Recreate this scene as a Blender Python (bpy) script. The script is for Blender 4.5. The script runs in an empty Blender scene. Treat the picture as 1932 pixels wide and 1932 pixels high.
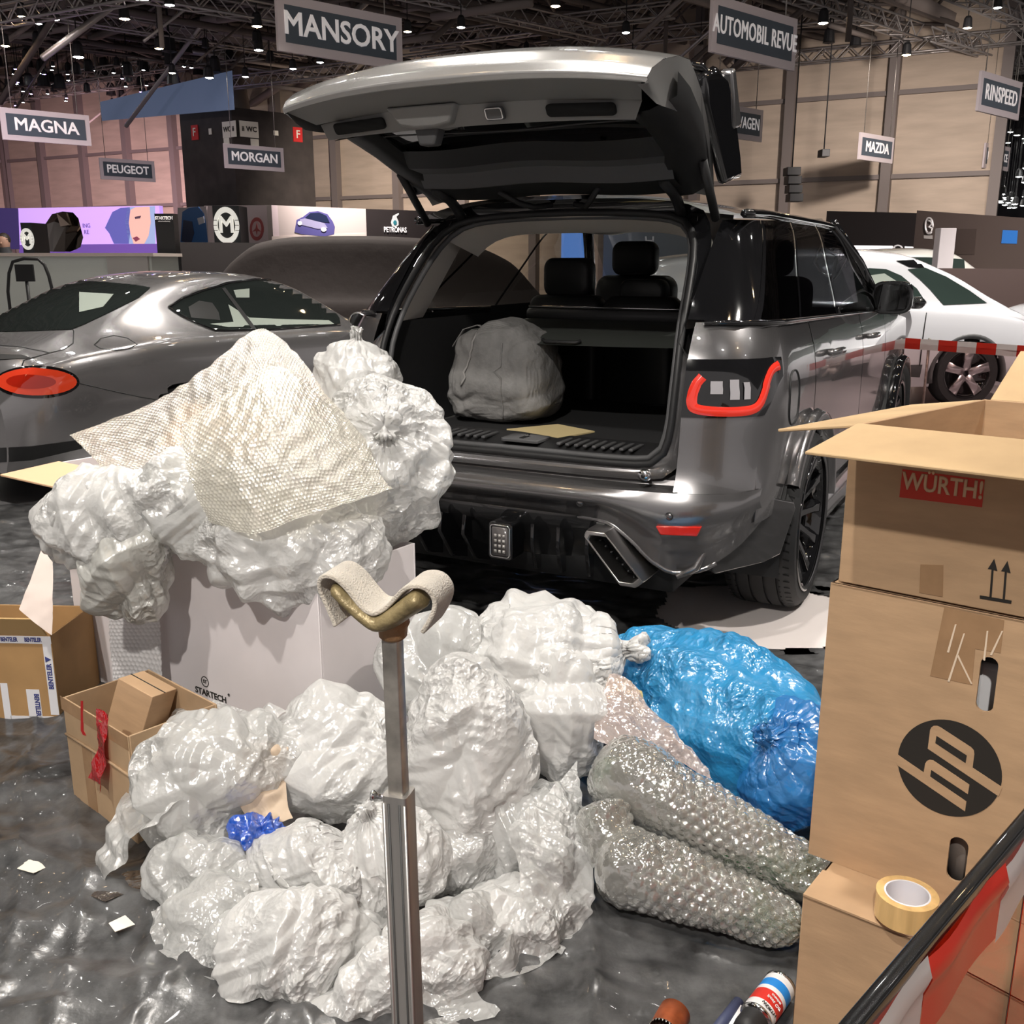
import bpy, bmesh, math, random
import numpy as np
from mathutils import Vector, Matrix
SC = bpy.context.scene
COL = SC.collection
PI = math.pi
R = math.radians

# ------------------------------------------------------------------ camera
F = 1866.0; PIT = R(14.2); H = 1.48
cd = bpy.data.cameras.new('camera'); cam = bpy.data.objects.new('camera', cd); COL.objects.link(cam)
cd.sensor_width = 36; cd.lens = 36 * F / 1932; cd.clip_start = .05; cd.clip_end = 400
cam.location = (0, 0, H); cam.rotation_euler = (PI / 2 - PIT, 0, 0)
SC.camera = cam
vs = SC.view_settings
vs.view_transform = 'Standard'; vs.look = 'None'; vs.gamma = 1; vs.use_curve_mapping = False
vs.exposure = 0.6

# ------------------------------------------------------------------ world and lights
wd = bpy.data.worlds.new('hall_air'); SC.world = wd; wd.use_nodes = True
wd.node_tree.nodes['Background'].inputs[0].default_value = (.86, .80, .78, 1)
wd.node_tree.nodes['Background'].inputs[1].default_value = .36

def spot(loc, to, energy, size=70, rad=.12, col=(1, .95, .88), blend=.5):
    l = bpy.data.lights.new('key_or_wash_spot', 'SPOT'); l.energy = energy; l.spot_size = R(size); l.spot_blend = blend
    l.shadow_soft_size = rad; l.color = col
    o = bpy.data.objects.new('key_or_wash_spot', l); COL.objects.link(o); o.location = loc
    o.rotation_euler = (Vector(to) - Vector(loc)).to_track_quat('-Z', 'Y').to_euler()
    return o
KEYS = [((-2.6, -.6, 7.4), (-.6, 2.8, 0), 800, 46), ((-1.4, -4.4, 6.8), (.3, 2.4, .3), 1250, 40),
        ((-.3, 3.6, 7.4), (-.5, 3.2, 0), 700, 44), ((-6.5, 4.6, 7.4), (-3.6, 7.6, 0), 1300, 60),
        ((5.2, 3.0, 7.4), (2.2, 5.5, 0), 1300, 60), ((-1.2, 8.5, 7.4), (-1, 6.2, 1), 1200, 60),
        ((6.5, 9.0, 7.4), (6.0, 12.5, 0), 2600, 70), ((-3.0, 13.0, 7.4), (-4, 14.5, 0), 1600, 80)]
for a in KEYS: spot(*a)
# wide spots added to brighten the far walls and stands
WASH = [((-17, 40, 6.3), (-21, 54, 2), 9000, 76, (1, .66, .74)), ((-4, 33, 6.3), (-5, 47, 2), 6500, 76, (1, .86, .74)),
        ((11, 24, 6.3), (13, 38, 2), 3800, 80, (1, .88, .80)), ((-3, 19.5, 6.3), (-6, 27, 0), 3500, 80, (1, .9, .85)), ((9, 12, 6.3), (13, 22, 0), 4000, 80, (1, .9, .85)), ((-14, 18, 6.3), (-14, 30, 0), 4000, 80, (1, .85, .9))]
for p, t, e, s, c in WASH: spot(p, t, e, s, .3, c, 1)

# ------------------------------------------------------------------ pixel helpers (a pixel is only a direction)
cp, sp = math.cos(PIT), math.sin(PIT)
def ray(px, py):
    u = (px - 966) / F; v = -(py - 966) / F
    return Vector((u, cp + v * sp, -sp + v * cp))
def gz(px, py, z=0.0):
    d = ray(px, py); return Vector((0, 0, H)) + d * ((z - H) / d.z)
def gd(px, py, y):
    d = ray(px, py); return Vector((0, 0, H)) + d * (y / d.y)

# ------------------------------------------------------------------ materials
MATS = {}
def M(name, col=(.5, .5, .5), rough=.5, metal=0., noise=None, bump=None, coat=0., spec=.5, emit=None, alpha=1., trans=0., ior=1.45, sheen=0., stretch=None):
    if name in MATS: return MATS[name]
    m = bpy.data.materials.new(name); m.use_nodes = True; nt = m.node_tree; b = nt.nodes['Principled BSDF']
    b.inputs['Base Color'].default_value = (*col, 1); b.inputs['Roughness'].default_value = rough
    b.inputs['Metallic'].default_value = metal; b.inputs['Coat Weight'].default_value = coat
    b.inputs['Coat Roughness'].default_value = .03; b.inputs['Specular IOR Level'].default_value = spec
    b.inputs['Alpha'].default_value = alpha; b.inputs['Transmission Weight'].default_value = trans; b.inputs['IOR'].default_value = ior
    b.inputs['Sheen Weight'].default_value = sheen
    if emit: b.inputs['Emission Color'].default_value = (*emit[0], 1); b.inputs['Emission Strength'].default_value = emit[1]
    if noise or bump:
        tc = nt.nodes.new('ShaderNodeTexCoord'); src = tc.outputs['Object']
        if stretch:
            mp = nt.nodes.new('ShaderNodeMapping'); mp.inputs['Scale'].default_value = stretch
            nt.links.new(src, mp.inputs[0]); src = mp.outputs[0]
    if noise:
        sc, amt = noise[0], noise[1]
        n = nt.nodes.new('ShaderNodeTexNoise'); n.inputs['Scale'].default_value = sc; n.inputs['Detail'].default_value = 6
        nt.links.new(src, n.inputs['Vector'])
        r = nt.nodes.new('ShaderNodeMapRange'); r.inputs[1].default_value = .3; r.inputs[2].default_value = .7
        r.inputs[3].default_value = 1 - amt; r.inputs[4].default_value = 1 + amt
        nt.links.new(n.outputs[0], r.inputs[0])
        x = nt.nodes.new('ShaderNodeVectorMath'); x.operation = 'SCALE'; x.inputs[0].default_value = col
        nt.links.new(r.outputs[0], x.inputs['Scale']); nt.links.new(x.outputs[0], b.inputs['Base Color'])
    if bump:
        n = nt.nodes.new('ShaderNodeTexNoise'); n.inputs['Scale'].default_value = bump[0]; n.inputs['Detail'].default_value = 5
        nt.links.new(src, n.inputs['Vector'])
        bp = nt.nodes.new('ShaderNodeBump'); bp.inputs['Strength'].default_value = bump[1]; bp.inputs['Distance'].default_value = bump[2] if len(bump) > 2 else .01
        nt.links.new(n.outputs[0], bp.inputs['Height']); nt.links.new(bp.outputs[0], b.inputs['Normal'])
    MATS[name] = m
    return m
def mixmat(name, build):
    if name in MATS: return MATS[name]
    m = bpy.data.materials.new(name); m.use_nodes = True; nt = m.node_tree
    nt.nodes.remove(nt.nodes['Principled BSDF']); out = nt.nodes['Material Output']
    def N(t, **kw):
        n = nt.nodes.new('ShaderNode' + t)
        for k, v in kw.items():
            k = k.replace('_', ' ')
            n.inputs[int(k) if k.isdigit() else k].default_value = v
        return n
    def L(a, b): nt.links.new(a, b)
    L(build(N, L), out.inputs[0]); MATS[name] = m
    return m
def tint_glass(name, tint, gl=.06, rough=.0):
    # thin sheet: tinted see-through plus a mirror share that grows at grazing angles
    def f(N, L):
        t = N('BsdfTransparent', Color=(*tint, 1)); g = N('BsdfGlossy', Roughness=rough, Color=(1, 1, 1, 1))
        lw = N('LayerWeight', Blend=.35); r = N('MapRange'); r.inputs[3].default_value = gl; r.inputs[4].default_value = .9
        L(lw.outputs['Facing'], r.inputs[0]); pw = N('Math'); pw.operation = 'POWER'; pw.inputs[1].default_value = 1.6
        L(r.outputs[0], pw.inputs[0])
        x = N('MixShader'); L(pw.outputs[0], x.inputs[0]); L(t.outputs[0], x.inputs[1]); L(g.outputs[0], x.inputs[2])
        return x.outputs[0]
    return mixmat(name, f)
def film(name, col, transp=.12, transl=.35, gloss=.10, rough=.22, bump=(60, .25, .004), tcol=None, crush=(10, 32, .8)):
    # thin plastic film: diffuse + light shining through + clear share + sheen of gloss; crumple relief from warped cells
    def f(N, L):
        tc = N('TexCoord'); no = N('TexNoise', Scale=5., Detail=2.); L(tc.outputs['Object'], no.inputs['Vector'])
        mx = N('VectorMath'); mx.operation = 'MULTIPLY_ADD'; mx.inputs[1].default_value = (.10, .10, .10); L(no.outputs['Color'], mx.inputs[0]); L(tc.outputs['Object'], mx.inputs[2])
        h = None
        for sc, am in ((crush[0], 1.), (crush[1], .36), (crush[1] * 2.7, .12)):
            v = N('TexVoronoi', Scale=float(sc)); L(mx.outputs[0], v.inputs['Vector']); q = N('Math'); q.operation = 'MULTIPLY_ADD'; q.inputs[1].default_value = am; q.inputs[2].default_value = 0
            L(v.outputs['Distance'], q.inputs[0])
            if h is not None: L(h, q.inputs[2])
            h = q.outputs[0]
        ms = N('TexNoise', Scale=4.5, Detail=1.); L(tc.outputs['Object'], ms.inputs['Vector']); mr = N('MapRange'); mr.inputs[1].default_value = .38; mr.inputs[2].default_value = .66; mr.inputs[3].default_value = .15; L(ms.outputs[0], mr.inputs[0])
        ml = N('Math'); ml.operation = 'MULTIPLY'; L(mr.outputs[0], ml.inputs[1]); ml.inputs[0].default_value = crush[2]
        bp = N('Bump', Distance=.08); L(h, bp.inputs['Height']); L(ml.outputs[0], bp.inputs['Strength'])
        d = N('BsdfDiffuse', Color=(*col, 1)); t = N('BsdfTranslucent', Color=(*(tcol or col), 1))
        g = N('BsdfGlossy', Roughness=rough, Color=(1, 1, 1, 1)); c = N('BsdfTransparent', Color=(*(tcol or col), 1))
        for q in (d, t, g): L(bp.outputs[0], q.inputs['Normal'])
        a = N('MixShader', **{'0': transl}); L(d.outputs[0], a.inputs[1]); L(t.outputs[0], a.inputs[2])
        b = N('MixShader', **{'0': transp}); L(a.outputs[0], b.inputs[1]); L(c.outputs[0], b.inputs[2])
        lw = N('LayerWeight', Blend=.3); L(bp.outputs[0], lw.inputs['Normal']); r = N('MapRange'); r.inputs[3].default_value = gloss; r.inputs[4].default_value = min(.9, gloss * 5)
        L(lw.outputs['Facing'], r.inputs[0])
        e = N('MixShader'); L(r.outputs[0], e.inputs[0]); L(b.outputs[0], e.inputs[1]); L(g.outputs[0], e.inputs[2])
        return e.outputs[0]
    return mixmat(name, f)

# ------------------------------------------------------------------ mesh helpers
class G:
    'collects verts and faces'
    def __init__(s): s.v = []; s.f = []
    def add(s, v, f):
        o = len(s.v); s.v += [tuple(p) for p in v]; s.f += [tuple(i + o for i in q) for q in f]; return s
    def box(s, c, d, rz=0.):
        x, y, z = d[0] / 2, d[1] / 2, d[2] / 2; cc, ss = math.cos(rz), math.sin(rz); v = []
        for k in (-z, z):
            for a, b in ((-x, -y), (x, -y), (x, y), (-x, y)): v.append((c[0] + a * cc - b * ss, c[1] + a * ss + b * cc, c[2] + k))
        return s.add(v, [(3, 2, 1, 0), (4, 5, 6, 7), (0, 1, 5, 4), (1, 2, 6, 5), (2, 3, 7, 6), (3, 0, 4, 7)])
    def tube(s, pts, r, n=8, closed=False, cap=True):
        P = [Vector(p) for p in pts]; m = len(P); rr = r if isinstance(r, (list, tuple)) else [r] * m; v = []; f = []
        up = None
        for i in range(m):
            a = P[i - 1] if (i or closed) else P[i]; b = P[(i + 1) % m] if (i < m - 1 or closed) else P[i]
            t = (b - a).normalized()
            if up is None: up = t.orthogonal().normalized()
            up = (up - t * up.dot(t))
            up = up.normalized() if up.length > 1e-6 else t.orthogonal().normalized()
            w = t.cross(up)
            for k in range(n):
                q = 2 * PI * k / n; v.append(P[i] + (up * math.cos(q) + w * math.sin(q)) * rr[i])
        for i in range(m if closed else m - 1):
            j = (i + 1) % m
            for k in range(n): f.append((i * n + k, i * n + (k + 1) % n, j * n + (k + 1) % n, j * n + k))
        if cap and not closed: f += [tuple(range(n - 1, -1, -1)), tuple((m - 1) * n + k for k in range(n))]
        return s.add(v, f)
    def lathe(s, prof, n=32, axis='z', at=(0, 0, 0), closed=False):
        v = []; f = []; m = len(prof)
        for i in range(n):
            q = 2 * PI * i / n; c, d = math.cos(q), math.sin(q)
            for r, z in prof:
                p = {'z': (r * c, r * d, z), 'y': (r * c, z, r * d), 'x': (z, r * c, r * d)}[axis]
                v.append((p[0] + at[0], p[1] + at[1], p[2] + at[2]))
        for i in range(n):
            j = (i + 1) % n
            for k in range(m if closed else m - 1):
                l = (k + 1) % m; f.append((i * m + k, j * m + k, j * m + l, i * m + l))
        return s.add(v, f)
    def grid(s, fn, nu, nv):
        v = [fn(i / (nu - 1), j / (nv - 1)) for i in range(nu) for j in range(nv)]
        f = [(i * nv + j, (i + 1) * nv + j, (i + 1) * nv + j + 1, i * nv + j + 1) for i in range(nu - 1) for j in range(nv - 1)]
        return s.add(v, f)
    def prism(s, poly, z0, z1, T=lambda x, y, z: (x, y, z)):
        n = len(poly); v = [T(x, y, z0) for x, y in poly] + [T(x, y, z1) for x, y in poly]
        f = [tuple(range(n - 1, -1, -1)), tuple(range(n, 2 * n))] + [(i, (i + 1) % n, n + (i + 1) % n, n + i) for i in range(n)]
        return s.add(v, f)
    def loft(s, loops, closed=True, cap=False):
        n = len(loops[0]); v = [p for l in loops for p in l]; f = []
        for i in range(len(loops) - 1):
            for k in range(n if closed else n - 1):
                l = (k + 1) % n; f.append((i * n + k, i * n + l, (i + 1) * n + l, (i + 1) * n + k))
        if cap: f += [tuple(range(n - 1, -1, -1)), tuple((len(loops) - 1) * n + k for k in range(n))]
        return s.add(v, f)
    def mesh(s, name):
        me = bpy.data.meshes.new(name); me.from_pydata([tuple(p) for p in s.v], [], s.f); return me
def obj(name, g, mat, parent=None, smooth=True, bevel=0, seg=2, solid=0, sub=0, auto=None, kind=None, label=None):
    me = g.mesh(name) if isinstance(g, G) else g
    bm = bmesh.new(); bm.from_mesh(me); bmesh.ops.recalc_face_normals(bm, faces=bm.faces); bm.to_mesh(me); bm.free()
    o = bpy.data.objects.new(name, me); COL.objects.link(o)
    for m in (mat if isinstance(mat, (list, tuple)) else [mat]): me.materials.append(m)
    if smooth:
        me.polygons.foreach_set('use_smooth', [True] * len(me.polygons))
        if auto is not None: me.set_sharp_from_angle(angle=R(auto))
    if solid: m = o.modifiers.new('thick', 'SOLIDIFY'); m.thickness = solid; m.offset = 0
    if bevel:
        m = o.modifiers.new('bevel', 'BEVEL'); m.width = bevel; m.segments = seg; m.limit_method = 'ANGLE'; m.angle_limit = R(40)
        m.harden_normals = False
        if auto is None: me.set_sharp_from_angle(angle=R(60))
    if sub: m = o.modifiers.new('sub', 'SUBSURF'); m.levels = sub; m.render_levels = sub
    if parent: o.parent = parent
    if kind: o['kind'] = kind
    if label: o['label'] = label
    return o
def npmesh(name, V, Fc):
    me = bpy.data.meshes.new(name); nf, k = Fc.shape
    me.vertices.add(len(V)); me.vertices.foreach_set('co', np.ascontiguousarray(V, dtype=np.float32).ravel())
    me.loops.add(nf * k); me.loops.foreach_set('vertex_index', np.ascontiguousarray(Fc, dtype=np.int32).ravel())
    me.polygons.add(nf); me.polygons.foreach_set('loop_start', np.arange(0, nf * k, k, dtype=np.int32))
    me.update(calc_edges=True); me.validate(); return me
def npobj(name, V, Fc, mat, parent=None, smooth=True):
    me = npmesh(name, V, Fc); o = bpy.data.objects.new(name, me); COL.objects.link(o)
    me.materials.append(mat)
    if smooth: me.polygons.foreach_set('use_smooth', np.ones(len(Fc), dtype=bool))
    if parent: o.parent = parent
    return o
def tag(o, label, cat, group=None):
    o['label'] = label; o['category'] = cat
    if group: o['group'] = group
    return o
def thing(name, label, cat, loc=(0, 0, 0), rz=0., group=None):
    o = bpy.data.objects.new(name, None); COL.objects.link(o); o.location = loc; o.rotation_euler = (0, 0, rz); o.empty_display_size = .1
    return tag(o, label, cat, group)
def struct(name, g, mat, smooth=False, **k): return obj(name, g, mat, smooth=smooth, kind='structure', **k)
def text(name, s, size, mat, parent, M4, ext=.001, bold=0., align='CENTER', sx=1., space=1.):
    c = bpy.data.curves.new(name, 'FONT'); c.body = s; c.size = size; c.extrude = ext; c.bevel_depth = bold; c.bevel_resolution = 0; c.align_x = align; c.align_y = 'CENTER'; c.resolution_u = 3
    c.space_character = space
    t = bpy.data.objects.new(name, c); COL.objects.link(t)
    dg = bpy.context.evaluated_depsgraph_get(); me = bpy.data.meshes.new_from_object(t.evaluated_get(dg)); me.name = name
    bpy.data.objects.remove(t); bpy.data.curves.remove(c)
    me.transform(M4 @ Matrix.Diagonal((sx, 1, 1, 1)))
    o = bpy.data.objects.new(name, me); COL.objects.link(o); me.materials.clear(); me.materials.append(mat); o.parent = parent
    return o
def frame(o, ex, ey, ez=None):
    ex = Vector(ex).normalized(); ey = Vector(ey); ez = ex.cross(ey).normalized(); ey = ez.cross(ex)
    m = Matrix((ex, ey, ez)).transposed().to_4x4(); m.translation = Vector(o); return m
def spl(xs, ys):
    xs = np.array(xs, float); ys = np.array(ys, float); h = np.diff(xs); d = np.diff(ys) / h; m = np.zeros(len(xs))
    m[0], m[-1] = d[0], d[-1]
    for i in range(1, len(xs) - 1): m[i] = 0 if d[i - 1] * d[i] <= 0 else 2 * d[i - 1] * d[i] / (d[i - 1] + d[i])
    def f(x):
        x = min(max(x, xs[0]), xs[-1]); i = min(int(np.searchsorted(xs, x, 'right')) - 1, len(h) - 1); t = (x - xs[i]) / h[i]
        return float(ys[i] * (1 + 2 * t) * (1 - t) ** 2 + m[i] * h[i] * t * (1 - t) ** 2 + ys[i + 1] * t * t * (3 - 2 * t) + m[i + 1] * h[i] * t * t * (t - 1))
    return f
def lerp(a, b, t): return a + (b - a) * t
def rloop(cx, cy, hx, hy, r, n=5):
    out = []
    for k, (sx, sy) in enumerate(((1, 1), (-1, 1), (-1, -1), (1, -1))):
        for i in range(n + 1):
            q = k * PI / 2 + i / n * PI / 2; out.append((cx + sx * (hx - r) + r * math.cos(q), cy + sy * (hy - r) + r * math.sin(q)))
    return out
def copy_tree(o, parent=None, label=None):
    c = o.copy(); COL.objects.link(c); c.parent = parent
    if label: c['label'] = label
    for ch in [x for x in o.children]: copy_tree(ch, c)
    return c

# ------------------------------------------------------------------ common materials
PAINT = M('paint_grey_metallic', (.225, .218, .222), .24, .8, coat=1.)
BLACKG = M('gloss_black', (.008, .008, .009), .06, coat=1.)
BLACKP = M('black_plastic', (.018, .018, .019), .5, bump=(300, .1, .002))
GREYP = M('grey_trim_plastic', (.085, .085, .088), .5, bump=(250, .1, .002))
RUBBER = M('tyre_rubber', (.017, .017, .018), .62)
CHROME = M('chrome', (.75, .75, .76), .12, 1.)
STEEL = M('steel', (.48, .45, .41), .38, .75, noise=(40, .25))
CARPET = M('boot_carpet', (.012, .012, .013), .95, bump=(400, .6, .004))
HEADL = M('headliner_cloth', (.62, .58, .53), .9)
REDL = M('red_lamp_plastic', (.55, .02, .012), .12, coat=1.)
CLEAR = tint_glass('clear_glass', (.80, .86, .85), .04)
TINTL = tint_glass('light_tinted_glass', (.42, .42, .40), .04)
TINT = tint_glass('dark_tinted_glass', (.10, .10, .11), .05)
# ------------------------------------------------------------------ structure: floor, hall walls, ceiling
FLOORM = M('hall_floor', (.16, .155, .16), .28, noise=(.7, .25))
struct('floor', G().box((0, 30, -.05), (140, 120, .1)), FLOORM)
STONE = M('beige_wall_panel', (.50, .41, .33), .8, noise=(.6, .12), bump=(3, .1, .05), stretch=(1, 1, 6))
COLM = M('wall_column_grey', (.20, .17, .16), .6)
def wall_seg(name, a, b, z0, z1, n, colw=.35, skip=()):
    a, b = Vector((*a, 0)), Vector((*b, 0)); d = (b - a); L_ = d.length; d.normalize(); nr = Vector((d.y, -d.x, 0))
    if nr.y > 0: nr = -nr
    w = struct(name, slab_([a + Vector((0, 0, z0)), b + Vector((0, 0, z0)), b + Vector((0, 0, z1)), a + Vector((0, 0, z1))], .3, nr), M('wall_base_dark', (.16, .13, .11), .8))
    st_ = L_ / n
    for i in range(n):
        if i in skip: continue
        for k, (q0, q1) in enumerate(((z0 + .02, 4.4), (4.46, 7.2), (7.26, z1))):
            p = a + d * (i * st_ + .18) + nr * .06; r = a + d * ((i + 1) * st_ - .18) + nr * .06
            obj('wall_panel', slab_([p + Vector((0, 0, q0)), r + Vector((0, 0, q0)), r + Vector((0, 0, q1)), p + Vector((0, 0, q1))], .05, nr), STONE, w, smooth=False)
    an = math.atan2(d.y, d.x)
    for i in range(n + 1):
        c = a + d * (i * st_) + nr * .22; obj('wall_column', G().box((c.x, c.y, (z0 + z1) / 2), (colw, .4, z1 - z0), an), COLM, w, smooth=False)
    for z in (4.43, 7.23):
        c = (a + b) / 2 + nr * .16; obj('wall_rail', G().box((c.x, c.y, z), (L_, .14, .16), an), COLM, w, smooth=False)
    return w
def slab_(pts, t, n):
    P = [Vector(p) for p in pts]; k = len(P)
    return G().add(P + [p - n * t for p in P], [tuple(range(k)), tuple(range(2 * k - 1, k - 1, -1))] + [(i, (i + 1) % k, k + (i + 1) % k, k + i) for i in range(k)])
wall_seg('wall_back', (-30, 62), (16.6, 35.7), 0, 14, 15)
wall_seg('wall_left', (-43, 50), (-30, 62), 0, 14, 4)
# far end of the neighbouring hall, dark
struct('wall_right', slab_([Vector((16, 78, 0)), Vector((60, 52, 0)), Vector((60, 52, 14)), Vector((16, 78, 14))], .3, Vector((-.5, -.86, 0))), M('far_hall_dark', (.03, .028, .035), .9))
struct('ceiling', G().box((0, 34, 14.1), (150, 112, .2)), M('ceiling_deck', (.075, .062, .055), .9, noise=(.3, .4)))
# ------------------------------------------------------------------ the SUV (car frame: x forward from the rear axle, y left, z up)
YAW = R(27.5)
suv = thing('suv', 'large dark grey SUV with raised tailgate and open boot, centre of the picture', 'car', (.40, 4.64, 0), PI / 2 - YAW)
w_ = spl([.28, .45, .70, .95, 1.10, 1.20, 1.26, 1.45, 1.62, 1.70, 1.76], [.93, .965, .985, .985, .972, .945, .925, .845, .77, .70, .58])
r_ = spl([.28, .40, .55, .62, .68, .80, .95, 1.13, 1.25, 1.45, 1.62, 1.72], [-.90, -.97, -1.01, -1.01, -.95, -.92, -.90, -.86, -.80, -.64, -.48, -.38])
NE = 4.2
def tap(x): return 1 - .012 * max(0, x - 2.2) ** 2
def rear_x(y, z):
    w, r = w_(z), r_(z); q = min(1, abs(y) / w)
    return r + .6 - .6 * (1 - q ** NE) ** (1 / NE)
def curve(z, y0, x1, n):
    'plan line of the body at height z from the rear face (|y|=y0) round the corner and forward to x1'
    w, r = w_(z), r_(z); xs = r + .6; p = []
    t0 = math.asin(min(1, (y0 / w)) ** (NE / 2))
    for i in range(25):
        t = lerp(t0, PI / 2, i / 24); p.append((xs - .6 * max(0, math.cos(t)) ** (2 / NE), w * math.sin(t) ** (2 / NE)))
    m = 24
    for i in range(1, m + 1):
        x = lerp(xs, x1, i / m); p.append((x, w * tap(x)))
    p = [q for q in p if q[0] <= x1 + 1e-6]
    P = np.array(p); d = np.r_[0, np.cumsum(np.hypot(*np.diff(P, axis=0).T))]; t = np.linspace(0, d[-1], n)
    return np.stack([np.interp(t, d, P[:, 0]), np.interp(t, d, P[:, 1])], 1)
def ybody(x, z):
    w, r = w_(z), r_(z); xs = r + .6
    return w * tap(x) if x > xs else w * (1 - min(1, (xs - x) / .6) ** NE) ** (1 / NE)
def xpanel(sg, x0, x1, zl, zu, n=14, m=10, off=0.):
    def fn(u, v):
        xa = lerp(x0(1.27), x1(1.27), u); z = lerp(zl(xa), zu(xa), v); x = lerp(x0(z), x1(z), u)
        return (x, sg * (ybody(x, z) + off), z)
    return G().grid(fn, n, m)
def arch(x, c, rad=.455):
    return .385 + math.sqrt(max(0, rad * rad - (x - c) ** 2))
def qpanel(sg, y0, x1, zl, zu, n=44, m=14, off=0.):
    'panel that wraps the rear corner; zl, zu are functions of x'
    g = G(); cs = {}
    base = curve(.95, y0, x1, n)
    def fn(u, v):
        i = int(round(u * (n - 1))); z = lerp(zl(base[i, 0]), zu(base[i, 0]), v); k = round(z, 3)
        if k not in cs: cs[k] = curve(k, y0, x1, n)
        c = cs[k][i]; return (c[0], sg * (c[1] + off), z)
    return g.grid(fn, n, m)
def spanel(sg, x0, x1, zl, zu, n=30, m=12, off=0., slope=(0, 0)):
    def fn(u, v):
        x = lerp(x0, x1, u); z = lerp(zl(x), zu(x), v); x += lerp(slope[0], slope[1], u) * (z - 1.25)
        return (x, sg * (w_(z) * tap(x) + off), z)
    return G().grid(fn, n, m)
BELT = lambda x: 1.262 - .026 * (x + .7)
for sg, sd in ((-1, 'right'), (1, 'left')):
    low = lambda x: max(.665 if x < -.70 else (.54 if x < -.40 else .36), arch(x, 0) if abs(x) < .455 else 0, arch(x, 2.92) if abs(x - 2.92) < .455 else 0)
    qp = obj('quarter_panel', qpanel(sg, .69, .05, low, BELT, 50, 14), PAINT, suv)
    obj('rear_door', spanel(sg, .062, 1.34, low, BELT, 40), PAINT, suv)
    fd = obj('front_door', spanel(sg, 1.352, 2.22, low, BELT, 24), PAINT, suv)
    obj('front_fender', spanel(sg, 2.232, 3.45, low, lambda x: BELT(x) - .05 * max(0, x - 2.2) ** 1.3, 50), PAINT, suv)
    obj('inner_body_shell', spanel(sg, -.4, 3.3, low, lambda x: BELT(x) - .01, 60, 8, -.02), BLACKP, suv)  # dark inner shell set in behind the door gaps
    obj('side_skirt', G().grid(lambda u, v: (lerp(.45, 2.5, u), sg * (.97 + .04 * math.sin(PI * v)), lerp(.40, .24, v)), 12, 6), PAINT, suv)
    # belt trim and waist glass
    obj('waist_trim', G().tube([(*(lambda c: (c[0], sg * (c[1] + .004)))(curve(BELT(0), .72, 2.1, 24)[i]), BELT(curve(BELT(0), .72, 2.1, 24)[i][0]) + .004) for i in range(24)], .010, 6), BLACKG, suv)
    zt = lambda x: 1.665 - .035 * max(0, -x) - .02 * max(0, x - 1.2)
    gm = TINT if sg < 0 else TINTL
    DV = [lambda z: rear_x(.66, z) , lambda z: -.58 + 1.3 * (z - 1.28), lambda z: -.05 + 1.35 * (z - 1.28), lambda z: .76 + .75 * (z - 1.28), lambda z: 2.02 - 1.15 * (z - 1.28)]
    for k, nm in enumerate(('rear_pillar_cover', 'side_window', 'side_window', 'side_window')):
        a_, b_ = DV[k], DV[k + 1]
        obj(nm, xpanel(sg, (lambda z, a_=a_: a_(z) + .012) if k else a_, lambda z, b_=b_: b_(z) - .012, lambda x: BELT(x) + .012, zt, 26 if k == 0 else 14, 10), BLACKG if k == 0 else gm, suv)
        if 0 < k: obj('window_pillar', xpanel(sg, lambda z, a_=a_: a_(z) - .016, lambda z, a_=a_: a_(z) + .016, lambda x: BELT(x) + .012, zt, 3, 10, .003), BLACKG, suv)
    obj('roof_rail', G().tube([(x, sg * (w_(zt(x)) * 1.0), zt(x) + .008) for x in np.linspace(-.36, 1.62, 16)], .018, 6), BLACKG, suv)
    obj('front_pillar', G().tube([(2.12, sg * .93, 1.24), (1.85, sg * .84, 1.47), (1.55, sg * .73, 1.68)], .035, 8), BLACKG, suv)
    # mirror
    mr = obj('door_mirror', G().loft([[(2.0 + dx, sg * (1.02 + .115 * s * math.copysign(abs(math.cos(q)) ** .55, math.cos(q))), 1.275 + .095 * s * math.copysign(abs(math.sin(q)) ** .6, math.sin(q))) for q in np.linspace(0, 2 * PI, 20, endpoint=False)] for dx, s in ((0, .93), (.0, 1.0), (.05, 1.02), (.11, .85), (.15, .4))], cap=True), BLACKG, suv)
    obj('mirror_glass', G().loft([[(1.995, sg * (1.02 + .1 * math.copysign(abs(math.cos(q)) ** .55, math.cos(q))), 1.275 + .08 * math.copysign(abs(math.sin(q)) ** .6, math.sin(q))) for q in np.linspace(0, 2 * PI, 20, endpoint=False)] for k in (0, 1)][:1] * 2, cap=True), M('mirror', (.25, .26, .27), .02, 1.), mr)
    obj('mirror_arm', G().tube([(2.05, sg * .9, 1.2), (2.05, sg * .95, 1.2)], .03, 8), BLACKG, mr)
    for xa in (.42, 1.55):
        obj('door_handle', G().tube([(xa - .12, sg * .985, 1.085), (xa - .1, sg * 1.012, 1.09), (xa + .1, sg * 1.012, 1.083), (xa + .12, sg * .985, 1.08)], [.012, .016, .016, .012], 8), PAINT, suv)
    if sg < 0:
        loop = rloop(-.36, .965, .085, .105, .07, 6)
        obj('fuel_flap', G().tube([(x, -w_(z) - .001, z) for x, z in loop], .0035, 5, closed=True), BLACKP, suv)
    # tail lamp
    lc_ = {}
    def lampc(z):
        if z not in lc_: lc_[z] = curve(z, .69, -.575, 300)
        return lc_[z]
    def lampy(u, z, off):
        c = lampc(round(z, 3))[int(round(u * 299))]; return (c[0] - off * (1 - u), sg * (c[1] + off * u), z)
    tl = obj('tail_lamp', G().grid(lambda u, v: lampy(u, lerp(.935 + .15 * max(0, u - .72) / .28 * .9, 1.140, v), .006), 30, 10), BLACKG, suv)
    def uz(u, z): return lampy(min(max(u, 0), 1), z, .014)
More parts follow.
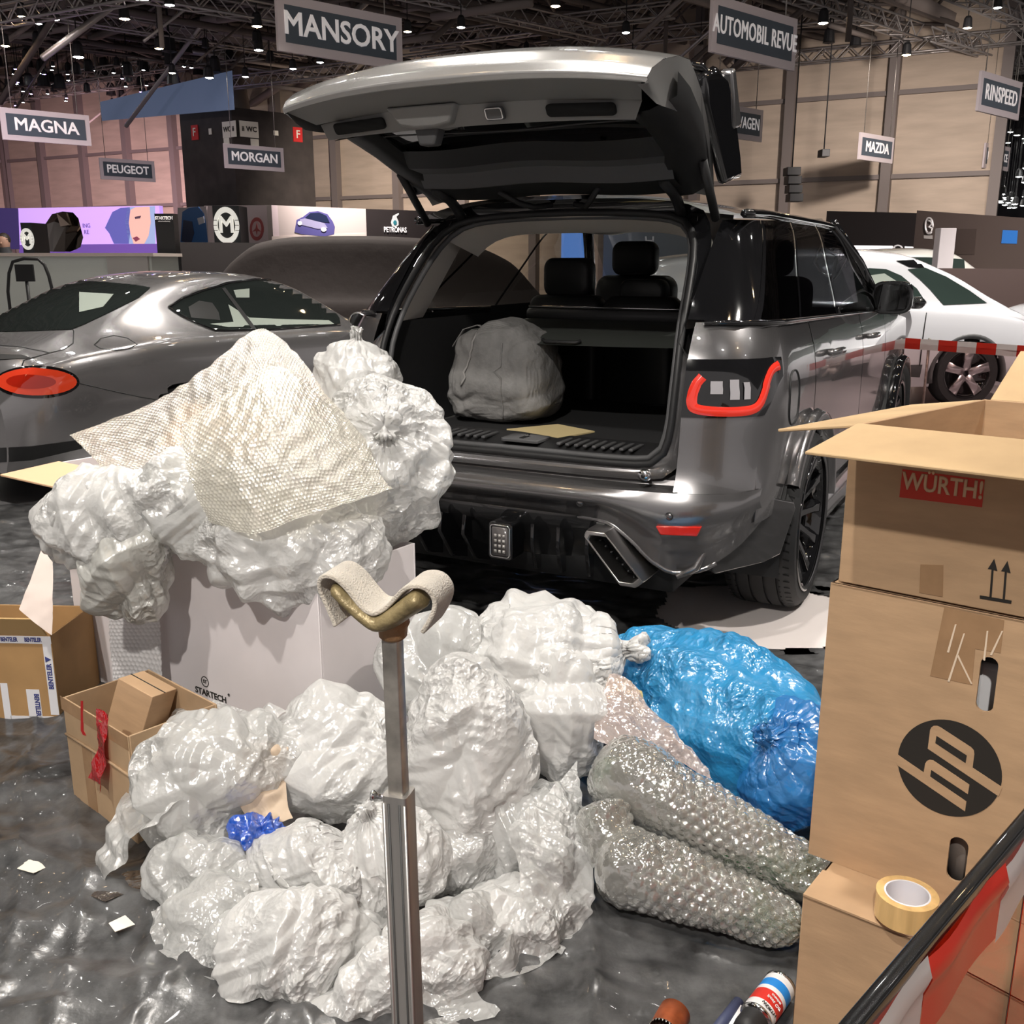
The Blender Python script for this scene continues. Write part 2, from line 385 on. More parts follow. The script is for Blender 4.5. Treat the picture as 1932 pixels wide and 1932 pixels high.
    guide = [(.16, 1.085), (.09, 1.05), (.07, .985), (.12, .962), (.40, .956), (.60, .960), (.68, .985), (.76, 1.06), (.84, 1.10), (.97, 1.11)]
    gp = []
    for i in range(len(guide) - 1):
        for k in range(5): gp.append((lerp(guide[i][0], guide[i + 1][0], k / 5), lerp(guide[i][1], guide[i + 1][1], k / 5)))
    gp.append(guide[-1]); gq = [tuple(np.mean([gp[max(0, min(len(gp) - 1, i + d))] for d in (-2, -1, 0, 1, 2)], axis=0)) for i in range(len(gp))]
    def rib(i, s):
        a, b = np.array(gq[max(0, i - 1)]), np.array(gq[min(len(gq) - 1, i + 1)]); t = (b - a) * np.array([.40, 1.]); t /= np.linalg.norm(t); n_ = np.array([-t[1] / .40, t[0]])
        p = np.array(gq[i]) + n_ * .017 * s; return lampy(min(max(p[0], 0), 1), min(max(p[1], .938), 1.14), .010 + .006 * (1 - s * s))
    obj('red_light_guide', G().grid(lambda u, v: rib(int(round(u * (len(gq) - 1))), lerp(-1, 1, v)), len(gq), 5), M('red_guide', (.62, .03, .02), .15, coat=1., emit=((1, .06, .02), .12)), tl)
    for (a, b, z0, z1) in ((.22, .32, 1.02, 1.065), (.38, .46, 1.0, 1.07), (.50, .56, 1.0, 1.06)):
        obj('lamp_cell', G().grid(lambda u, v: uz(lerp(a, b, u), lerp(z0, z1, v)), 5, 4), M('lamp_cell', (.55, .53, .55), .15, .6), tl)
    # rear wheel flare: sharp strip and flat darker wing between bumper corner and tyre
    W = G(); n = 16
    fl = []
    for i in range(n):
        q = lerp(R(196), R(8), i / (n - 1)); fl.append((.0 + .475 * math.cos(q), .385 + .475 * math.sin(q)))
    prof = ((-.03, .955), (.015, 1.0), (0, 1.035), (-.03, 1.035), (-.045, .97))
    loops = [[(math.cos(lerp(R(150), R(4), i / 20)) * (.475 + a), sg * b, .385 + math.sin(lerp(R(150), R(4), i / 20)) * (.475 + a)) for a, b in prof] for i in range(21)]
    obj('rear_wheel_flare', G().loft(loops, closed=False), PAINT, suv)
    loops = [[(2.92 + math.cos(lerp(R(200), R(-20), i / 20)) * (.475 + a), sg * (b + .01), .385 + math.sin(lerp(R(200), R(-20), i / 20)) * (.475 + a)) for a, b in prof] for i in range(21)]
    obj('front_wheel_flare', G().loft(loops, closed=False), BLACKG, suv)
    wing = [(-.80, .872, .698), (-.715, .915, .693), (-.655, .945, .628), (-.45, 1.03, .567), (-.435, 1.035, .538), (-.49, 1.0, .36), (-.56, .95, .338), (-.83, .835, .350), (-.865, .805, .422), (-.83, .835, .538)]
    n = len(wing)
    g = G(); g.add([(x, sg * y, z) for x, y, z in wing] + [(x + .08, sg * (y - .09), z) for x, y, z in wing], [tuple(range(n)), tuple(range(2 * n - 1, n - 1, -1))] + [(i, (i + 1) % n, n + (i + 1) % n, n + i) for i in range(n)])
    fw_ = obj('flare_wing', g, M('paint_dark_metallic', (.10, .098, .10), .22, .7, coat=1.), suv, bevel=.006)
    obj('flare_strip', G().tube([(-.695, sg * .925, .700), (-.80, sg * .878, .706), (-.835, sg * .845, .60), (-.868, sg * .815, .47), (-.90, sg * .78, .385), (-.935, sg * .72, .352)], [.008, .013, .013, .013, .014, .012], 8), PAINT, fw_)

# roof, screens, bonnet
def roofpt(u, v):
    x = lerp(-.40, 1.62, u); y = lerp(-1, 1, v); ww = w_(1.665) * .985
    ed = 1.672 - .03 * max(0, -x) - .02 * max(0, x - 1.2)
    return (x - .07 * (1 - u) * (1 - y * y), ww * y, ed + .082 * (1 - abs(y) ** 3.0) - .02 * u * u)
obj('roof', G().grid(roofpt, 20, 24), M('roof_dark', (.035, .035, .037), .10, .3, coat=1.), suv)
obj('windscreen', G().grid(lambda u, v: (lerp(2.32, 1.60, u) - .12 * abs(lerp(-1, 1, v)) ** 2, lerp(.80, .69, u) * lerp(-1, 1, v), lerp(1.20, 1.71, u)), 8, 12), CLEAR, suv)
obj('bonnet', G().grid(lambda u, v: (lerp(2.2, 3.75, u) - .3 * abs(lerp(-1, 1, v)) ** 4 * u, .88 * lerp(-1, 1, v), lerp(1.20, 1.02, u * u) + .03 * (1 - lerp(-1, 1, v) ** 2)), 10, 12), PAINT, suv)
obj('front_end', G().grid(lambda u, v: (3.75 - .45 * abs(lerp(-1, 1, u)) ** 4, .88 * lerp(-1, 1, u), lerp(.3, 1.03, v)), 12, 6), PAINT, suv)
obj('underbody', G().box((1.35, 0, .36), (4.4, 1.36, .2)), BLACKP, suv)

# rear aperture: ring between the rubber seal and the painted outer skin
seal = []
for t in np.linspace(0, 1, 61):
    pass
def aper(n=72):
    'inner (seal) loop of the boot opening, as (y,z)'
    key = [(0, .742), (-.35, .742), (-.56, .748), (-.628, .80), (-.648, .92), (-.650, 1.10), (-.640, 1.25), (-.615, 1.45), (-.585, 1.56), (-.53, 1.63), (-.42, 1.662), (-.2, 1.675), (0, 1.678)]
    K = np.array(key); d = np.r_[0, np.cumsum(np.hypot(*np.diff(K, axis=0).T))]
    fy, fz = spl(d, K[:, 0]), spl(d, K[:, 1]); h = n // 2
    half = [(fy(t), fz(t)) for t in np.linspace(0, d[-1], h)]
    return half + [(-y, z) for y, z in reversed(half[1:-1])]
AP = aper()
def apx(z): return r_(min(max(z, .76), 1.70)) + .06
inner = [(apx(z), y, z) for y, z in AP]
outer = []
for y, z in AP:
    ay = abs(y)
    if z > 1.20: sc = (1 + .105 * min(1, (z - 1.2) / .25)); oy = min(ay * sc, .715) if z < 1.6 else ay * 1.12; oz = min(1.73, z + .055 * max(0, (z - 1.5) / .18)); ox = rear_x(min(oy, .7), min(oz, 1.69)) + .0
    elif z > .80: oy = ay + .05; oz = z; ox = rear_x(oy, z)
    else: oy = ay * 1.10 if ay > .45 else ay; oz = z - .045; ox = rear_x(oy, .72) + .01
    outer.append((ox, math.copysign(oy, y), oz))
mid = [((a[0] + b[0]) / 2 + .02, (a[1] * .5 + b[1] * .5), (a[2] + b[2]) / 2) for a, b in zip(inner, outer)]
lo = [i for i in range(len(AP))]
def ring(name, sel, mat):
    v = []; f = []; n = len(AP)
    g = G()
    for i in range(n):
        j = (i + 1) % n
        zc = (AP[i][1] + AP[j][1]) / 2
        if sel(zc):
            g.add([inner[i], inner[j], mid[j], mid[i]], [(0, 1, 2, 3)]); g.add([mid[i], mid[j], outer[j], outer[i]], [(0, 1, 2, 3)])
    bm = bmesh.new(); me = g.mesh(name); bm.from_mesh(me); bmesh.ops.remove_doubles(bm, verts=bm.verts, dist=1e-4); bm.to_mesh(me); bm.free()
    return obj(name, me, mat, suv)
ring('lower_boot_frame', lambda z: z < 1.22, PAINT)
ring('upper_boot_frame', lambda z: z >= 1.22, BLACKG)
sl = obj('boot_seal', G().tube(inner, .014, 8, closed=True), BLACKP, suv)
obj('inner_seal_lip', G().tube([(x + .035, y * .965, (z - 1.2) * .97 + 1.2) for x, y, z in inner], .012, 8, closed=True), GREYP, sl)
for sg in (-1, 1):
    b = obj('bump_stop', G().lathe([(.0, -.03), (.022, -.03), (.024, -.012), (.016, -.006), (.012, .012), (0, .014)], 16, 'x', (-.945, sg * .592, .728)), CHROME, suv)
    obj('bump_stop_core', G().lathe([(0, -.034), (.008, -.034), (.008, -.02), (0, -.02)], 10, 'x', (-.945, sg * .592, .728)), BLACKP, b)

# cargo sill trim with ribs and latch
def sillz(x): return lerp(.775, .742, min(1, max(0, (-.62 - x) / .22)))
st = obj('boot_sill_trim', G().grid(lambda u, v: (lerp(-.60, -.86, v), lerp(-.56, .56, u), .782 - .045 * v ** 3 - .03 * max(0, v - .75) / .25), 24, 10), BLACKP, suv)
for k in range(9):
    for sg in (-1, 1):
        y = sg * (.17 + .038 * k)
        obj('sill_rib', G().box((-.735, y, .782), (.13, .018, .012)), GREYP, st, bevel=.004)
lt = obj('latch_cover', G().prism(rloop(-.745, 0, .065, .085, .015), .775, .789), GREYP, st, bevel=.003)
obj('latch_slot', G().box((-.755, .0, .79), (.06, .018, .004)), M('void', (.003, .003, .003), .9), lt)
obj('latch_hook', G().tube([(-.735, -.012, .785), (-.735, -.012, .797), (-.76, -.006, .797)], .004, 6), CHROME, lt)
# painted step panel below the sill and bumper
def steppt(u, v):
    y = lerp(-.71, .71, u); x0 = rear_x(y, .75) + .045
    P_ = [(.05, .735), (.0, .725), (-.012, .705), (-.02, .70), (-.03, .682), (-.06, .672), (-.105, .662)]
    i = int(round(v * 6)); return (x0 + P_[i][0], y, P_[i][1])
obj('bumper_step', G().grid(steppt, 24, 7), PAINT, suv, auto=28)
def zlow(y):
    a = abs(y)
    return spl([0, .22, .34, .43, .53, .62, .70, .78, .90, 1.0], [.537, .537, .537, .532, .475, .395, .358, .37, .45, .60])(a)
def bumppt(u, v):
    y = lerp(-.966, .966, u); a = abs(y); z = lerp(.672, zlow(y), v)
    wv = (1 - min(1, a / .985) ** 4.2) ** (1 / 4.2); r = -1.0 - .035 * math.sin(PI * min(1, v * 1.5)) ** 1.0 * (1 - .4 * v) + .055 * v * v
    return (r + .6 - .6 * wv, y, z)
bmp = obj('rear_bumper', G().grid(bumppt, 80, 16), PAINT, suv)
obj('bumper_lip', G().tube([(bumppt((y / .966 + 1) / 2, 1)[0] + .004, y, zlow(y)) for y in np.linspace(-.84, .84, 60)], .011, 8), PAINT, bmp)
for sg in (-1, 1):
    rf = [(-.735 - .075, .585), (-.735 + .08, .58), (-.735 + .062, .548), (-.735 - .062, .548)]
    def rp(y, z): return (bumppt((sg * y / .966 + 1) / 2, .35)[0] - .010, sg * y, z)
    v = [rp(-a, b - .025) for a, b in rf]; g = G(); g.add(v + [(p[0] + .03, p[1], p[2]) for p in v], [(0, 1, 2, 3), (7, 6, 5, 4)] + [(i, (i + 1) % 4, 4 + (i + 1) % 4, 4 + i) for i in range(4)])
    obj('bumper_reflector', g, REDL, suv, bevel=.004)
    for yy, vv in ((.36, .45), (.70, .25)):
        p = bumppt((sg * yy / .966 + 1) / 2, vv)
        obj('parking_sensor', G().lathe([(0, -.003), (.010, -.003), (.0125, .006), (0, .006)], 14, 'x', (p[0], p[1], p[2])), PAINT, suv)
        obj('sensor_ring', G().tube([(p[0] - .001, p[1] + .0135 * math.cos(q), p[2] + .0135 * math.sin(q)) for q in np.linspace(0, 2 * PI, 14, endpoint=False)], .002, 5, closed=True), BLACKP, suv.children[-1] if False else bmp)
# diffuser with fins, fog lamp, tail pipes
df = obj('rear_diffuser', G().grid(lambda u, v: (lerp(-.985, -.82, v) + .10 * abs(lerp(-1, 1, u)) ** 3 + (.02 if v < .1 else 0), lerp(-.62, .62, u), lerp(.545, .29, v)), 30, 8), M('carbon_black', (.012, .012, .013), .16, coat=1.), suv)
for y in (-.36, -.24, -.13, .13, .24, .36):
    obj('diffuser_fin', G().prism([(-.99, .50), (-1.0, .42), (-.93, .30), (-.82, .27), (-.85, .45)], -.008, .008, lambda x, z, t, y=y: (x, y + t + (x + .9) * .25 * (1 if y < 0 else -1), z)), BLACKG, df, bevel=.003)
fg = obj('rear_fog_lamp', G().prism(rloop(-.036, .425, .052, .075, .015), -1.035, -.93, lambda y, z, x: (x, y, z)), BLACKG, suv, bevel=.004)
obj('fog_lens', G().prism(rloop(-.036, .425, .034, .056, .006), -1.039, -1.03, lambda y, z, x: (x, y, z)), M('fog_lens', (.12, .11, .11), .15, coat=1.), fg)
obj('fog_bezel', G().tube([(-1.037, y, z) for y, z in rloop(-.036, .425, .042, .064, .012)], .004, 6, closed=True), CHROME, fg)
for i in range(3):
    for k in range(4):
        obj('fog_led', G().box((-1.041, -.036 + (i - 1) * .018, .385 + k * .021), (.004, .011, .012)), M('led_cell', (.5, .48, .46), .2, .3), fg)
for sg in (-1, 1):
    E_ = [(.395, .512), (.470, .512), (.625, .345), (.595, .318), (.535, .318), (.385, .490)]
    def ep(s, x):
        cy, cz = .505, .415; return [(x + .0, sg * (cy + (y - cy) * s), cz + (z - cz) * s) for y, z in E_]
    ex = obj('exhaust_tip', G().loft([ep(.80, -.86), ep(.80, -1.0), ep(.84, -1.03), ep(1.0, -1.03), ep(1.02, -1.0), ep(1.02, -.85)]), M('satin_silver', (.62, .61, .60), .28, 1.), suv, bevel=.004, smooth=True)
    obj('exhaust_inner', G().add(ep(.82, -.93), [tuple(range(6))]), M('void', (.003, .003, .003), .9), ex)
    for k in range(14):
        t = k / 13; obj('exhaust_tooth', G().box((-.985, sg * lerp(.425, .575, t), lerp(.47, .335, t) + .012), (.02, .006, .006)), BLACKP, ex) if k % 2 else None

# interior
inn = obj('cargo_floor', G().grid(lambda u, v: (lerp(-.62, .55, v), lerp(-.58, .58, u), .775), 4, 4), CARPET, suv)
for sg in (-1, 1):
    obj('cargo_side_liner', G().grid(lambda u, v: (lerp(apx(min(1.25, .78 + .45 * v)) + .03, .55, u), sg * lerp(.635, .60, u) + sg * .02 * math.sin(PI * v), lerp(.77, 1.235, v)), 10, 8), CARPET, suv)
    obj('pillar_trim', G().grid(lambda u, v: (lerp(apx(lerp(1.235, 1.66, v)) + .03, lerp(-.42, -.05, v), u), sg * lerp(lerp(.612, .56, max(0, v - .35) / .65), lerp(.69, .62, v), u), lerp(1.235, 1.67, v)), 8, 10), HEADL, suv)
    obj('door_card', G().grid(lambda u, v: (lerp(.5, 2.3, u), sg * .84, lerp(.5, 1.25, v)), 4, 4), CARPET, suv)
obj('headliner', G().grid(lambda u, v: (lerp(-.37, 1.7, u), .62 * lerp(-1, 1, v), 1.655 + .03 * (1 - lerp(-1, 1, v) ** 4) - .015 * u), 10, 12), HEADL, suv)
def header(u, v):
    y = lerp(-.58, .58, u); i = 0
    zt_ = 1.668 - .10 * abs(y / .58) ** 6
    return (lerp(-.365, -.13, v), y * (1 - .03 * v), zt_ - .065 * v)
obj('rear_header_trim', G().grid(header, 24, 5), HEADL, suv)
cover = obj('parcel_cover', G().grid(lambda u, v: (lerp(.42, -.42, v) + .10 * abs(lerp(-1, 1, u)) ** 2 * v, lerp(-.57, .57, u), lerp(1.195, 1.165, v) - .03 * max(0, v - .85) / .15), 20, 12), M('parcel_cover_vinyl', (.05, .055, .05), .55), suv)
obj('cover_handle', G().tube([(-.405, -.09, 1.155), (-.418, -.07, 1.148), (-.418, .07, 1.148), (-.405, .09, 1.155)], .008, 6), BLACKP, cover)
obj('cover_roller', G().tube([(.44, -.58, 1.215), (.44, .58, 1.215)], .03, 10), GREYP, suv)
obj('cargo_net_bar', G().tube([(.40, -.56, 1.255), (.40, .56, 1.255)], .006, 6), CHROME, suv)
SEAT = M('seat_leather_black', (.012, .012, .013), .45)
def cushion(name, c, d, par, rad=.05, mat=SEAT, tilt=0.):
    loops = []
    for t, s in ((-.5, .80), (-.42, .95), (-.25, 1), (.25, 1), (.42, .95), (.5, .80)):
        loops.append([(c[0] + t * d[0] + tilt * z, c[1] + y, c[2] + z) for y, z in rloop(0, 0, d[1] / 2 * s, d[2] / 2 * s, rad)])
    return obj(name, G().loft(loops, cap=True), mat, par)
for y in (-.42, 0, .42):
    s = cushion('rear_seat_back', (.58, y, .98), (.16, .41 if y else .40, .66), suv, .06)
    cushion('rear_headrest', (.60, y - (.0), 1.40 if y else 1.33), (.11, .27 if y else .25, .20 if y else .13), s, .05)
    for k in (-.05, .05): obj('headrest_post', G().tube([(.6, y + k, 1.27), (.6, y + k, 1.36)], .007, 6), CHROME, s)
for y in (-.40, .40):
    s = cushion('front_seat_back', (1.55, y, 1.0), (.16, .50, .80), suv, .08)
    cushion('front_headrest', (1.52, y, 1.50), (.11, .28, .20), s, .06)
obj('cargo_bulkhead', G().grid(lambda u, v: (.52, lerp(-.66, .66, u), lerp(.6, 1.22, v)), 2, 2), CARPET, suv)
obj('dashboard', G().box((2.25, 0, 1.05), (.35, 1.5, .22)), BLACKP, suv, bevel=.05)
obj('rear_view_mirror', G().loft([[(1.75 + dx, -.0 + y, 1.58 + z) for y, z in rloop(0, 0, .12 * s, .035 * s, .02)] for dx, s in ((0, 1), (.03, .7))], cap=True), BLACKP, suv)

# ---------------- wheels
def make_wheel(cx, cy, sg, parent):
    TW, TR, RR_ = .30, .388, .295
    h = TW / 2
    prof = [(RR_, -h + .01), (RR_ + .03, -h - .002), (TR - .035, -h), (TR - .010, -h + .022), (TR, -h + .045)]
    gv = [-.085, -.03, .03, .085]
    for q in gv: prof += [(TR, q - .006), (TR - .010, q - .005), (TR - .010, q + .005), (TR, q + .006)]
    prof += [(TR, h - .045), (TR - .010, h - .022), (TR - .035, h), (RR_ + .03, h + .002), (RR_, h - .01)]
    ty = obj('tyre', G().lathe(prof, 72, 'y', (cx, cy, TR)), RUBBER, parent, auto=35)
    # shoulder tread blocks: radial sipes
    g = G()
    for i in range(64):
        q = 2 * PI * i / 64
        for s2 in (-1, 1):
            a = (math.cos(q), math.sin(q)); r0 = TR + .0012
            y0, y1 = s2 * .09, s2 * .135; dq = .010
            pts = []
            for (yy, qq) in ((y0, q - dq), (y0, q + dq), (y1, q + dq + .03), (y1, q - dq + .03)):
                rr = r0 if abs(yy) < .1 else TR - .007
                pts.append((cx + rr * math.cos(qq), cy + yy, TR + rr * math.sin(qq)))
            g.add(pts, [(0, 1, 2, 3)])
    obj('tread_sipes', g, M('tread_groove', (.004, .004, .004), .9), ty, kind='stuff')
    rim = obj('rim', G().lathe([(RR_, -h + .02), (RR_ - .01, -h + .03), (RR_ - .025, -.02), (RR_ - .03, h - .06), (RR_ - .01, h - .02), (RR_ + .012, h - .006), (RR_ + .016, h + .004), (RR_ + .004, h + .006), (RR_ - .006, h)], 64, 'y', (0, 0, 0)), BLACKG, parent)
    rim.location = (cx, cy, TR); rim.scale = (1, sg, 1)
    for k in range(11):
        q = 2 * PI * k / 11; g = G(); L_ = []
        for t, wd_, yy in ((.05, .035, .055), (.12, .026, .075), (.2, .024, .10), (.275, .040, h - .03)):
            cq, sq = math.cos(q), math.sin(q)
            L_.append([(t * cq - a * sq, yy + b, t * sq + a * cq) for a, b in ((-wd_, -.03), (-wd_ * .6, .012), (wd_ * .6, .012), (wd_, -.03))])
        obj('spoke', g.loft(L_, cap=True), BLACKG, rim, bevel=.004)
    obj('hub_cap', G().lathe([(.07, .05), (.06, .085), (.03, .095), (0, .096)], 24, 'y'), BLACKG, rim)
    obj('brake_disc', G().lathe([(.0, .0), (.19, .0), (.19, .025), (0, .025)], 32, 'y'), STEEL, rim)
    return ty
for xx in (0, 2.92):
    for sg in (-1, 1): make_wheel(xx, sg * .875, sg, suv)
for sg in (-1, 1):
    for xx in (0, 2.92): obj('wheel_well', G().grid(lambda u, v: (xx + .47 * math.cos(lerp(-.3, PI + .3, u)), sg * lerp(.55, .99, v), .385 + .47 * math.sin(lerp(-.3, PI + .3, u))), 20, 3), BLACKP, suv)

# ---------------- raised tailgate
tg = bpy.data.objects.new('tailgate', None); COL.objects.link(tg); tg.parent = suv
HW = spl([-1.40, -1.2, -.9, -.6, -.42], [.665, .70, .69, .655, .62])
def bow(y): return .055 * (abs(y) / .66) ** 2.6
def gate_skin(u, v):
    # u across, v from the lip forward to the hinge, outer side (now facing up)
    yn = lerp(-1, 1, u)
    X = [-1.375, -1.385, -1.36, -1.30, -1.20, -1.05, -.90, -.70, -.50, -.40]
    Z = [2.03, 2.05, 2.085, 2.125, 2.155, 2.165, 2.11, 1.99, 1.86, 1.78]
    i = v * 9; k = min(8, int(i)); t = i - k
    x, z = lerp(X[k], X[k + 1], t), lerp(Z[k], Z[k + 1], t); hw = HW(x) + .02
    y = yn * hw; fall = lerp(.035, .06, min(1, v * 2)) * abs(yn) ** 2.6
    return (x + bow(y) * (1 if v < .5 else 1 - v), y, z - fall)
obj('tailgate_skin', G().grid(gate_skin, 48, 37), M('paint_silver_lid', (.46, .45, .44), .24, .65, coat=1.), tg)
# return flange, inner trim with grab recess, frame sides, pad, hinge beam
def band(x0, z0, x1, z1, h0, h1, mat, name, par=tg, n=32, a0=.035, a1=.02, m=4):
    return obj(name, G().grid(lambda u, v: (lerp(x0, x1, v) + bow(lerp(-1, 1, u) * .66) * (1 - v * .5), lerp(h0, h1, v) * lerp(-1, 1, u), lerp(z0, z1, v) - lerp(a0, a1, v) * abs(lerp(-1, 1, u)) ** 2.6), n, m), mat, par)
TRIMG = M('gate_inner_trim', (.23, .225, .22), .55, bump=(250, .1, .002))
band(-1.378, 2.032, -1.235, 1.985, .67, .63, M('gate_return', (.19, .187, .183), .45), 'gate_return')
tr = band(-1.245, 1.987, -1.205, 1.925, .625, .60, TRIMG, 'gate_inner_trim', a0=.02, a1=.012)
band(-1.205, 1.925, -1.10, 1.955, .60, .58, TRIMG, 'gate_trim_edge', tr, a0=.012, a1=.01)
for y in (-.43, .43):
    rc = obj('grab_recess', G().prism(rloop(y, 0, .115, .021, .014), 0, .012, lambda a, b, t: (-1.229 + .6 * 0 - t - b * .55 + bow(a) * .8, a, 1.956 + b * .85 - .012 * (abs(a) / .6) ** 2.6 - t * .3)), M('recess_black', (.006, .006, .006), .8), tr)
obj('close_button', G().prism(rloop(-.13, 0, .034, .022, .008), 0, .016, lambda a, b, t: (-1.229 - t - b * .55, a, 1.956 + b * .85 - t * .3)), GREYP, tr, bevel=.003)
obj('button_frame', G().tube([(-1.246 - b * .55, a, 1.952 + b * .85) for a, b in rloop(-.13, 0, .030, .018, .007)], .003, 6, closed=True), CHROME, tr)
hs = obj('latch_housing', G().prism([(-.02, 1.992), (.26, 1.992), (.22, 1.935), (.16, 1.925), (.08, 1.925), (.02, 1.935)], -1.275, -1.17, lambda y, z, x: (x + (1.99 - z) * .5, y + .02, z)), TRIMG, tg, bevel=.008)
obj('latch_tongue', G().prism([(.09, 1.93), (.19, 1.93), (.17, 1.872), (.11, 1.872)], -1.205, -1.15, lambda y, z, x: (x, y + .02, z)), GREYP, hs, bevel=.008)
GF = [(-1.10, .585, 1.955), (-.95, .60, 1.93), (-.75, .60, 1.865), (-.60, .57, 1.80), (-.46, .54, 1.735)]
for sg in (-1, 1):
    loops = [[(x, sg * (y - .075), z + .02), (x, sg * (y - .05), z - .012), (x, sg * (y + .03), z - .005), (x - .01, sg * (HW(x) + .012), z + .03), (x - .02, sg * (HW(x) + .015), z + .10)] for x, y, z in GF]
    obj('gate_side_frame', G().loft(loops, closed=False), BLACKP, tg)
for sg in (-1, 1):
    def sidept(u, v):
        a = gate_skin(0 if sg < 0 else 1, u * .93); x = lerp(-1.33, -.46, u)
        b = (x, sg * (HW(x) - .02), spl([-1.33, -1.2, -1.0, -.75, -.46], [1.99, 1.95, 1.955, 1.885, 1.75])(x))
        return tuple(lerp(p, q, v) for p, q in zip(a, b))
    obj('gate_side_panel', G().grid(sidept, 16, 4), M('gate_return', (.19, .187, .183), .45), tg)
gl = obj('gate_window', G().grid(lambda u, v: (lerp(-1.13, -.70, u), .53 * lerp(-1, 1, v), lerp(2.0, 1.895, u)), 6, 10), M('backlight_glass', (.012, .012, .013), .03, coat=1.), tg)
obj('heater_busbar', G().tube([(-.93 + .03 * math.cos(y * 7), y, 1.94 + .004) for y in np.linspace(-.5, .5, 20)], .003, 5), GREYP, gl)
for k, (x0, z0, x1, z1, m_) in enumerate(((-.80, 1.905, -.73, 1.845, BLACKP), (-.73, 1.845, -.66, 1.83, GREYP), (-.66, 1.83, -.615, 1.775, GREYP), (-.615, 1.775, -.46, 1.74, BLACKP))):
    obj('gate_lower_pad', G().grid(lambda u, v: (lerp(x0, x1, v) - .03 * (1 - abs(lerp(-1, 1, u)) ** 2) * (1 if k < 3 else 0) - .012 * math.exp(-(lerp(-1, 1, u) / .35) ** 2), .545 * lerp(-1, 1, u), lerp(z0, z1, v) + .006 * math.cos(lerp(-1, 1, u) * 5)), 30, 5), m_, tg)
for sg in (-1, 1):
    obj('hinge', G().tube([(-.60, sg * .50, 1.77), (-.48, sg * .50, 1.735), (-.42, sg * .50, 1.70), (-.38, sg * .50, 1.66)], .022, 8), BLACKP, tg)
    obj('harness_boot', G().tube([(-.56, sg * .22, 1.76), (-.50, sg * .16, 1.715), (-.44, sg * .12, 1.70), (-.40, sg * .05, 1.71)], .012, 8), BLACKP, tg)
    # gas strut: from the roof gutter to the lid side
    a, b = Vector((-.42, sg * .652, 1.64)), Vector((-.80, sg * .655, 2.0))
    s = obj('gas_strut', G().tube([a, a.lerp(b, .55)], .017, 10), BLACKP, tg)
    obj('strut_rod', G().tube([a.lerp(b, .52), b], .011, 10), BLACKG, s)
    obj('strut_ball', G().lathe([(0, -.02), (.018, -.012), (.018, .012), (0, .02)], 10, 'x', tuple(b)), BLACKP, s)
    # roof spoiler ear that stands up beside the lid
    ear = [(-.48, 1.76), (-.60, 1.86), (-.76, 2.0), (-.80, 2.10), (-.66, 2.145), (-.52, 2.13), (-.40, 2.03), (-.29, 1.88), (-.25, 1.80)]
    obj('spoiler_end', G().prism(ear, .665, .705, lambda x, z, y, sg=sg: (x, sg * y, z)), BLACKG, tg, bevel=.02)
sp_ = obj('roof_spoiler', G().grid(lambda u, v: (lerp(-.80, -.50, v), .69 * lerp(-1, 1, u), 2.12 + .075 * (1 - abs(lerp(-1, 1, u)) ** 2.5) - .02 * v), 16, 4), BLACKG, tg, solid=.02)
obj('rear_wiper', G().tube([(-1.02, .10, 2.02), (-.96, -.05, 1.99), (-.9, -.3, 1.96)], .008, 6), BLACKP, tg)
obj('spoiler_fin', G().prism([(-.50, 2.15), (-.46, 2.17), (-.33, 1.98), (-.43, 1.96)], -.712, -.66, lambda x, z, y: (x, y, z)), PAINT, tg, bevel=.01)
# ------------------------------------------------------------------ crumpled film: thin sheets with more area than room, relaxed until they buckle
def subdivide(Fc, nv):
    e = np.vstack([Fc[:, [0, 1]], Fc[:, [1, 2]], Fc[:, [2, 0]]]); es = np.sort(e, 1)
    E, inv = np.unique(es, axis=0, return_inverse=True); inv = inv.ravel(); n = len(Fc)
    a, b, c = inv[:n] + nv, inv[n:2 * n] + nv, inv[2 * n:] + nv
    i, j, k = Fc.T
    return E, np.vstack([np.c_[i, a, c], np.c_[a, j, b], np.c_[c, b, k], np.c_[a, b, c]])
def edges(Fc):
    return np.unique(np.sort(np.vstack([Fc[:, [0, 1]], Fc[:, [1, 2]], Fc[:, [2, 0]]]), 1), axis=0)
def up(V, E): return np.vstack([V, (V[E[:, 0]] + V[E[:, 1]]) / 2])
def ico0():
    t = (1 + 5 ** .5) / 2
    V = np.array([(-1, t, 0), (1, t, 0), (-1, -t, 0), (1, -t, 0), (0, -1, t), (0, 1, t), (0, -1, -t), (0, 1, -t), (t, 0, -1), (t, 0, 1), (-t, 0, -1), (-t, 0, 1)], float)
    Fc = np.array([(0, 11, 5), (0, 5, 1), (0, 1, 7), (0, 7, 10), (0, 10, 11), (1, 5, 9), (5, 11, 4), (11, 10, 2), (10, 7, 6), (7, 1, 8), (3, 9, 4), (3, 4, 2), (3, 2, 6), (3, 6, 8), (3, 8, 9), (4, 9, 5), (2, 4, 11), (6, 2, 10), (8, 6, 7), (9, 8, 1)])
    return V / np.linalg.norm(V[0]), Fc
TOPO = []
V0, F0 = ico0()
for _l in range(7):
    E_, F1_ = subdivide(F0, len(V0)); TOPO.append((V0, F0, edges(F0), E_))
    V0 = up(V0, E_); V0 /= np.linalg.norm(V0, axis=1)[:, None]; F0 = F1_
def gridtri(n, m):
    i = np.arange(n * m).reshape(n, m); a, b, c, d = i[:-1, :-1].ravel(), i[1:, :-1].ravel(), i[1:, 1:].ravel(), i[:-1, 1:].ravel()
    f = np.vstack([np.c_[a, b, c], np.c_[a, c, d]]); return f
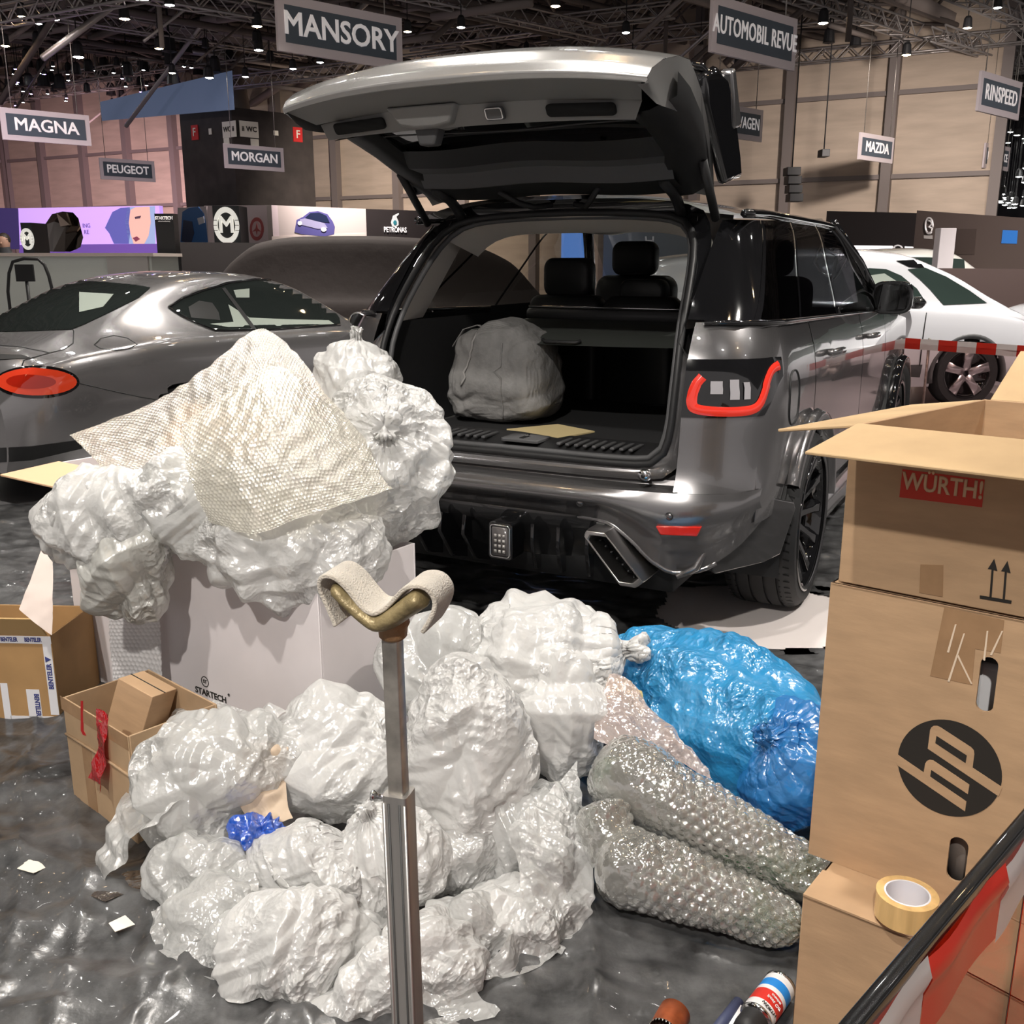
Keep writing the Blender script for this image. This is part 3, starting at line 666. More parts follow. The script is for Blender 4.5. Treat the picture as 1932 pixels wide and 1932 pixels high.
def relax(V, E, L, it, anchor=None, ka=0., floor=None, grav=0., om=1.2):
    n = len(V); e0, e1 = E[:, 0], E[:, 1]; deg = np.bincount(np.r_[e0, e1], minlength=n)[:, None]
    for _ in range(it):
        d = V[e1] - V[e0]; l = np.sqrt((d * d).sum(1)) + 1e-9; c = d * (.5 * (1 - L / l))[:, None]
        acc = np.stack([np.bincount(e0, c[:, k], n) - np.bincount(e1, c[:, k], n) for k in range(3)], 1)
        V = V + om * 2 * acc / deg
        if grav: V[:, 2] -= grav
        if anchor is not None: V += ka * (anchor - V)
        if floor is not None: np.maximum(V[:, 2], floor, out=V[:, 2])
    return V
def wav(P, seed, freq, octs=3, k=6):
    r = np.random.RandomState(seed); o = np.zeros(len(P)); a = 1.
    for _ in range(octs):
        for _ in range(k):
            d = r.normal(size=3); d /= np.linalg.norm(d); o += a / k * 2 * np.sin(P @ d * freq * r.uniform(.7, 1.4) + r.uniform(0, 6.3))
        freq *= 2; a *= .5
    return o
def elen(V, E): return np.linalg.norm(V[E[:, 1]] - V[E[:, 0]], axis=1)
def crumple(V, lv, top, seed, ex=(.14, .05, .025), it=(70, 40, 20), ka=(.04, .06, .1), floor=None, grav=0., dirn=None, topo=TOPO, sm=1):
    'buckle at mesh level lv, then refine level by level up to top'
    r = np.random.RandomState(seed); k = 0
    while True:
        _, Fc, E, Em = topo[lv]; A = V.copy(); L0 = elen(V, E); e = ex[min(k, len(ex) - 1)]
        x = np.full(len(E), e)
        if dirn is not None:
            d = (V[E[:, 1]] - V[E[:, 0]]) / (L0[:, None] + 1e-9); x = e * (.35 + 1.3 * (1 - np.abs(d @ dirn)))
        V = V + r.normal(size=V.shape) * np.mean(L0) * .12
        V = relax(V, E, L0 * (1 + x), it[min(k, len(it) - 1)], A, ka[min(k, len(ka) - 1)], floor, grav)
        if lv == top: break
        V = up(V, Em); lv += 1; k += 1
    for _ in range(sm):
        n = len(V); e0, e1 = E[:, 0], E[:, 1]; deg = np.bincount(np.r_[e0, e1], minlength=n)[:, None]
        S = np.stack([np.bincount(e0, V[e1, q], n) + np.bincount(e1, V[e0, q], n) for q in range(3)], 1) / deg
        V = V * .6 + S * .4
    return V, Fc
def rotm(ax, an): return np.array(Matrix.Rotation(an, 3, ax))
def creases(P, seed, f0=4., f1=26., n=8, slope=.2):
    'sharp criss-cross folds: warped triangle waves in random directions, each only present in patches'
    r = np.random.RandomState(seed); out = np.zeros(len(P))
    for k in range(n):
        f = f0 * (f1 / f0) ** (k / (n - 1)); d = r.normal(size=3); d /= np.linalg.norm(d)
        t = (P @ d + .12 / f * wav(P, seed * 7 + k, f * 1.4, 1)) * f + r.uniform(0, 1); tri = 2 * np.abs(t - np.floor(t + .5))
        m = np.clip(.30 + 1.1 * wav(P, seed * 7 + 40 + k, f * 1.7, 1), 0, 1.2); out += m * (tri - .5) / f * slope
    return out
def vnormals(V, Fc):
    n = np.cross(V[Fc[:, 1]] - V[Fc[:, 0]], V[Fc[:, 2]] - V[Fc[:, 0]]); N_ = np.stack([np.bincount(Fc.ravel(), np.repeat(n[:, k], 3), len(V)) for k in range(3)], 1)
    return N_ / (np.linalg.norm(N_, axis=1)[:, None] + 1e-12)
def bag(name, label, c, rad, mat, seed, neck=None, tail=.10, cat='rubbish bag', group=None, lumps=.24, floor=0.006, rot=(0, 0, 0), top=6, ex=.03, slope=.23, f=(4., 34.), pleat=1.):
    c = np.array(c, float); r = np.random.RandomState(seed); U, Fc, E, _ = TOPO[top]; P = np.zeros(len(U))
    for k in range(5):
        q = r.normal(size=3); q *= lumps * r.uniform(.5, 1.2) / np.linalg.norm(q); ro = r.uniform(.62, .82); uc = U @ q
        P = P + np.clip(uc + np.sqrt(np.clip(uc * uc - q @ q + ro * ro, 1e-4, None)), .05, None) ** 9
    s = P ** (1 / 9); s = s / np.percentile(s, 85); P = U * s[:, None]; nk = None; near = np.zeros(len(U))
    if neck is not None:
        nk = np.array(neck, float); nk /= np.linalg.norm(nk); ct = U @ nk; al = np.arccos(np.clip(ct, -1, 1)); lat = U - ct[:, None] * nk; lat /= np.linalg.norm(lat, axis=1)[:, None] + 1e-9
        e1 = np.cross(nk, (.3, .5, .81)); e1 /= np.linalg.norm(e1); e2 = np.cross(nk, e1); phi = np.arctan2(lat @ e2, lat @ e1)
        KA = [0, .20, .36, .62, 1.1, 1.7, PI]
        rho = np.interp(al, KA, [.0, .15, .065, .46, .93, 1.02, 0.]); ax_ = np.interp(al, KA, [1.10, 1.16, .97, .87, .55, -.12, -1.0])
        pl = np.abs(np.sin(phi * 7 + 1.3 * np.sin(phi * 2 + seed))) + .5 * np.abs(np.sin(phi * 12.5 + seed)); near = np.exp(-np.maximum(al - .36, 0) / .42)
        sc = np.where(al > .8, s, 1 + (s - 1) * np.clip((al - .36) / .44, 0, 1)); P = lat * (rho * sc)[:, None] + nk * (ax_ * np.where(al > .8, .5 + .5 * s, 1))[:, None]
        P += lat * ((pl - .8) * .11 * near * pleat * np.clip(al / .3, 0, 1))[:, None]; P += nk * (.05 * near * np.sin(phi * 3 + seed) * (al < .36))[:, None]
    P = P * np.array(rad); Rm = np.array(Matrix.Rotation(rot[2], 3, 'Z') @ Matrix.Rotation(rot[1], 3, 'Y') @ Matrix.Rotation(rot[0], 3, 'X'))
    P = P @ Rm.T + c
    P = P + vnormals(P, Fc) * (creases(P, seed, f[0], f[1], 8, slope) * (1 - .5 * near))[:, None]
    if floor is not None: P[:, 2] = np.where(P[:, 2] < floor, floor + (P[:, 2] - floor) * .03, P[:, 2]); P[:, 2] = np.maximum(P[:, 2], floor)
    L0 = elen(P, E); A = P.copy(); mk = np.clip(.4 + wav(P, seed + 9, 9, 1), 0, 1.3); x = ex * (mk[E[:, 0]] + mk[E[:, 1]]) / 2
    P = P + r.normal(size=P.shape) * (mk * L0.mean() * .10)[:, None]; V = relax(P, E, L0 * (1 + x), 14, A, .07, floor)
    n = len(V); e0, e1_ = E[:, 0], E[:, 1]; deg = np.bincount(np.r_[e0, e1_], minlength=n)[:, None]
    S = np.stack([np.bincount(e0, V[e1_, q], n) + np.bincount(e1_, V[e0, q], n) for q in range(3)], 1) / deg; V = V * .7 + S * .3
    base = np.array([c[0], c[1], V[:, 2].min()])
    o = npobj(name, V - base, Fc, mat); o.location = base
    return tag(o, label, cat, group)
GT = {}
def gtopo(n, m, levels):
    key = (n, m, levels)
    if key not in GT:
        Fc = gridtri(n, m); nv = n * m; L = []
        for _ in range(levels):
            E, F1 = subdivide(Fc, nv); L.append((None, Fc, edges(Fc), E)); nv += len(E); Fc = F1
        GT[key] = L
    return GT[key]
def bez(ctrl, u, v):
    'tensor spline through a net of control points (Catmull-Rom rows)'
    C = np.array(ctrl, float); n, m = C.shape[:2]
    def cr(A, t):
        k = len(A) - 1; x = t * k; i = np.minimum(x.astype(int), k - 1); f = (x - i)[:, None]
        g = lambda j: A[np.clip(j, 0, k)]
        p0, p1, p2, p3 = g(i - 1), g(i), g(i + 1), g(i + 2)
        return .5 * (2 * p1 + (p2 - p0) * f + (2 * p0 - 5 * p1 + 4 * p2 - p3) * f * f + (3 * p1 - p0 - 3 * p2 + p3) * f ** 3)
    rows = np.stack([cr(C[i], v) for i in range(n)], 0)      # n, m', 3
    return np.stack([cr(rows[:, j], u) for j in range(len(v))], 1)
def patch(ctrl, n, m, seed, ex=(.10, .04, .015), levels=3, ka=(.03, .05, .1), floor=None, sm=1):
    P = bez(ctrl, np.linspace(0, 1, n), np.linspace(0, 1, m)).reshape(-1, 3); T = gtopo(n, m, levels)
    if floor is not None: P[:, 2] = np.maximum(P[:, 2], floor)
    lv = levels - 1
    for q in range(lv): P = up(P, T[q][3])
    Fc = T[lv][1]; P = P + vnormals(P, Fc) * creases(P, seed, 5., 34., 8, ex[0] * 1.8)[:, None]
    if floor is not None: P[:, 2] = np.maximum(P[:, 2], floor)
    return crumple(P, lv, lv, seed, (ex[-1] * 1.5,), it=(14,), ka=(.07,), floor=floor, topo=T, sm=sm)
def sheet(name, label, ctrl, n, m, mat, seed, cat='plastic film', group=None, **k):
    V, Fc = patch(ctrl, n, m, seed, **k); b = V.mean(0); b[2] = V[:, 2].min()
    o = npobj(name, V - b, Fc, mat); o.location = b
    return tag(o, label, cat, group)
# ------------------------------------------------------------------ slabs, cartons, printed marks
def slab(pts, t, nrm=None):
    'flat polygon in space given a thickness along its normal (behind it)'
    P = [Vector(p) for p in pts]; n = nrm or (P[1] - P[0]).cross(P[2] - P[1]).normalized(); k = len(P); g = G()
    return g.add([p for p in P] + [p - n * t for p in P], [tuple(range(k)), tuple(range(2 * k - 1, k - 1, -1))] + [(i, (i + 1) % k, k + (i + 1) % k, k + i) for i in range(k)])
def on_plane(px, py, p0, n):
    d = ray(px, py); o = Vector((0, 0, H)); return o + d * ((Vector(p0) - o).dot(n) / d.dot(n))
CARD = M('cardboard', (.46, .30, .175), .75, noise=(9, .10), bump=(30, .12, .003), stretch=(1, 1, 4))
CARDI = M('cardboard_inside', (.52, .36, .20), .8, noise=(6, .12))
CARDW = M('white_cardboard', (.74, .69, .70), .6, noise=(5, .04))
INK = M('black_ink', (.022, .019, .016), .6)
TAPEM = M('brown_tape', (.34, .205, .11), .25, noise=(20, .12))
class Frame:
    'axis frame of a carton: origin, along front, depth, up'
    def __init__(s, o, ex, lean=0., ey=None):
        s.o = Vector(o); s.x = Vector((ex[0], ex[1], 0)).normalized(); s.y = Vector((-s.x.y, s.x.x, 0)); s.z = Vector((0, 0, 1)); s.n = -s.y
        if ey: s.y = Vector((ey[0], ey[1], 0)).normalized()
        if lean: q = Matrix.Rotation(lean, 3, s.y); s.x = q @ s.x; s.z = q @ s.z
    def p(s, a, b, c): return s.o + s.x * a + s.y * b + s.z * c
def carton(name, label, fr, W, D, Hh, mat, inside=None, th=.006, flaps=(), closed=False, cat='carton', front_hole=None, group=None):
    t = thing(name, label, cat, fr.o, 0., group); o = fr.o; L = lambda a, b, c: fr.p(a, b, c) - o
    inside = inside or mat
    def wall(nm, q, n, m=mat): return obj(nm, slab(q, th, n), m, t, smooth=False, bevel=.0015, seg=1)
    fx, fy, fz = fr.x, fr.y, fr.z
    f = wall('front_wall', [L(0, 0, 0), L(W, 0, 0), L(W, 0, Hh), L(0, 0, Hh)], -fy) if not front_hole else None
    wall('back_wall', [L(0, D, 0), L(W, D, 0), L(W, D, Hh), L(0, D, Hh)], fy)
    wall('side_wall', [L(0, th, 0), L(0, D - th, 0), L(0, D - th, Hh), L(0, th, Hh)], -fx)
    wall('side_wall', [L(W, th, 0), L(W, D - th, 0), L(W, D - th, Hh), L(W, th, Hh)], fx)
    wall('base', [L(th, th, .001), L(W - th, th, .001), L(W - th, D - th, .001), L(th, D - th, .001)], -fz)
    if closed:
        a = wall('top_flap', [L(0, 0, Hh), L(W, 0, Hh), L(W, D / 2 - .002, Hh), L(0, D / 2 - .002, Hh)], fz)
        wall('top_flap', [L(0, D / 2 + .002, Hh), L(W, D / 2 + .002, Hh), L(W, D, Hh), L(0, D, Hh)], fz)
    for side, ln, an in flaps:     # an: 0 upright, 90 flat outwards
        q = R(an); s_, c_ = math.sin(q) * ln, math.cos(q) * ln; k = .012
        if side == 'front': P_ = [L(k, 0, Hh), L(W - k, 0, Hh), L(W - k, -s_, Hh + c_), L(k, -s_, Hh + c_)]
        if side == 'back': P_ = [L(k, D, Hh), L(W - k, D, Hh), L(W - k, D + s_, Hh + c_), L(k, D + s_, Hh + c_)]
        if side == 'left': P_ = [L(0, k, Hh), L(0, D - k, Hh), L(-s_, D - k, Hh + c_), L(-s_, k, Hh + c_)]
        if side == 'right': P_ = [L(W, k, Hh), L(W, D - k, Hh), L(W + s_, D - k, Hh + c_), L(W + s_, k, Hh + c_)]
        obj('flap', slab(P_, th), inside, t, smooth=False, bevel=.0015, seg=1)
    return t
def decal(name, pix, p0, n, mat, parent, t=.0012):
    'flat print whose outline is read off the photograph and laid on the plane it is printed on'
    n = Vector(n).normalized(); P_ = [on_plane(a, b, p0, n) + n * t - parent.location for a, b in pix]
    return obj(name, slab(P_, t * .8, n), mat, parent, smooth=False)
# ------------------------------------------------------------------ foreground: cartons, bags, film, prop stand, barrier
# --- protective black film on the floor, wrinkled
def floorfilm():
    nx, ny = 470, 400; X, Y = np.meshgrid(np.linspace(-3.4, 2.6, nx), np.linspace(.4, 6.0, ny), indexing='ij')
    P = np.stack([X.ravel(), Y.ravel(), np.zeros(X.size)], 1)
    a = wav(P, 3, 2.2, 2) * .5
    # long folds, bent by low noise; sharp crests
    f1 = np.abs(np.sin(P[:, 0] * 2.1 + P[:, 1] * 5.2 + 1.6 * a)); f2 = np.abs(np.sin(P[:, 0] * 9.5 - P[:, 1] * 2.2 + 2.2 * wav(P, 5, 1.6, 2)))
    m1 = np.clip(wav(P, 8, 1.3, 1) * .8 + .35, 0, 1); m2 = np.clip(wav(P, 9, 1.5, 1) * .8 + .2, 0, 1)
    f3 = np.abs(np.sin(P[:, 0] * 21 + P[:, 1] * 8 + 2.5 * wav(P, 15, 3, 2)))
    z = .024 * m1 * (1 - f1) ** 3 + .026 * m2 * (1 - f2) ** 4 + .011 * (1 - f3) ** 4 * m1 + .0030 * wav(P, 12, 14, 3)
    z += np.maximum(creases(P, 77, 4., 20., 7, .11), -.004)
    z += .0035
    P[:, 2] = np.maximum(z, .001)
    return P, nx, ny
P, nx, ny = floorfilm()
i = np.arange(nx * ny).reshape(nx, ny); Fq = np.stack([i[:-1, :-1].ravel(), i[1:, :-1].ravel(), i[1:, 1:].ravel(), i[:-1, 1:].ravel()], 1)
# cut the film away round the rear wheel where the pale floor shows
wc = suv.matrix_world if False else None
cx_, cy_ = .40 + .875 * math.cos(YAW) , 4.64 - .875 * math.sin(YAW)
ct = P[Fq].mean(1); ang = np.arctan2(ct[:, 1] - cy_ + .15, ct[:, 0] - cx_); rr = np.hypot((ct[:, 0] - cx_ + .10) / 1.05, (ct[:, 1] - cy_ + .20) / .80)
keep = rr > .46 + .05 * np.sin(ang * 3 + 1) + .025 * np.sin(ang * 8)
FILMB = mixmat('black_floor_film', lambda N, L: (lambda p, n1, r, n2, b, tc: (
    L(tc.outputs['Object'], n1.inputs['Vector']), L(n1.outputs[0], r.inputs[0]), L(r.outputs[0], p.inputs['Base Color']),
    L(tc.outputs['Object'], n2.inputs['Vector']), L(n2.outputs[0], b.inputs['Height']), L(b.outputs[0], p.inputs['Normal']), p.outputs[0])[-1])(
    N('BsdfPrincipled', Roughness=.30, Coat_Weight=.3), N('TexNoise', Scale=7., Detail=9., Roughness=.7), (lambda r: (setattr(r.color_ramp.elements[0], 'color', (.022, .022, .023, 1)), setattr(r.color_ramp.elements[1], 'color', (.13, .13, .132, 1)), setattr(r.color_ramp.elements[0], 'position', .35), setattr(r.color_ramp.elements[1], 'position', .75), r)[-1])(N('ValToRGB')),
    N('TexNoise', Scale=45., Detail=5.), N('Bump', Strength=.35, Distance=.004), N('TexCoord')))
ff = npobj('floor_film', P, Fq[keep], FILMB); tag(ff, 'wrinkled black plastic sheet covering the floor under everything', 'plastic sheet')
pale = obj('floor_patch', G().prism([(cx_ - .08 + .62 * math.cos(q), cy_ - .15 + .50 * math.sin(q)) for q in np.linspace(0, 2 * PI, 32, endpoint=False)], .0003, .001), M('pale_stand_floor', (.70, .64, .62), .4), smooth=False, kind='structure')

# --- stacked cartons at the right
EX = (.79, -.62)
sb = gd(1515, 1690, 1.66); sb.z = 0
f_small = Frame(sb, EX)
small = carton('carton', 'low closed brown carton under the printed carton stack, tape roll on top', f_small, .40, .36, .30, CARD, CARDI, closed=True)
hpo = gd(1525, 1610, 1.80); hpo.z = .3005
f_hp = Frame(hpo, EX)
HPH = .585
hp = thing('carton', 'tall brown carton with round black computer maker logo and oval hand holes', 'carton', f_hp.o)
nrm = -f_hp.y
# front wall with two hand holes: ring of quads round slots is avoided by building it from strips
def holewall(fr, W, Hh, holes, th, mat, par):
    bm = bmesh.new(); o = par.location
    outer = [(0, 0), (W, 0), (W, Hh), (0, Hh)]
    from mathutils.geometry import tessellate_polygon
    loops = [[Vector((a, b, 0)) for a, b in outer]] + [[Vector((a, b, 0)) for a, b in reversed(h)] for h in holes]
    tris = tessellate_polygon(loops); flat = [p for l in loops for p in l]
    g = G(); F_ = [fr.p(p.x, 0, p.y) - o for p in flat]; B_ = [fr.p(p.x, th, p.y) - o for p in flat]; n = len(flat)
    fc = [tuple(t) for t in tris] + [tuple(i + n for i in reversed(t)) for t in tris]; k = 0
    for l in loops:
        m = len(l); fc += [(k + i, k + (i + 1) % m, n + k + (i + 1) % m, n + k + i) for i in range(m)]; k += m
    g.add(F_ + B_, fc); return obj('front_wall', g, mat, par, smooth=False)
def facexy(px, py, fr):
    p = on_plane(px, py, fr.o, -fr.y) - fr.o; return p.dot(fr.x), p.z
h1 = facexy(1862, 1292, f_hp); h2 = facexy(1806, 1622, f_hp)
holewall(f_hp, .55, HPH, [rloop(h1[0], h1[1], .0145, .052, .014), rloop(h2[0], h2[1], .0165, .046, .016)], .006, CARD, hp)
Lh = lambda a, b, c: f_hp.p(a, b, c) - f_hp.o
for nm, q, n in (('back_wall', [(0, .36, 0), (.55, .36, 0), (.55, .36, HPH), (0, .36, HPH)], f_hp.y), ('side_wall', [(0, .006, 0), (0, .36, 0), (0, .36, HPH), (0, .006, HPH)], -f_hp.x), ('side_wall', [(.55, .006, 0), (.55, .36, 0), (.55, .36, HPH), (.55, .006, HPH)], f_hp.x),
                 ('base', [(0, .006, 0), (.55, .006, 0), (.55, .36, 0), (0, .36, 0)], -f_hp.z), ('top_flap', [(0, .0, HPH), (.55, .0, HPH), (.55, .178, HPH), (0, .178, HPH)], f_hp.z), ('top_flap', [(0, .182, HPH), (.55, .182, HPH), (.55, .36, HPH), (0, .36, HPH)], f_hp.z)):
    obj(nm, slab([Lh(*p) for p in q], .006, n), CARD, hp, smooth=False, bevel=.0015, seg=1)
inb = tag(obj('foam_block', G().box((0, 0, .10), (.10, .12, .20)), M('white_foam', (.8, .8, .82), .8), bevel=.01), 'white foam block seen through the upper hand hole of the logo carton', 'packing foam')
inb.location = f_hp.p(h1[0] + .02, .12, .27); inb.rotation_euler[2] = math.atan2(EX[1], EX[0])
tubei = tag(obj('packing_tube', G().tube([(0, 0, 0), (0, 0, .22)], .05, 20), M('grey_foam_tube', (.22, .19, .17), .6)), 'grey round tube seen through the lower hand hole of the logo carton', 'tube')
tubei.location = f_hp.p(h2[0] + .01, .075, .006)
def c6(X, Y): return (1420 + X / 2.355, 680 + Y / 2.355)
def c8(X, Y): return (1680 + X / 8.4, 1340 + Y / 8.4)
decal('round_logo', [c8(944 + 826 * math.cos(q), 915 + 135 * math.cos(q) + 758 * math.sin(q)) for q in np.linspace(0, 2 * PI, 56, endpoint=False)], f_hp.o, nrm, INK, hp, .001)
for pl in ([(595, 605), (632, 310), (650, 270), (690, 242), (740, 242), (790, 262), (1280, 580), (1325, 630), (1333, 690), (1305, 905), (1775, 1215), (1715, 1358)],
           [(104, 688), (530, 980), (555, 840), (580, 800), (625, 780), (680, 788), (1255, 1175), (1230, 1325), (650, 940), (632, 1048), (1207, 1440), (1185, 1598), (104, 860)]):
    decal('logo_letter', [c8(*p) for p in pl], f_hp.o, nrm, CARD, hp, .0016)
decal('logo_counter', [c8(*p) for p in ((735, 400), (1215, 712), (1195, 832), (715, 515))], f_hp.o, nrm, INK, hp, .0021)
decal('packing_tape', [(1782, 1145), (1895, 1170), (1888, 1232), (1840, 1224), (1834, 1292), (1755, 1275)], f_hp.o, nrm, TAPEM, hp, .0008)
for a, b in (((1788, 1285), (1818, 1195)), ((1787, 1230), (1802, 1178)), ((1805, 1235), (1832, 1290)), ((1855, 1245), (1862, 1190)), ((1868, 1235), (1890, 1190))):
    decal('tape_crease', [a, (a[0] + 4, a[1] + 1), (b[0] + 3, b[1]), b], f_hp.o, nrm, M('pale_scuff', (.72, .58, .44), .6), hp, .0016)
# upper open carton
upo = f_hp.p(.012, .004, HPH + .004)
f_up = Frame(upo, EX, ey=(.755, .656)); UH = .30
upc = carton('carton', 'open brown carton with red brand label and two black arrows, topmost of the stack', f_up, .56, .54, UH, CARD, CARDI, flaps=(('front', .17, 101), ('left', .15, 99), ('back', .16, 52)))
nu_ = f_up.n
decal('red_label', [(1703, 885), (1858, 905), (1853, 957), (1697, 938)], f_up.o, nu_, M('red_print', (.55, .04, .02), .55), upc, .001)
pa, pb = on_plane(1778, 917, f_up.o, nu_), None
text('brand_print', 'WÜRTH!', .043, M('cream_print', (.62, .42, .26), .6), upc, frame(pa + nu_ * .0018 - f_up.o, f_up.x, f_up.z), .0004, .0012, sx=.80)
decal('arrow_bar', [(1849, 1123), (1909, 1133), (1908, 1139), (1849, 1129)], f_up.o, nu_, INK, upc)
for ax_ in (1867, 1892):
    k = (ax_ - 1849) * .17
    decal('arrow', [(ax_, 1124 + k), (ax_ + 4, 1125 + k), (ax_ + 8, 1072 + k), (ax_ + 15, 1074 + k), (ax_ + 9, 1051 + k), (ax_ - 3, 1070 + k), (ax_ + 4, 1071 + k)], f_up.o, nu_, INK, upc)
decal('torn_tape', [(1737, 1065), (1780, 1066), (1779, 1126), (1735, 1118)], f_up.o, nu_, TAPEM, upc)
# flap lying a little open on the small carton, with a red label
L_s = lambda a, b, c: f_small.p(a, b, c) - f_small.o
obj('red_label', slab([L_s(.03, .20, .3012), L_s(.22, .20, .3012), L_s(.22, .27, .3012), L_s(.03, .27, .3012)], .0008, Vector((0, 0, 1))), M('red_print', (.55, .04, .02), .55), small, smooth=False)
obj('lifted_flap', slab([L_s(.0, .0, .304), L_s(.30, -.004, .306), L_s(.36, .10, .313), L_s(.0, .10, .304)], .004, Vector((0, 0, 1))), CARD, small, smooth=False)
# tape roll
tp = gz(1708, 1722, .325); tp = Vector((tp.x, tp.y, .318))
tr_ = thing('tape_roll', 'roll of clear brown packing tape on the low carton', 'tape', tp)
obj('tape_winding', G().lathe([(.040, 0), (.054, 0), (.054, .048), (.040, .048)], 40, 'z', closed=True), M('tape_amber', (.72, .47, .20), .18, noise=(14, .2), stretch=(3, 3, .3), coat=.5), tr_, auto=40)
obj('tape_core', G().lathe([(.037, .0), (.0402, .0), (.0402, .0485), (.037, .0485)], 40, 'z', closed=True), M('paper_core', (.74, .74, .80), .7), tr_, auto=40)

# --- white cartons
W1 = gz(617, 1475); f_w1 = Frame(W1 + Vector((-.819, .574, 0)) * .71, (.819, -.574))
wb = carton('carton', 'large white printed carton under the heap of bags', f_w1, .71, .42, .63, CARDW, th=.007)
nw = -f_w1.y
tq = on_plane(398, 1311, f_w1.o, nw)
text('carton_print', 'STARTECH', .030, INK, wb, frame(tq + nw * .001 - f_w1.o, f_w1.x, f_w1.z), .0004, .0007, sx=1.05)
ts = on_plane(387, 1286, f_w1.o, nw)
obj('print_ring', G().tube([ts + f_w1.x * .017 * math.cos(q) + Vector((0, 0, .017 * math.sin(q))) + nw * .0006 - f_w1.o for q in np.linspace(0, 2 * PI, 28, endpoint=False)], .0015, 5, closed=True), INK, wb)
text('carton_print', 'ST', .017, INK, wb, frame(ts + nw * .001 - f_w1.o, f_w1.x, f_w1.z), .0004, .0005)
text('carton_print', '®', .014, INK, wb, frame(on_plane(430, 1314, f_w1.o, nw) + nw * .001 + f_w1.z * .006 + f_w1.x * .006 - f_w1.o, f_w1.x, f_w1.z), .0004)
f_w2 = Frame(Vector((-1.13, 3.07, 0)) + Vector((-.819, .574, 0)) * .56, (.819, -.574))
carton('carton', 'white carton with a brown-lined flap folded out, at the left behind the taped carton', f_w2, .56, .40, .80, CARDW, M('cardboard_peach', (.66, .43, .26), .75), th=.007, flaps=(('front', .21, 93), ('back', .2, 40)))
# white bubble wrap lining standing between the white cartons
def bubbles_on(n, m, S, pitch, hgt):
    'hexagonal bubble relief on a grid of arc lengths'
    u = S[..., 0] / pitch; v = S[..., 1] / (pitch * 1.732)
    d1 = (u - np.round(u)) ** 2 + ((v - np.round(v)) * 1.732) ** 2; u2, v2 = u + .5, v + .5
    d2 = (u2 - np.round(u2)) ** 2 + ((v2 - np.round(v2)) * 1.732) ** 2
    d = np.sqrt(np.minimum(d1, d2)) / .46
    return hgt * np.sqrt(np.clip(1 - d * d, 0, 1))
def gridnormals(A):
    du = np.gradient(A, axis=0); dv = np.gradient(A, axis=1); n = np.cross(du, dv); return n / (np.linalg.norm(n, axis=2, keepdims=True) + 1e-12)
def quadf(n, m):
    i = np.arange(n * m).reshape(n, m); return np.stack([i[:-1, :-1].ravel(), i[1:, :-1].ravel(), i[1:, 1:].ravel(), i[:-1, 1:].ravel()], 1)
def resample(A, n, m):
    return bez(A, np.linspace(0, 1, n), np.linspace(0, 1, m))
def buckled_grid(ctrl, n, m, seed, e=.06, it=60, ka=.03, floor=None):
    P = bez(ctrl, np.linspace(0, 1, n), np.linspace(0, 1, m)).reshape(-1, 3); Fc = gridtri(n, m); E = edges(Fc); A = P.copy(); L0 = elen(P, E)
    r = np.random.RandomState(seed); P = P + r.normal(size=P.shape) * L0.mean() * .15
    V = relax(P, E, L0 * (1 + e), it, A, ka, floor); return V.reshape(n, m, 3)
def bubble_sheet(name, label, ctrl, size, pitch, hgt, mat, seed, cn=(22, 22), e=.05, cat='bubble wrap', per=6, group=None, floor=None):
    A = buckled_grid(ctrl, cn[0], cn[1], seed, e, floor=floor); n = int(size[0] / pitch * per); m = int(size[1] / pitch * per)
    B = resample(A, n, m); N_ = gridnormals(B); S = np.stack(np.meshgrid(np.linspace(0, size[0], n), np.linspace(0, size[1], m), indexing='ij'), -1)
    B = B + N_ * bubbles_on(n, m, S, pitch, hgt)[..., None]; V = B.reshape(-1, 3); b = V.mean(0); b[2] = V[:, 2].min()
    o = npobj(name, V - b, quadf(n, m), mat); o.location = b
    return tag(o, label, cat, group)
WRAP = film('bubble_wrap_clear', (.86, .83, .74), transp=.34, transl=.45, gloss=.16, rough=.14, crush=(6, 20, .12))
WRAPW = film('bubble_wrap_white', (.82, .80, .80), transp=.02, transl=.2, gloss=.06, rough=.3, crush=(6, 20, .05))
px2 = lambda a, b, d: np.array(gd(a, b, d))
strip = [[px2(205, 1120, 3.05), px2(206, 1200, 3.06), px2(214, 1300, 3.08)], [px2(250, 1120, 3.02), px2(252, 1200, 3.03), px2(256, 1300, 3.04)], [px2(300, 1120, 3.0), px2(302, 1200, 3.0), px2(306, 1320, 3.0)]]
bubble_sheet('bubble_wrap', 'white bubble wrap strip hanging between the two white cartons', strip, (.17, .32), .0135, .0035, WRAPW, 4, (10, 12), .01)

# --- small taped carton far left, and the box with a flap behind it
bo = gz(20, 1358); f_b = Frame(Vector((bo.x - .33, bo.y + .02, 0)), (1, -.05))
bt = carton('carton', 'brown carton sealed with white lettered tape, at the left edge', f_b, .50, .29, .30, M('cardboard_ochre', (.40, .235, .10), .75, noise=(8, .1)), M('cardboard_yellow', (.58, .38, .17), .8), flaps=(('front', .10, 38),))
TW_ = M('white_tape', (.74, .73, .76), .4); BLUEI = M('blue_ink', (.05, .06, .22), .6)
nb = -f_b.y; Lb = lambda a, b, c: f_b.p(a, b, c) - f_b.o
def tape(a0, c0, a1, c1, nm='lettered_tape'): return obj(nm, slab([Lb(a0, -.0012, c0), Lb(a1, -.0012, c0), Lb(a1, -.0012, c1), Lb(a0, -.0012, c1)], .001, nb), TW_, bt, smooth=False)
tape(.0, .272, .50, .298); tape(.470, .02, .498, .272); tape(.31, .0, .334, .13); tape(.395, .0, .44, .11); tape(.33, 0, .5, .014)
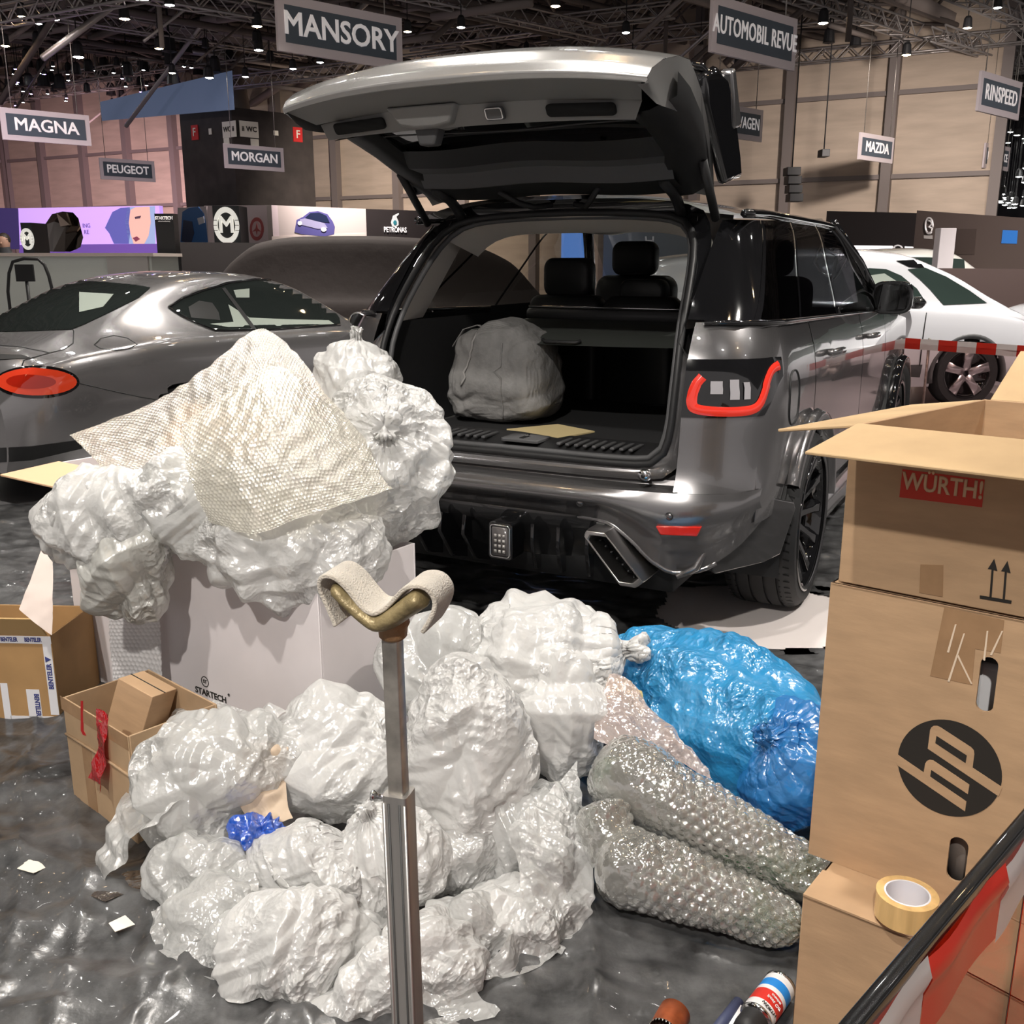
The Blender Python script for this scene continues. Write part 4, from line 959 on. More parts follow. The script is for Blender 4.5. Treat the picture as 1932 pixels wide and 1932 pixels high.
for k, a in enumerate((.36, .44)): text('tape_print', 'BENTELER', .020, BLUEI, bt, frame(Lb(a - .0, -.002, .285), f_b.x, f_b.z), .0003, .0008, sx=.62)
text('tape_print', 'BENTELER ▼', .022, BLUEI, bt, frame(Lb(.484, -.002, .17), f_b.z, -f_b.x), .0003, .0008, sx=.9)
text('tape_print', 'BENTELER', .022, BLUEI, bt, frame(Lb(.428, -.002, .055), -f_b.z, f_b.x), .0003, .0008, sx=.8)
sh = [[px2(35, 1150, 2.93), px2(60, 1085, 2.97), px2(80, 1030, 3.02)], [px2(70, 1180, 2.9), px2(82, 1110, 2.95), px2(92, 1050, 3.0)], [px2(98, 1200, 2.88), px2(100, 1130, 2.93), px2(100, 1060, 2.99)]]
sheet('paper_sheet', 'pale pink paper sheet sticking out of the lettered-tape carton', sh, 10, 10, M('pink_paper', (.78, .66, .60), .7), 5, cat='paper', ex=(.02, .01, .01), levels=2)

# --- open worn carton in front with a small box in it
oo = gz(140, 1505); f_o = Frame(oo, (.75, -.66))
CARDD = M('cardboard_worn', (.40, .27, .16), .7, noise=(7, .16), bump=(25, .2, .004))
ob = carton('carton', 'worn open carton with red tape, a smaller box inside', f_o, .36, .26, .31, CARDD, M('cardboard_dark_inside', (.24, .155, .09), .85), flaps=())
no_ = -f_o.y; Lo = lambda a, b, c: f_o.p(a, b, c) - f_o.o
for a0, a1 in ((.09, .145),): obj('packing_tape', slab([Lo(a0, -.001, 0), Lo(a1, -.001, 0), Lo(a1, -.001, .20), Lo(a0, -.001, .20)], .0008, no_), TAPEM, ob, smooth=False)
obj('rim_tape', slab([Lo(-.01, -.001, .272), Lo(.36, -.001, .272), Lo(.36, -.001, .311), Lo(-.01, -.001, .311)], .0008, no_), TAPEM, ob, smooth=False)
obj('carton_crease', G().tube([Lo(.0, -.002, .20), Lo(.2, -.003, .205), Lo(.36, -.002, .20)], .004, 6), CARDD, ob)
decal('red_tape_line', [(153, 1322), (157, 1322), (158, 1378), (163, 1388), (157, 1386), (153, 1378)], f_o.o, no_, M('red_tape', (.45, .01, .012), .25), ob)
rt = [[np.array(f_o.o + Lo(a, -.004 - .03 * s, c)) for s, c in ((0, .34), (.3, .24), (.7, .14))] for a in (.20, .235, .26)]
rt[0][2] = np.array(f_o.o + Lo(.155, -.03, .13)); rt[2][2] = np.array(f_o.o + Lo(.25, -.035, .12))
sheet('red_film', 'torn red plastic film hanging over the rim of the worn carton', rt, 8, 12, film('red_film', (.55, .008, .012), .15, .3, .10, .2), 6, ex=(.06, .03, .02), levels=3)
ib = G().box((0, 0, .07), (.125, .10, .15)); ibo = thing('small_box', 'small plain cardboard box standing tilted inside the worn carton', 'box', f_o.p(.10, .15, .22))
o_ = obj('box_body', ib, CARD, ibo, smooth=False, bevel=.002); obj('box_seam', G().box((0, 0, .1455), (.127, .004, .001)), INK, ibo); ibo.rotation_euler = (R(-10), R(16), R(-24)); ibo.location.z = .19

# --- rubbish bags (white thin film)
BAGW = film('bag_film_white', (.80, .795, .785), transp=.05, transl=.40, gloss=.06, rough=.22)
BAGM = film('bag_film_milky', (.78, .78, .77), transp=.22, transl=.45, gloss=.07, rough=.20)
BAGG = film('bag_film_greyish', (.72, .715, .68), transp=.10, transl=.40, gloss=.07, rough=.22)
gA, gB = 'white bags heaped on the white cartons', 'white bags piled on the floor'
U = [ # px, py, depth, radii px (x, depth, z), neck, mat, label
 (735, 895, 3.05, (138, 130, 155), (.05, -.80, .60), BAGW, 'round knotted white bag beside the open boot, top right of the heap', 21),
 (668, 745, 3.25, (75, 90, 100), (.1, 0, 1), BAGW, 'pointed white bag tip behind the bubble wrap, against the boot', 22),
 (565, 1020, 2.74, (180, 100, 125), None, BAGW, 'white bag sagging over the front of the printed white carton', 23),
 (395, 960, 2.82, (155, 100, 105), None, BAGM, 'milky bag with small black print under the bubble wrap', 24),
 (222, 985, 2.86, (150, 110, 98), None, BAGW, 'crumpled white bag at the left end of the heap', 25),
 (238, 1065, 2.80, (92, 75, 112), None, BAGG, 'greyish bag hanging down the left side of the printed carton', 26),
 (600, 930, 3.15, (150, 150, 130), None, BAGW, 'white bag under the bubble wrap sheet, middle of the heap', 27)]
for (a, b, d, rp, nk, mt, lb, sd) in U:
    k = d * 1.02 / F; c = gd(a, b, d)
    bag('rubbish_bag', lb, c, (rp[0] * k * 1.06, rp[1] * k, rp[2] * k * 1.06), mt, sd, nk, group=gA, floor=None, top=6 if sd in (21, 23, 25, 26, 24) else 5)
Lw = [
 (1005, 1235, 2.72, (168, 150, 110), (.93, -.1, .15), BAGW, 'white bag at the back right of the floor pile, touching the blue bag', 31),
 (1065, 1370, 2.50, (105, 120, 140), None, BAGW, 'plump white bag with folded-over top, right of the central bag', 32),
 (885, 1430, 2.30, (128, 120, 190), None, BAGW, 'big crumpled white bag in the middle, just right of the prop stand', 33),
 (650, 1435, 2.42, (145, 130, 118), None, BAGW, 'round white bag left of the prop stand, middle of the pile', 34),
 (410, 1475, 2.28, (150, 110, 130), None, BAGM, 'wide open milky bag at the left of the floor pile', 35),
 (550, 1655, 2.03, (125, 95, 95), (.85, .2, .35), BAGW, 'smooth white bag below the blue ball', 36),
 (560, 1812, 1.82, (165, 105, 140), None, BAGW, 'crumpled white bag at the bottom left of the prop stand', 37),
 (735, 1630, 2.08, (110, 95, 125), (-.3, -.2, .9), BAGW, 'white bag directly behind the lower tube of the prop stand', 38),
 (985, 1600, 2.25, (138, 120, 155), None, BAGM, 'milky bag below the big central bag, right side of the pile', 39),
 (990, 1760, 1.98, (130, 100, 115), (-.9, -.2, .1), BAGW, 'white bag at the front right corner of the pile', 40),
 (810, 1830, 1.82, (130, 95, 120), None, BAGW, 'crumpled white bag at the bottom right of the prop stand', 41),
 (825, 1255, 2.70, (100, 90, 105), None, BAGM, 'milky bag behind the padded head of the prop stand', 42),
 (860, 1660, 2.15, (110, 85, 115), None, BAGM, 'milky bag wedged below the central bag', 43),
 (670, 1770, 1.95, (110, 85, 105), None, BAGW, 'white bag between the two bottom bags, behind the stand', 44),
 (365, 1640, 2.10, (110, 90, 85), None, BAGM, 'milky bag at the left of the smooth white bag', 45),
 (425, 1735, 1.96, (115, 85, 85), None, BAGM, 'milky bag at the lower left edge of the pile', 46),
 (885, 1790, 1.90, (115, 85, 105), None, BAGM, 'milky bag between the bottom right bag and the corner bag', 47),
 (690, 1880, 1.73, (105, 75, 95), None, BAGW, 'white bag at the very bottom edge, left beside the stand', 48)]
for (a, b, d, rp, nk, mt, lb, sd) in Lw:
    k = d * 1.05 / F; c = gd(a, b, d)
    bag('rubbish_bag', lb, c, (rp[0] * k * 1.10, rp[1] * k * 1.1, rp[2] * k * 1.08), mt, sd, nk, group=gB, top=5 if sd in (42, 43, 44, 45, 46, 47, 48, 32) else 6)
S0 = [[px2(50, 965, 2.80), px2(75, 1010, 2.8), px2(105, 1062, 2.86)], [px2(140, 915, 2.78), px2(170, 960, 2.76), px2(190, 1030, 2.80)], [px2(240, 885, 2.78), px2(270, 930, 2.72), px2(280, 990, 2.76)], [px2(350, 900, 2.85), px2(370, 940, 2.74), px2(330, 1000, 2.72)]]
sheet('film_flap', 'crumpled white film corner hanging out at the left of the heap', S0, 20, 14, BAGW, 56, ex=(.13, .05, .02), levels=4)
# loose skirts of film
S1 = [[px2(330, 1335, 2.62), px2(270, 1440, 2.42), px2(205, 1560, 2.22), px2(150, 1670, 2.12)], [px2(440, 1330, 2.5), px2(350, 1450, 2.3), px2(265, 1560, 2.15), px2(165, 1668, 2.1)], [px2(545, 1345, 2.45), px2(430, 1450, 2.25), px2(330, 1530, 2.13), px2(190, 1655, 2.09)]]
sheet('film_flap', 'pointed flap of milky film trailing to the left on the floor', S1, 16, 20, BAGM, 51, ex=(.12, .05, .02), levels=4, floor=.012)
S2 = [[px2(262, 1560, 2.30), px2(300, 1640, 2.12), px2(350, 1720, 1.99), px2(400, 1790, 1.88)], [px2(340, 1540, 2.25), px2(390, 1620, 2.08), px2(430, 1700, 1.95), px2(470, 1770, 1.85)], [px2(430, 1560, 2.2), px2(480, 1640, 2.0), px2(500, 1700, 1.93), px2(540, 1760, 1.84)]]
sheet('film_flap', 'folded milky film below the open bag, left of the smooth bag', S2, 16, 18, BAGM, 52, ex=(.12, .05, .02), levels=4, floor=.012)
S3 = [[px2(285, 1720, 1.98), px2(300, 1800, 1.87), px2(400, 1870, 1.78)], [px2(350, 1690, 1.98), px2(400, 1770, 1.86), px2(450, 1850, 1.77)], [px2(430, 1680, 1.97), px2(480, 1760, 1.84), px2(520, 1850, 1.75)]]
sheet('film_flap', 'thin clear-white film lying flat at the bottom left of the pile', S3, 14, 14, BAGM, 53, ex=(.08, .04, .02), levels=4, floor=.012)
S4 = [[px2(1085, 1440, 2.35), px2(1110, 1560, 2.16), px2(1115, 1700, 2.0), px2(1060, 1850, 1.86)], [px2(1030, 1500, 2.2), px2(1060, 1600, 2.06), px2(1060, 1720, 1.93), px2(990, 1860, 1.80)], [px2(960, 1560, 2.1), px2(980, 1640, 2.0), px2(970, 1740, 1.88), px2(900, 1850, 1.77)]]
sheet('film_flap', 'long curling film edge at the right side of the pile', S4, 16, 22, BAGM, 54, ex=(.12, .05, .02), levels=4, floor=.012)
S5 = [[px2(850, 1810, 1.82), px2(900, 1880, 1.74), px2(945, 1945, 1.68)], [px2(790, 1830, 1.76), px2(830, 1890, 1.70), px2(880, 1950, 1.66)], [px2(700, 1850, 1.76), px2(740, 1900, 1.70), px2(790, 1950, 1.65)]]
sheet('film_flap', 'torn film strip at the bottom centre of the picture', S5, 14, 14, BAGM, 55, ex=(.10, .05, .02), levels=4, floor=.01)
# print on two bags
def stuckprint(s, px, py, d, size, an, par_lab):
    c = gd(px, py, d); n = -ray(px, py).normalized(); ex = Matrix.Rotation(an, 3, n) @ Vector((1, 0, 0)); ex = (ex - n * ex.dot(n)).normalized()
    return c, n, ex
# blue crumpled ball and brown paper in the open bag
k = 2.22 / F
bb = bag('film_ball', 'crumpled bright blue film ball on the white pile', gd(490, 1572, 2.12), (52 * k, 40 * k, 34 * k), film('blue_film', (.01, .10, .58), .05, .25, .12, .18), 61, None, cat='film ball', floor=None, ex=.12, slope=.5, f=(18., 70.), top=5)
S6 = [[px2(440, 1420, 2.28), px2(450, 1500, 2.22), px2(470, 1560, 2.15)], [px2(490, 1400, 2.3), px2(495, 1490, 2.22), px2(510, 1550, 2.15)], [px2(545, 1410, 2.3), px2(540, 1490, 2.24), px2(550, 1550, 2.17)]]
sheet('paper_sheet', 'crumpled brown wrapping paper behind the blue ball', S6, 12, 12, M('kraft_paper', (.50, .39, .29), .7), 62, cat='paper', ex=(.16, .06, .03), levels=3)

# --- blue sacks and clear bubble rolls
BLUE = film('blue_sack_film', (.04, .36, .72), .03, .40, .085, .22, tcol=(.05, .55, .85))
a_, b_ = gd(1215, 1235, 2.95), gd(1500, 1450, 2.45); mdp = (a_ + b_) / 2; dr = (b_ - a_); an = math.atan2(dr.y, dr.x)
bag('rubbish_bag', 'long bright blue sack lying behind the bubble wrap rolls', (mdp.x, mdp.y, .20), (dr.length * .5 + .20, .24, .235), BLUE, 71, None, group='blue sacks', rot=(0, 0, an), top=6, ex=.025, lumps=.16, slope=.15, f=(3.5, 22.))
bag('rubbish_bag', 'smaller darker blue sack squeezed against the logo carton', gd(1520, 1450, 2.30), (.15, .15, .18), film('blue_sack_dark', (.03, .24, .60), .03, .40, .085, .22, tcol=(.05, .42, .8)), 72, (-.75, -.2, .55), group='blue sacks', top=6, slope=.16)
ROLL = film('bubble_roll_film', (.55, .54, .50), transp=.50, transl=.35, gloss=.24, rough=.08, crush=(18, 55, .45), tcol=(.86, .87, .84))
def _rollin(N, L):
    p = N('BsdfPrincipled', Roughness=.35); tc = N('TexCoord'); n1 = N('TexNoise', Scale=7., Detail=3.); r = N('ValToRGB'); L(tc.outputs['Object'], n1.inputs['Vector']); L(n1.outputs[0], r.inputs[0])
    el = r.color_ramp.elements; el[0].position = .40; el[0].color = (.03, .027, .022, 1); el[1].position = .62; el[1].color = (.02, .15, .04, 1); m = el.new(.52); m.color = (.11, .10, .085, 1)
    L(r.outputs[0], p.inputs['Base Color']); return p.outputs[0]
ROLLIN = mixmat('roll_inside', _rollin)
def roll(name, label, a, b, r0, r1, seed, pitch=.028, hgt=.0095, nt=150, floor=.004):
    a, b = np.array(a), np.array(b); ax = b - a; Ln = np.linalg.norm(ax); ax /= Ln; s1 = np.cross(ax, (0, 0, 1)); s1 /= np.linalg.norm(s1); s2 = np.cross(s1, ax)
    nl = int(Ln / pitch * 8); T, Q = np.meshgrid(np.linspace(0, 1, nl), np.linspace(0, 2 * PI, nt), indexing='ij')
    rr = (r0 + (r1 - r0) * T) * np.clip(np.sqrt(np.clip(1 - (2 * np.abs(T - .5)) ** 7, 0, 1)) * 1.0, .12, 1)
    P = a + T[..., None] * Ln * ax + rr[..., None] * (np.cos(Q)[..., None] * s1 + np.sin(Q)[..., None] * s2)
    w = wav(P.reshape(-1, 3), seed, 9, 3).reshape(T.shape); rr = rr * (1 + .13 * w) + .003 * wav(P.reshape(-1, 3), seed + 1, 70, 2).reshape(T.shape)
    S = np.stack([T * Ln, Q * (r0 + r1) / 2], -1); rr = rr + bubbles_on(0, 0, S, pitch, hgt) * np.clip(.85 + .8 * wav(P.reshape(-1, 3), seed + 4, 16, 1).reshape(T.shape), .0, 1.25)
    P = a + T[..., None] * Ln * ax + rr[..., None] * (np.cos(Q)[..., None] * s1 + np.sin(Q)[..., None] * s2)
    P[..., 2] = np.maximum(P[..., 2], floor); V = P.reshape(-1, 3); bs = V.mean(0); bs[2] = V[:, 2].min()
    t = thing(name, label, 'bubble wrap', bs, 0., 'clear bubble wrap rolls')
    npobj('bubble_film', V - bs, quadf(nl, nt), ROLL, t)
    npobj('inner_layer', (a + T[..., None] * Ln * ax + (rr * .72)[..., None] * (np.cos(Q)[..., None] * s1 + np.sin(Q)[..., None] * s2)).reshape(-1, 3)[:] - bs, quadf(nl, nt), ROLLIN, t)
    return t
roll('bubble_wrap_roll', 'upper clear bubble wrap roll running under the logo carton', gd(1125, 1445, 2.32), gd(1575, 1678, 1.95), .118, .062, 81)
roll('bubble_wrap_roll', 'lower clear bubble wrap roll nearest the camera', gd(1130, 1612, 2.08), gd(1515, 1752, 1.86), .090, .050, 82)
roll('bubble_wrap_roll', 'short clear bubble wrap bundle against the right edge of the white pile', gd(1130, 1515, 2.16), gd(1165, 1640, 2.05), .06, .05, 83)
S7 = [[px2(1150, 1270, 2.52), px2(1125, 1340, 2.42), px2(1120, 1395, 2.35)], [px2(1190, 1290, 2.5), px2(1200, 1365, 2.38), px2(1190, 1420, 2.30)], [px2(1235, 1350, 2.45), px2(1290, 1400, 2.33), px2(1290, 1440, 2.27)], [px2(1250, 1390, 2.4), px2(1320, 1440, 2.28), px2(1340, 1480, 2.22)]]
sheet('printed_film', 'clear film with pink print draped on the upper bubble roll', S7, 18, 14, film('printed_film', (.72, .60, .56), .35, .35, .16, .12), 84, ex=(.12, .05, .02), levels=3)
S8 = [[px2(1150, 1262, 2.56), px2(1140, 1310, 2.5)], [px2(1185, 1275, 2.55), px2(1190, 1330, 2.47)], [px2(1215, 1300, 2.54), px2(1230, 1355, 2.45)]]
sheet('printed_film', 'yellow and red printed film scrap beside the blue sack', S8, 12, 10, film('yellow_film', (.66, .52, .22), .2, .3, .14, .12), 85, ex=(.12, .05, .02), levels=3)

# --- bubble wrap sheets over the heap
A1 = [[px2(135, 820, 3.0), px2(165, 850, 2.95), px2(200, 890, 2.90), px2(235, 925, 2.86)],
      [px2(290, 758, 3.05), px2(300, 800, 2.98), px2(320, 860, 2.90), px2(340, 920, 2.84)],
      [px2(395, 690, 3.10), px2(400, 740, 3.0), px2(420, 800, 2.92), px2(430, 880, 2.85)],
      [px2(488, 622, 3.18), px2(490, 690, 3.05), px2(500, 760, 2.95), px2(500, 860, 2.86)],
      [px2(560, 668, 3.15), px2(570, 730, 3.04), px2(580, 800, 2.95), px2(560, 870, 2.88)],
      [px2(612, 740, 3.08), px2(618, 790, 3.02), px2(610, 840, 2.96), px2(600, 880, 2.9)]]
bubble_sheet('bubble_wrap', 'large clear bubble wrap sheet peaked over the bag heap', A1, (1.05, .48), .0125, .0032, WRAP, 91, (36, 18), .05)
A2 = [[px2(345, 800, 2.80), px2(350, 860, 2.74), px2(365, 920, 2.68), px2(395, 985, 2.66)],
      [px2(430, 740, 2.86), px2(440, 810, 2.72), px2(450, 900, 2.62), px2(478, 1005, 2.58)],
      [px2(510, 690, 2.92), px2(530, 780, 2.74), px2(545, 880, 2.63), px2(565, 975, 2.58)],
      [px2(600, 735, 2.94), px2(620, 800, 2.80), px2(635, 880, 2.68), px2(655, 948, 2.62)],
      [px2(672, 800, 2.96), px2(695, 840, 2.86), px2(715, 890, 2.76), px2(738, 922, 2.70)]]
bubble_sheet('bubble_wrap', 'bright folded bubble wrap flap on the front of the heap', A2, (.62, .46), .0125, .0032, WRAP, 92, (26, 20), .05)

# --- padded prop stand
bp_ = Vector((-.135, 1.10, 0)); hd = gd(735, 1130, 1.08)
ps = thing('prop_stand', 'telescopic metal prop with felt padded V-shaped head in the foreground', 'prop stand', (hd.x + .012, hd.y, 0))
ps.rotation_euler = (0, R(-.6), R(-17))
hz_ = hd.z
def sqtube(w, z0, z1, r): return G().loft([[(x, y, z) for x, y in rloop(0, 0, w / 2, w / 2, r, 3)] for z in (z0, z1)], cap=True)
zj = gd(742, 1495, 1.08).z
ALU = M('aluminium_profile', (.50, .48, .46), .42, .8, noise=(60, .1), stretch=(1, 1, .05))
lowt = obj('outer_tube', sqtube(.0315, .012, zj, .004), ALU, ps, auto=50)
for s in (-1, 1):
    obj('tube_groove', G().box((s * .007, -.0160, (zj + .012) / 2), (.0025, .0015, zj - .03)), M('groove_dark', (.05, .05, .05), .5), lowt); obj('tube_rib', G().box((s * .0135, -.0162, (zj + .012) / 2), (.004, .0015, zj - .03)), ALU, lowt)
obj('inner_tube', sqtube(.020, zj - .1, hz_ - .03, .002), STEEL, ps, auto=50)
sc_ = obj('clamp_screw', G().tube([(-.0155, 0, zj - .011), (-.030, 0, zj - .011)], .0035, 10), CHROME, ps)
obj('screw_head', G().lathe([(0, -.036), (.007, -.036), (.0065, -.034), (.0032, -.029), (0, -.029)], 14, 'x', (0, 0, zj - .011)), CHROME, sc_)
obj('foot_plate', G().prism(rloop(0, 0, .11, .11, .02), 0, .012), STEEL, ps, bevel=.002)
GOLD = M('gold_tape_wrap', (.30, .235, .12), .38, .25, noise=(25, .35), bump=(55, .8, .006))
FELT = M('felt_pad', (.60, .54, .46), .98, noise=(30, .12), bump=(420, .9, .003), sheen=.5)
def hz2(X, Y): return ((590 + X / 6.66 - 735) * .000585, -(1030 + Y / 6.66 - 1130) * .000605)
fk = [hz2(*p) for p in ((235, 490), (420, 640), (600, 780), (760, 885), (860, 925), (960, 905), (1100, 830), (1300, 680), (1450, 570), (1530, 525))]
frr = [95, 112, 118, 124, 130, 132, 134, 140, 146, 120]
pp = bez(np.array([[(x, 0, z + hz_)] * 2 for x, z in fk]), np.linspace(0, 1, 40), np.array([0.]))[:, 0]; prr = np.interp(np.linspace(0, 9, 40), range(10), frr) * .000585 / 6.66
g = G().tube([tuple(p) for p in pp], list(prr * np.r_[.35, .8, np.ones(36), .8, .35]), 16); g.v = [(x, y * 1.9 - .014, z) for x, y, z in g.v]
hd_ = obj('padded_fork', g, GOLD, ps)
obj('fork_neck', G().lathe([(.0125, -.050), (.0165, -.046), (.0175, -.036), (.0205, -.030), (.019, -.022), (.021, -.016), (.018, -.010), (0, -.009)], 20, 'z', (.001, 0, hz_)), M('orange_tape', (.34, .19, .09), .5, bump=(90, .8, .004)), ps)
fp = [hz2(*p) for p in ((320, 1000), (215, 780), (125, 560), (135, 425), (200, 375), (300, 392), (420, 490), (560, 640), (700, 760), (830, 812), (930, 790), (1050, 710), (1200, 560), (1330, 440), (1450, 400), (1570, 420), (1650, 520), (1660, 640), (1600, 790), (1500, 950))]
Fp = bez(np.array([[(x, 0, z), (x, 0, z)] for x, z in fp]), np.linspace(0, 1, 80), np.array([0.]))[:, 0]
Fn = np.gradient(Fp, axis=0); Nn = np.stack([-Fn[:, 2], 0 * Fn[:, 0], Fn[:, 0]], 1); Nn /= np.linalg.norm(Nn, axis=1)[:, None]
lo_ = []
for i in range(80):
    p, q = Fp[i], Fp[i] + Nn[i] * .0055; yo = .002 * math.sin(i * .3); ta = .030 - .012 * max(0, 1 - i / 18)
    lo_.append([(p[0], -.028 + yo, p[2] + hz_), (q[0], -.0275 + yo, q[2] + hz_), (q[0], ta + yo, q[2] + hz_), (p[0], ta + yo, p[2] + hz_)])
obj('felt_pad', G().loft(lo_, cap=True), FELT, ps, bevel=.0015, seg=2)

# --- glass barrier with hazard tape, front right
RZ = .90
p1, p2 = gz(1590, 1950, RZ), gz(1950, 1524, RZ); dv = (p2 - p1).normalized(); q0 = p1 - dv * .35; q1 = p1 + dv * .74; bn = Vector((dv.y, -dv.x, 0))
br = thing('glass_barrier', 'red tinted glass barrier with black rail and red and white tape, front right', 'barrier', (q0.x, q0.y, 0), math.atan2(dv.y, dv.x))
BL = (q1 - q0).length
rail = obj('top_rail', G().loft([[(x, y, RZ + z) for y, z in rloop(0, -.006, .0075, .008, .003, 3)] for x in np.linspace(0, BL, 8)], cap=True), M('black_rail', (.012, .012, .013), .22, coat=.4), br)
REDG = tint_glass('red_tinted_glass', (.80, .22, .16), .05)
sm_ = (gz(1905, 1690, RZ - .12) - q0).dot(dv); k = 0
ed = [0, sm_, BL]
for a, b in zip(ed[:-1], ed[1:]):
    if b - a < .05: continue
    pn = obj('glass_panel', G().box(((a + b) / 2, 0, (RZ - .02 + .06) / 2), (b - a - .006, .004, RZ - .08)), REDG, br, smooth=False)
    obj('panel_edge', G().box((b - .003, 0, (RZ - .02 + .06) / 2), (.002, .0045, RZ - .08)), M('panel_edge_dark', (.03, .015, .012), .3), pn)
TR_, TWt = M('tape_red', (.66, .035, .02), .32), film('tape_white', (.85, .80, .78), .08, .35, .05, .3, crush=(5, 20, .05))
e0 = (gz(1740, 1860, RZ - .04) - q0).dot(dv); e1 = (gz(1878, 1660, RZ - .03) - q0).dot(dv); sl_ = e1 - e0
for k in range(-4, 6):
    a, b = e0 + k * sl_, e0 + (k + 1) * sl_
    if b < 0 or a > BL: continue
    a, b = max(a, 0), min(b, BL)
    obj('tape_segment', G().grid(lambda u, v: (lerp(a, b, u), -.009 - .006 * math.sin(PI * min(1, v * 2.2)) ** 2 - .002 * math.sin(u * 7 + k), RZ - .010 - .088 * v - .003 * math.sin(u * 5 + k)), 10, 10), TR_ if k % 2 == 0 else TWt, br)
obj('foot_rail', G().box((BL / 2, 0, .04), (BL, .06, .08)), M('black_rail', (.012, .012, .013), .22, coat=.4), br)
bpn = Vector((.79, -.62, 0))
# reddish cartons behind the barrier
f_r = Frame(f_small.p(.47, -.12, 0), EX)
carton('carton', 'brown carton seen through the red glass barrier', f_r, .6, .4, .34, CARD, CARDI, closed=True)

# --- spray can, tube and hole saw on the floor at the bottom
cn = gz(1440, 1905, .035); ca = Vector((.62, .78, 0)).normalized()
can = thing('spray_can', 'white, red and blue spray can with black cap lying on the black film', 'spray can', (cn.x, cn.y, .0375), math.atan2(ca.y, ca.x))
def ring_(nm, x0, x1, r, m): return obj(nm, G().lathe([(r, x0), (r, x1)], 32, 'x'), m, can)
WP = M('can_white', (.78, .77, .78), .3, .1)
ring_('can_body', -.03, -.012, .0325, WP); ring_('red_band', -.012, .022, .0325, M('can_red', (.60, .03, .02), .3)); ring_('white_band', .022, .034, .0325, WP); ring_('blue_band', .034, .058, .0325, M('can_blue', (.02, .22, .62), .3)); ring_('white_end', .058, .075, .0325, WP)
obj('can_base', G().lathe([(.0325, .075), (.034, .077), (.034, .082), (.028, .081), (.02, .074), (0, .072)], 32, 'x'), CHROME, can)
obj('can_shoulder', G().lathe([(.0325, -.03), (.034, -.033), (.031, -.037), (.026, -.04)], 32, 'x'), CHROME, can)
obj('cap', G().lathe([(.028, -.038), (.028, -.07), (.026, -.085), (.018, -.09), (0, -.09)], 32, 'x'), BLACKP, can)
for j, (s, xx, sz, m) in enumerate((('WÜRTH', -.021, .010, INK), ('Rost Off', .0, .010, WP), ('Kriechöl', .012, .007, WP))):
    text('can_print', s, sz, m, can, frame((xx, -.021, .0262), Vector((0, -.62, -.5)), Vector((-1, 0, 0))), .0003, .0003)
tb = gz(1375, 1912, .015); tt = tag(obj('rod', G().tube([(0, 0, 0), (.115, 0, 0)], .012, 14), M('dark_blue_plastic', (.05, .06, .12), .5)), 'dark blue plastic rod lying left of the spray can', 'rod'); tt.location = (tb.x - .045, tb.y - .06, .016); tt.rotation_euler = (0, 0, math.atan2(ca.y, ca.x))
cdp = gz(1382, 1925, .012); pc = tag(obj('paper_card', G().box((0, 0, .0008), (.075, .035, .0012)), M('white_paper', (.85, .85, .85), .6)), 'white card leaning on the spray can', 'paper'); pc.location = (cdp.x, cdp.y, .018); pc.rotation_euler = (R(12), R(-5), math.atan2(ca.y, ca.x))
hs_ = gz(1262, 1925, .03); hw_ = thing('hole_saw', 'rusty orange hole saw with toothed rim on the floor film', 'hole saw', (hs_.x, hs_.y - .01, .034), R(60))
obj('saw_cup', G().lathe([(.030, -.03), (.031, .0), (.031, .03), (0, .03)], 40, 'x'), M('saw_orange', (.40, .10, .035), .4, .5, noise=(30, .4)), hw_)
obj('saw_inside', G().lathe([(.0285, -.029), (.0285, .026), (0, .026)], 40, 'x'), M('saw_dark', (.03, .015, .01), .6), hw_)
g = G()
for k in range(26):
    q = 2 * PI * k / 26; g.add([(-.03, .0305 * math.cos(q + d), .0305 * math.sin(q + d)) for d in (-.09, .09)] + [(-.036, .0305 * math.cos(q + .05), .0305 * math.sin(q + .05))], [(0, 1, 2)])
obj('saw_teeth', g, STEEL, hw_, solid=.001, kind='stuff')
# --- litter on the film
for lab, px, py, s, an, sd in (('torn cream paper scrap lying on the black film at the left', 75, 1640, .045, .3, 1), ('small square cream paper scrap on the black film', 230, 1757, .022, .8, 2)):
    c = gz(px, py); n = 9
    pts = [(math.cos(2 * PI * k / n + an) * s * (1 + .35 * math.sin(k * 2.7 + sd)) * (1 if sd == 2 else 1), math.sin(2 * PI * k / n + an) * s * .75 * (1 + .3 * math.cos(k * 3.1))) for k in range(n)] if sd == 1 else [(-s, -s * .8), (s, -s), (s * .9, s), (-s * .9, s * .9)]
    o = tag(obj('paper_scrap', G().prism(pts, .0, .0012), M('cream_paper', (.78, .72, .62), .7), smooth=False), lab, 'paper'); o.location = (c.x, c.y, .019); o.rotation_euler = (R(3), R(2), an)
ps_ = [[px2(140, 1690, 2.08), px2(200, 1720, 2.03)], [px2(230, 1650, 2.15), px2(270, 1690, 2.08)], [px2(330, 1640, 2.16), px2(340, 1690, 2.08)]]
for r_w in ps_:
    for q in r_w: q[2] = .02
sheet('tape_strip', 'brown translucent tape patch stuck on the black film', ps_, 10, 8, film('brown_tape_film', (.10, .075, .06), .25, .1, .12, .2), 95, cat='tape', ex=(.02, .01, .005), levels=2, floor=.018)

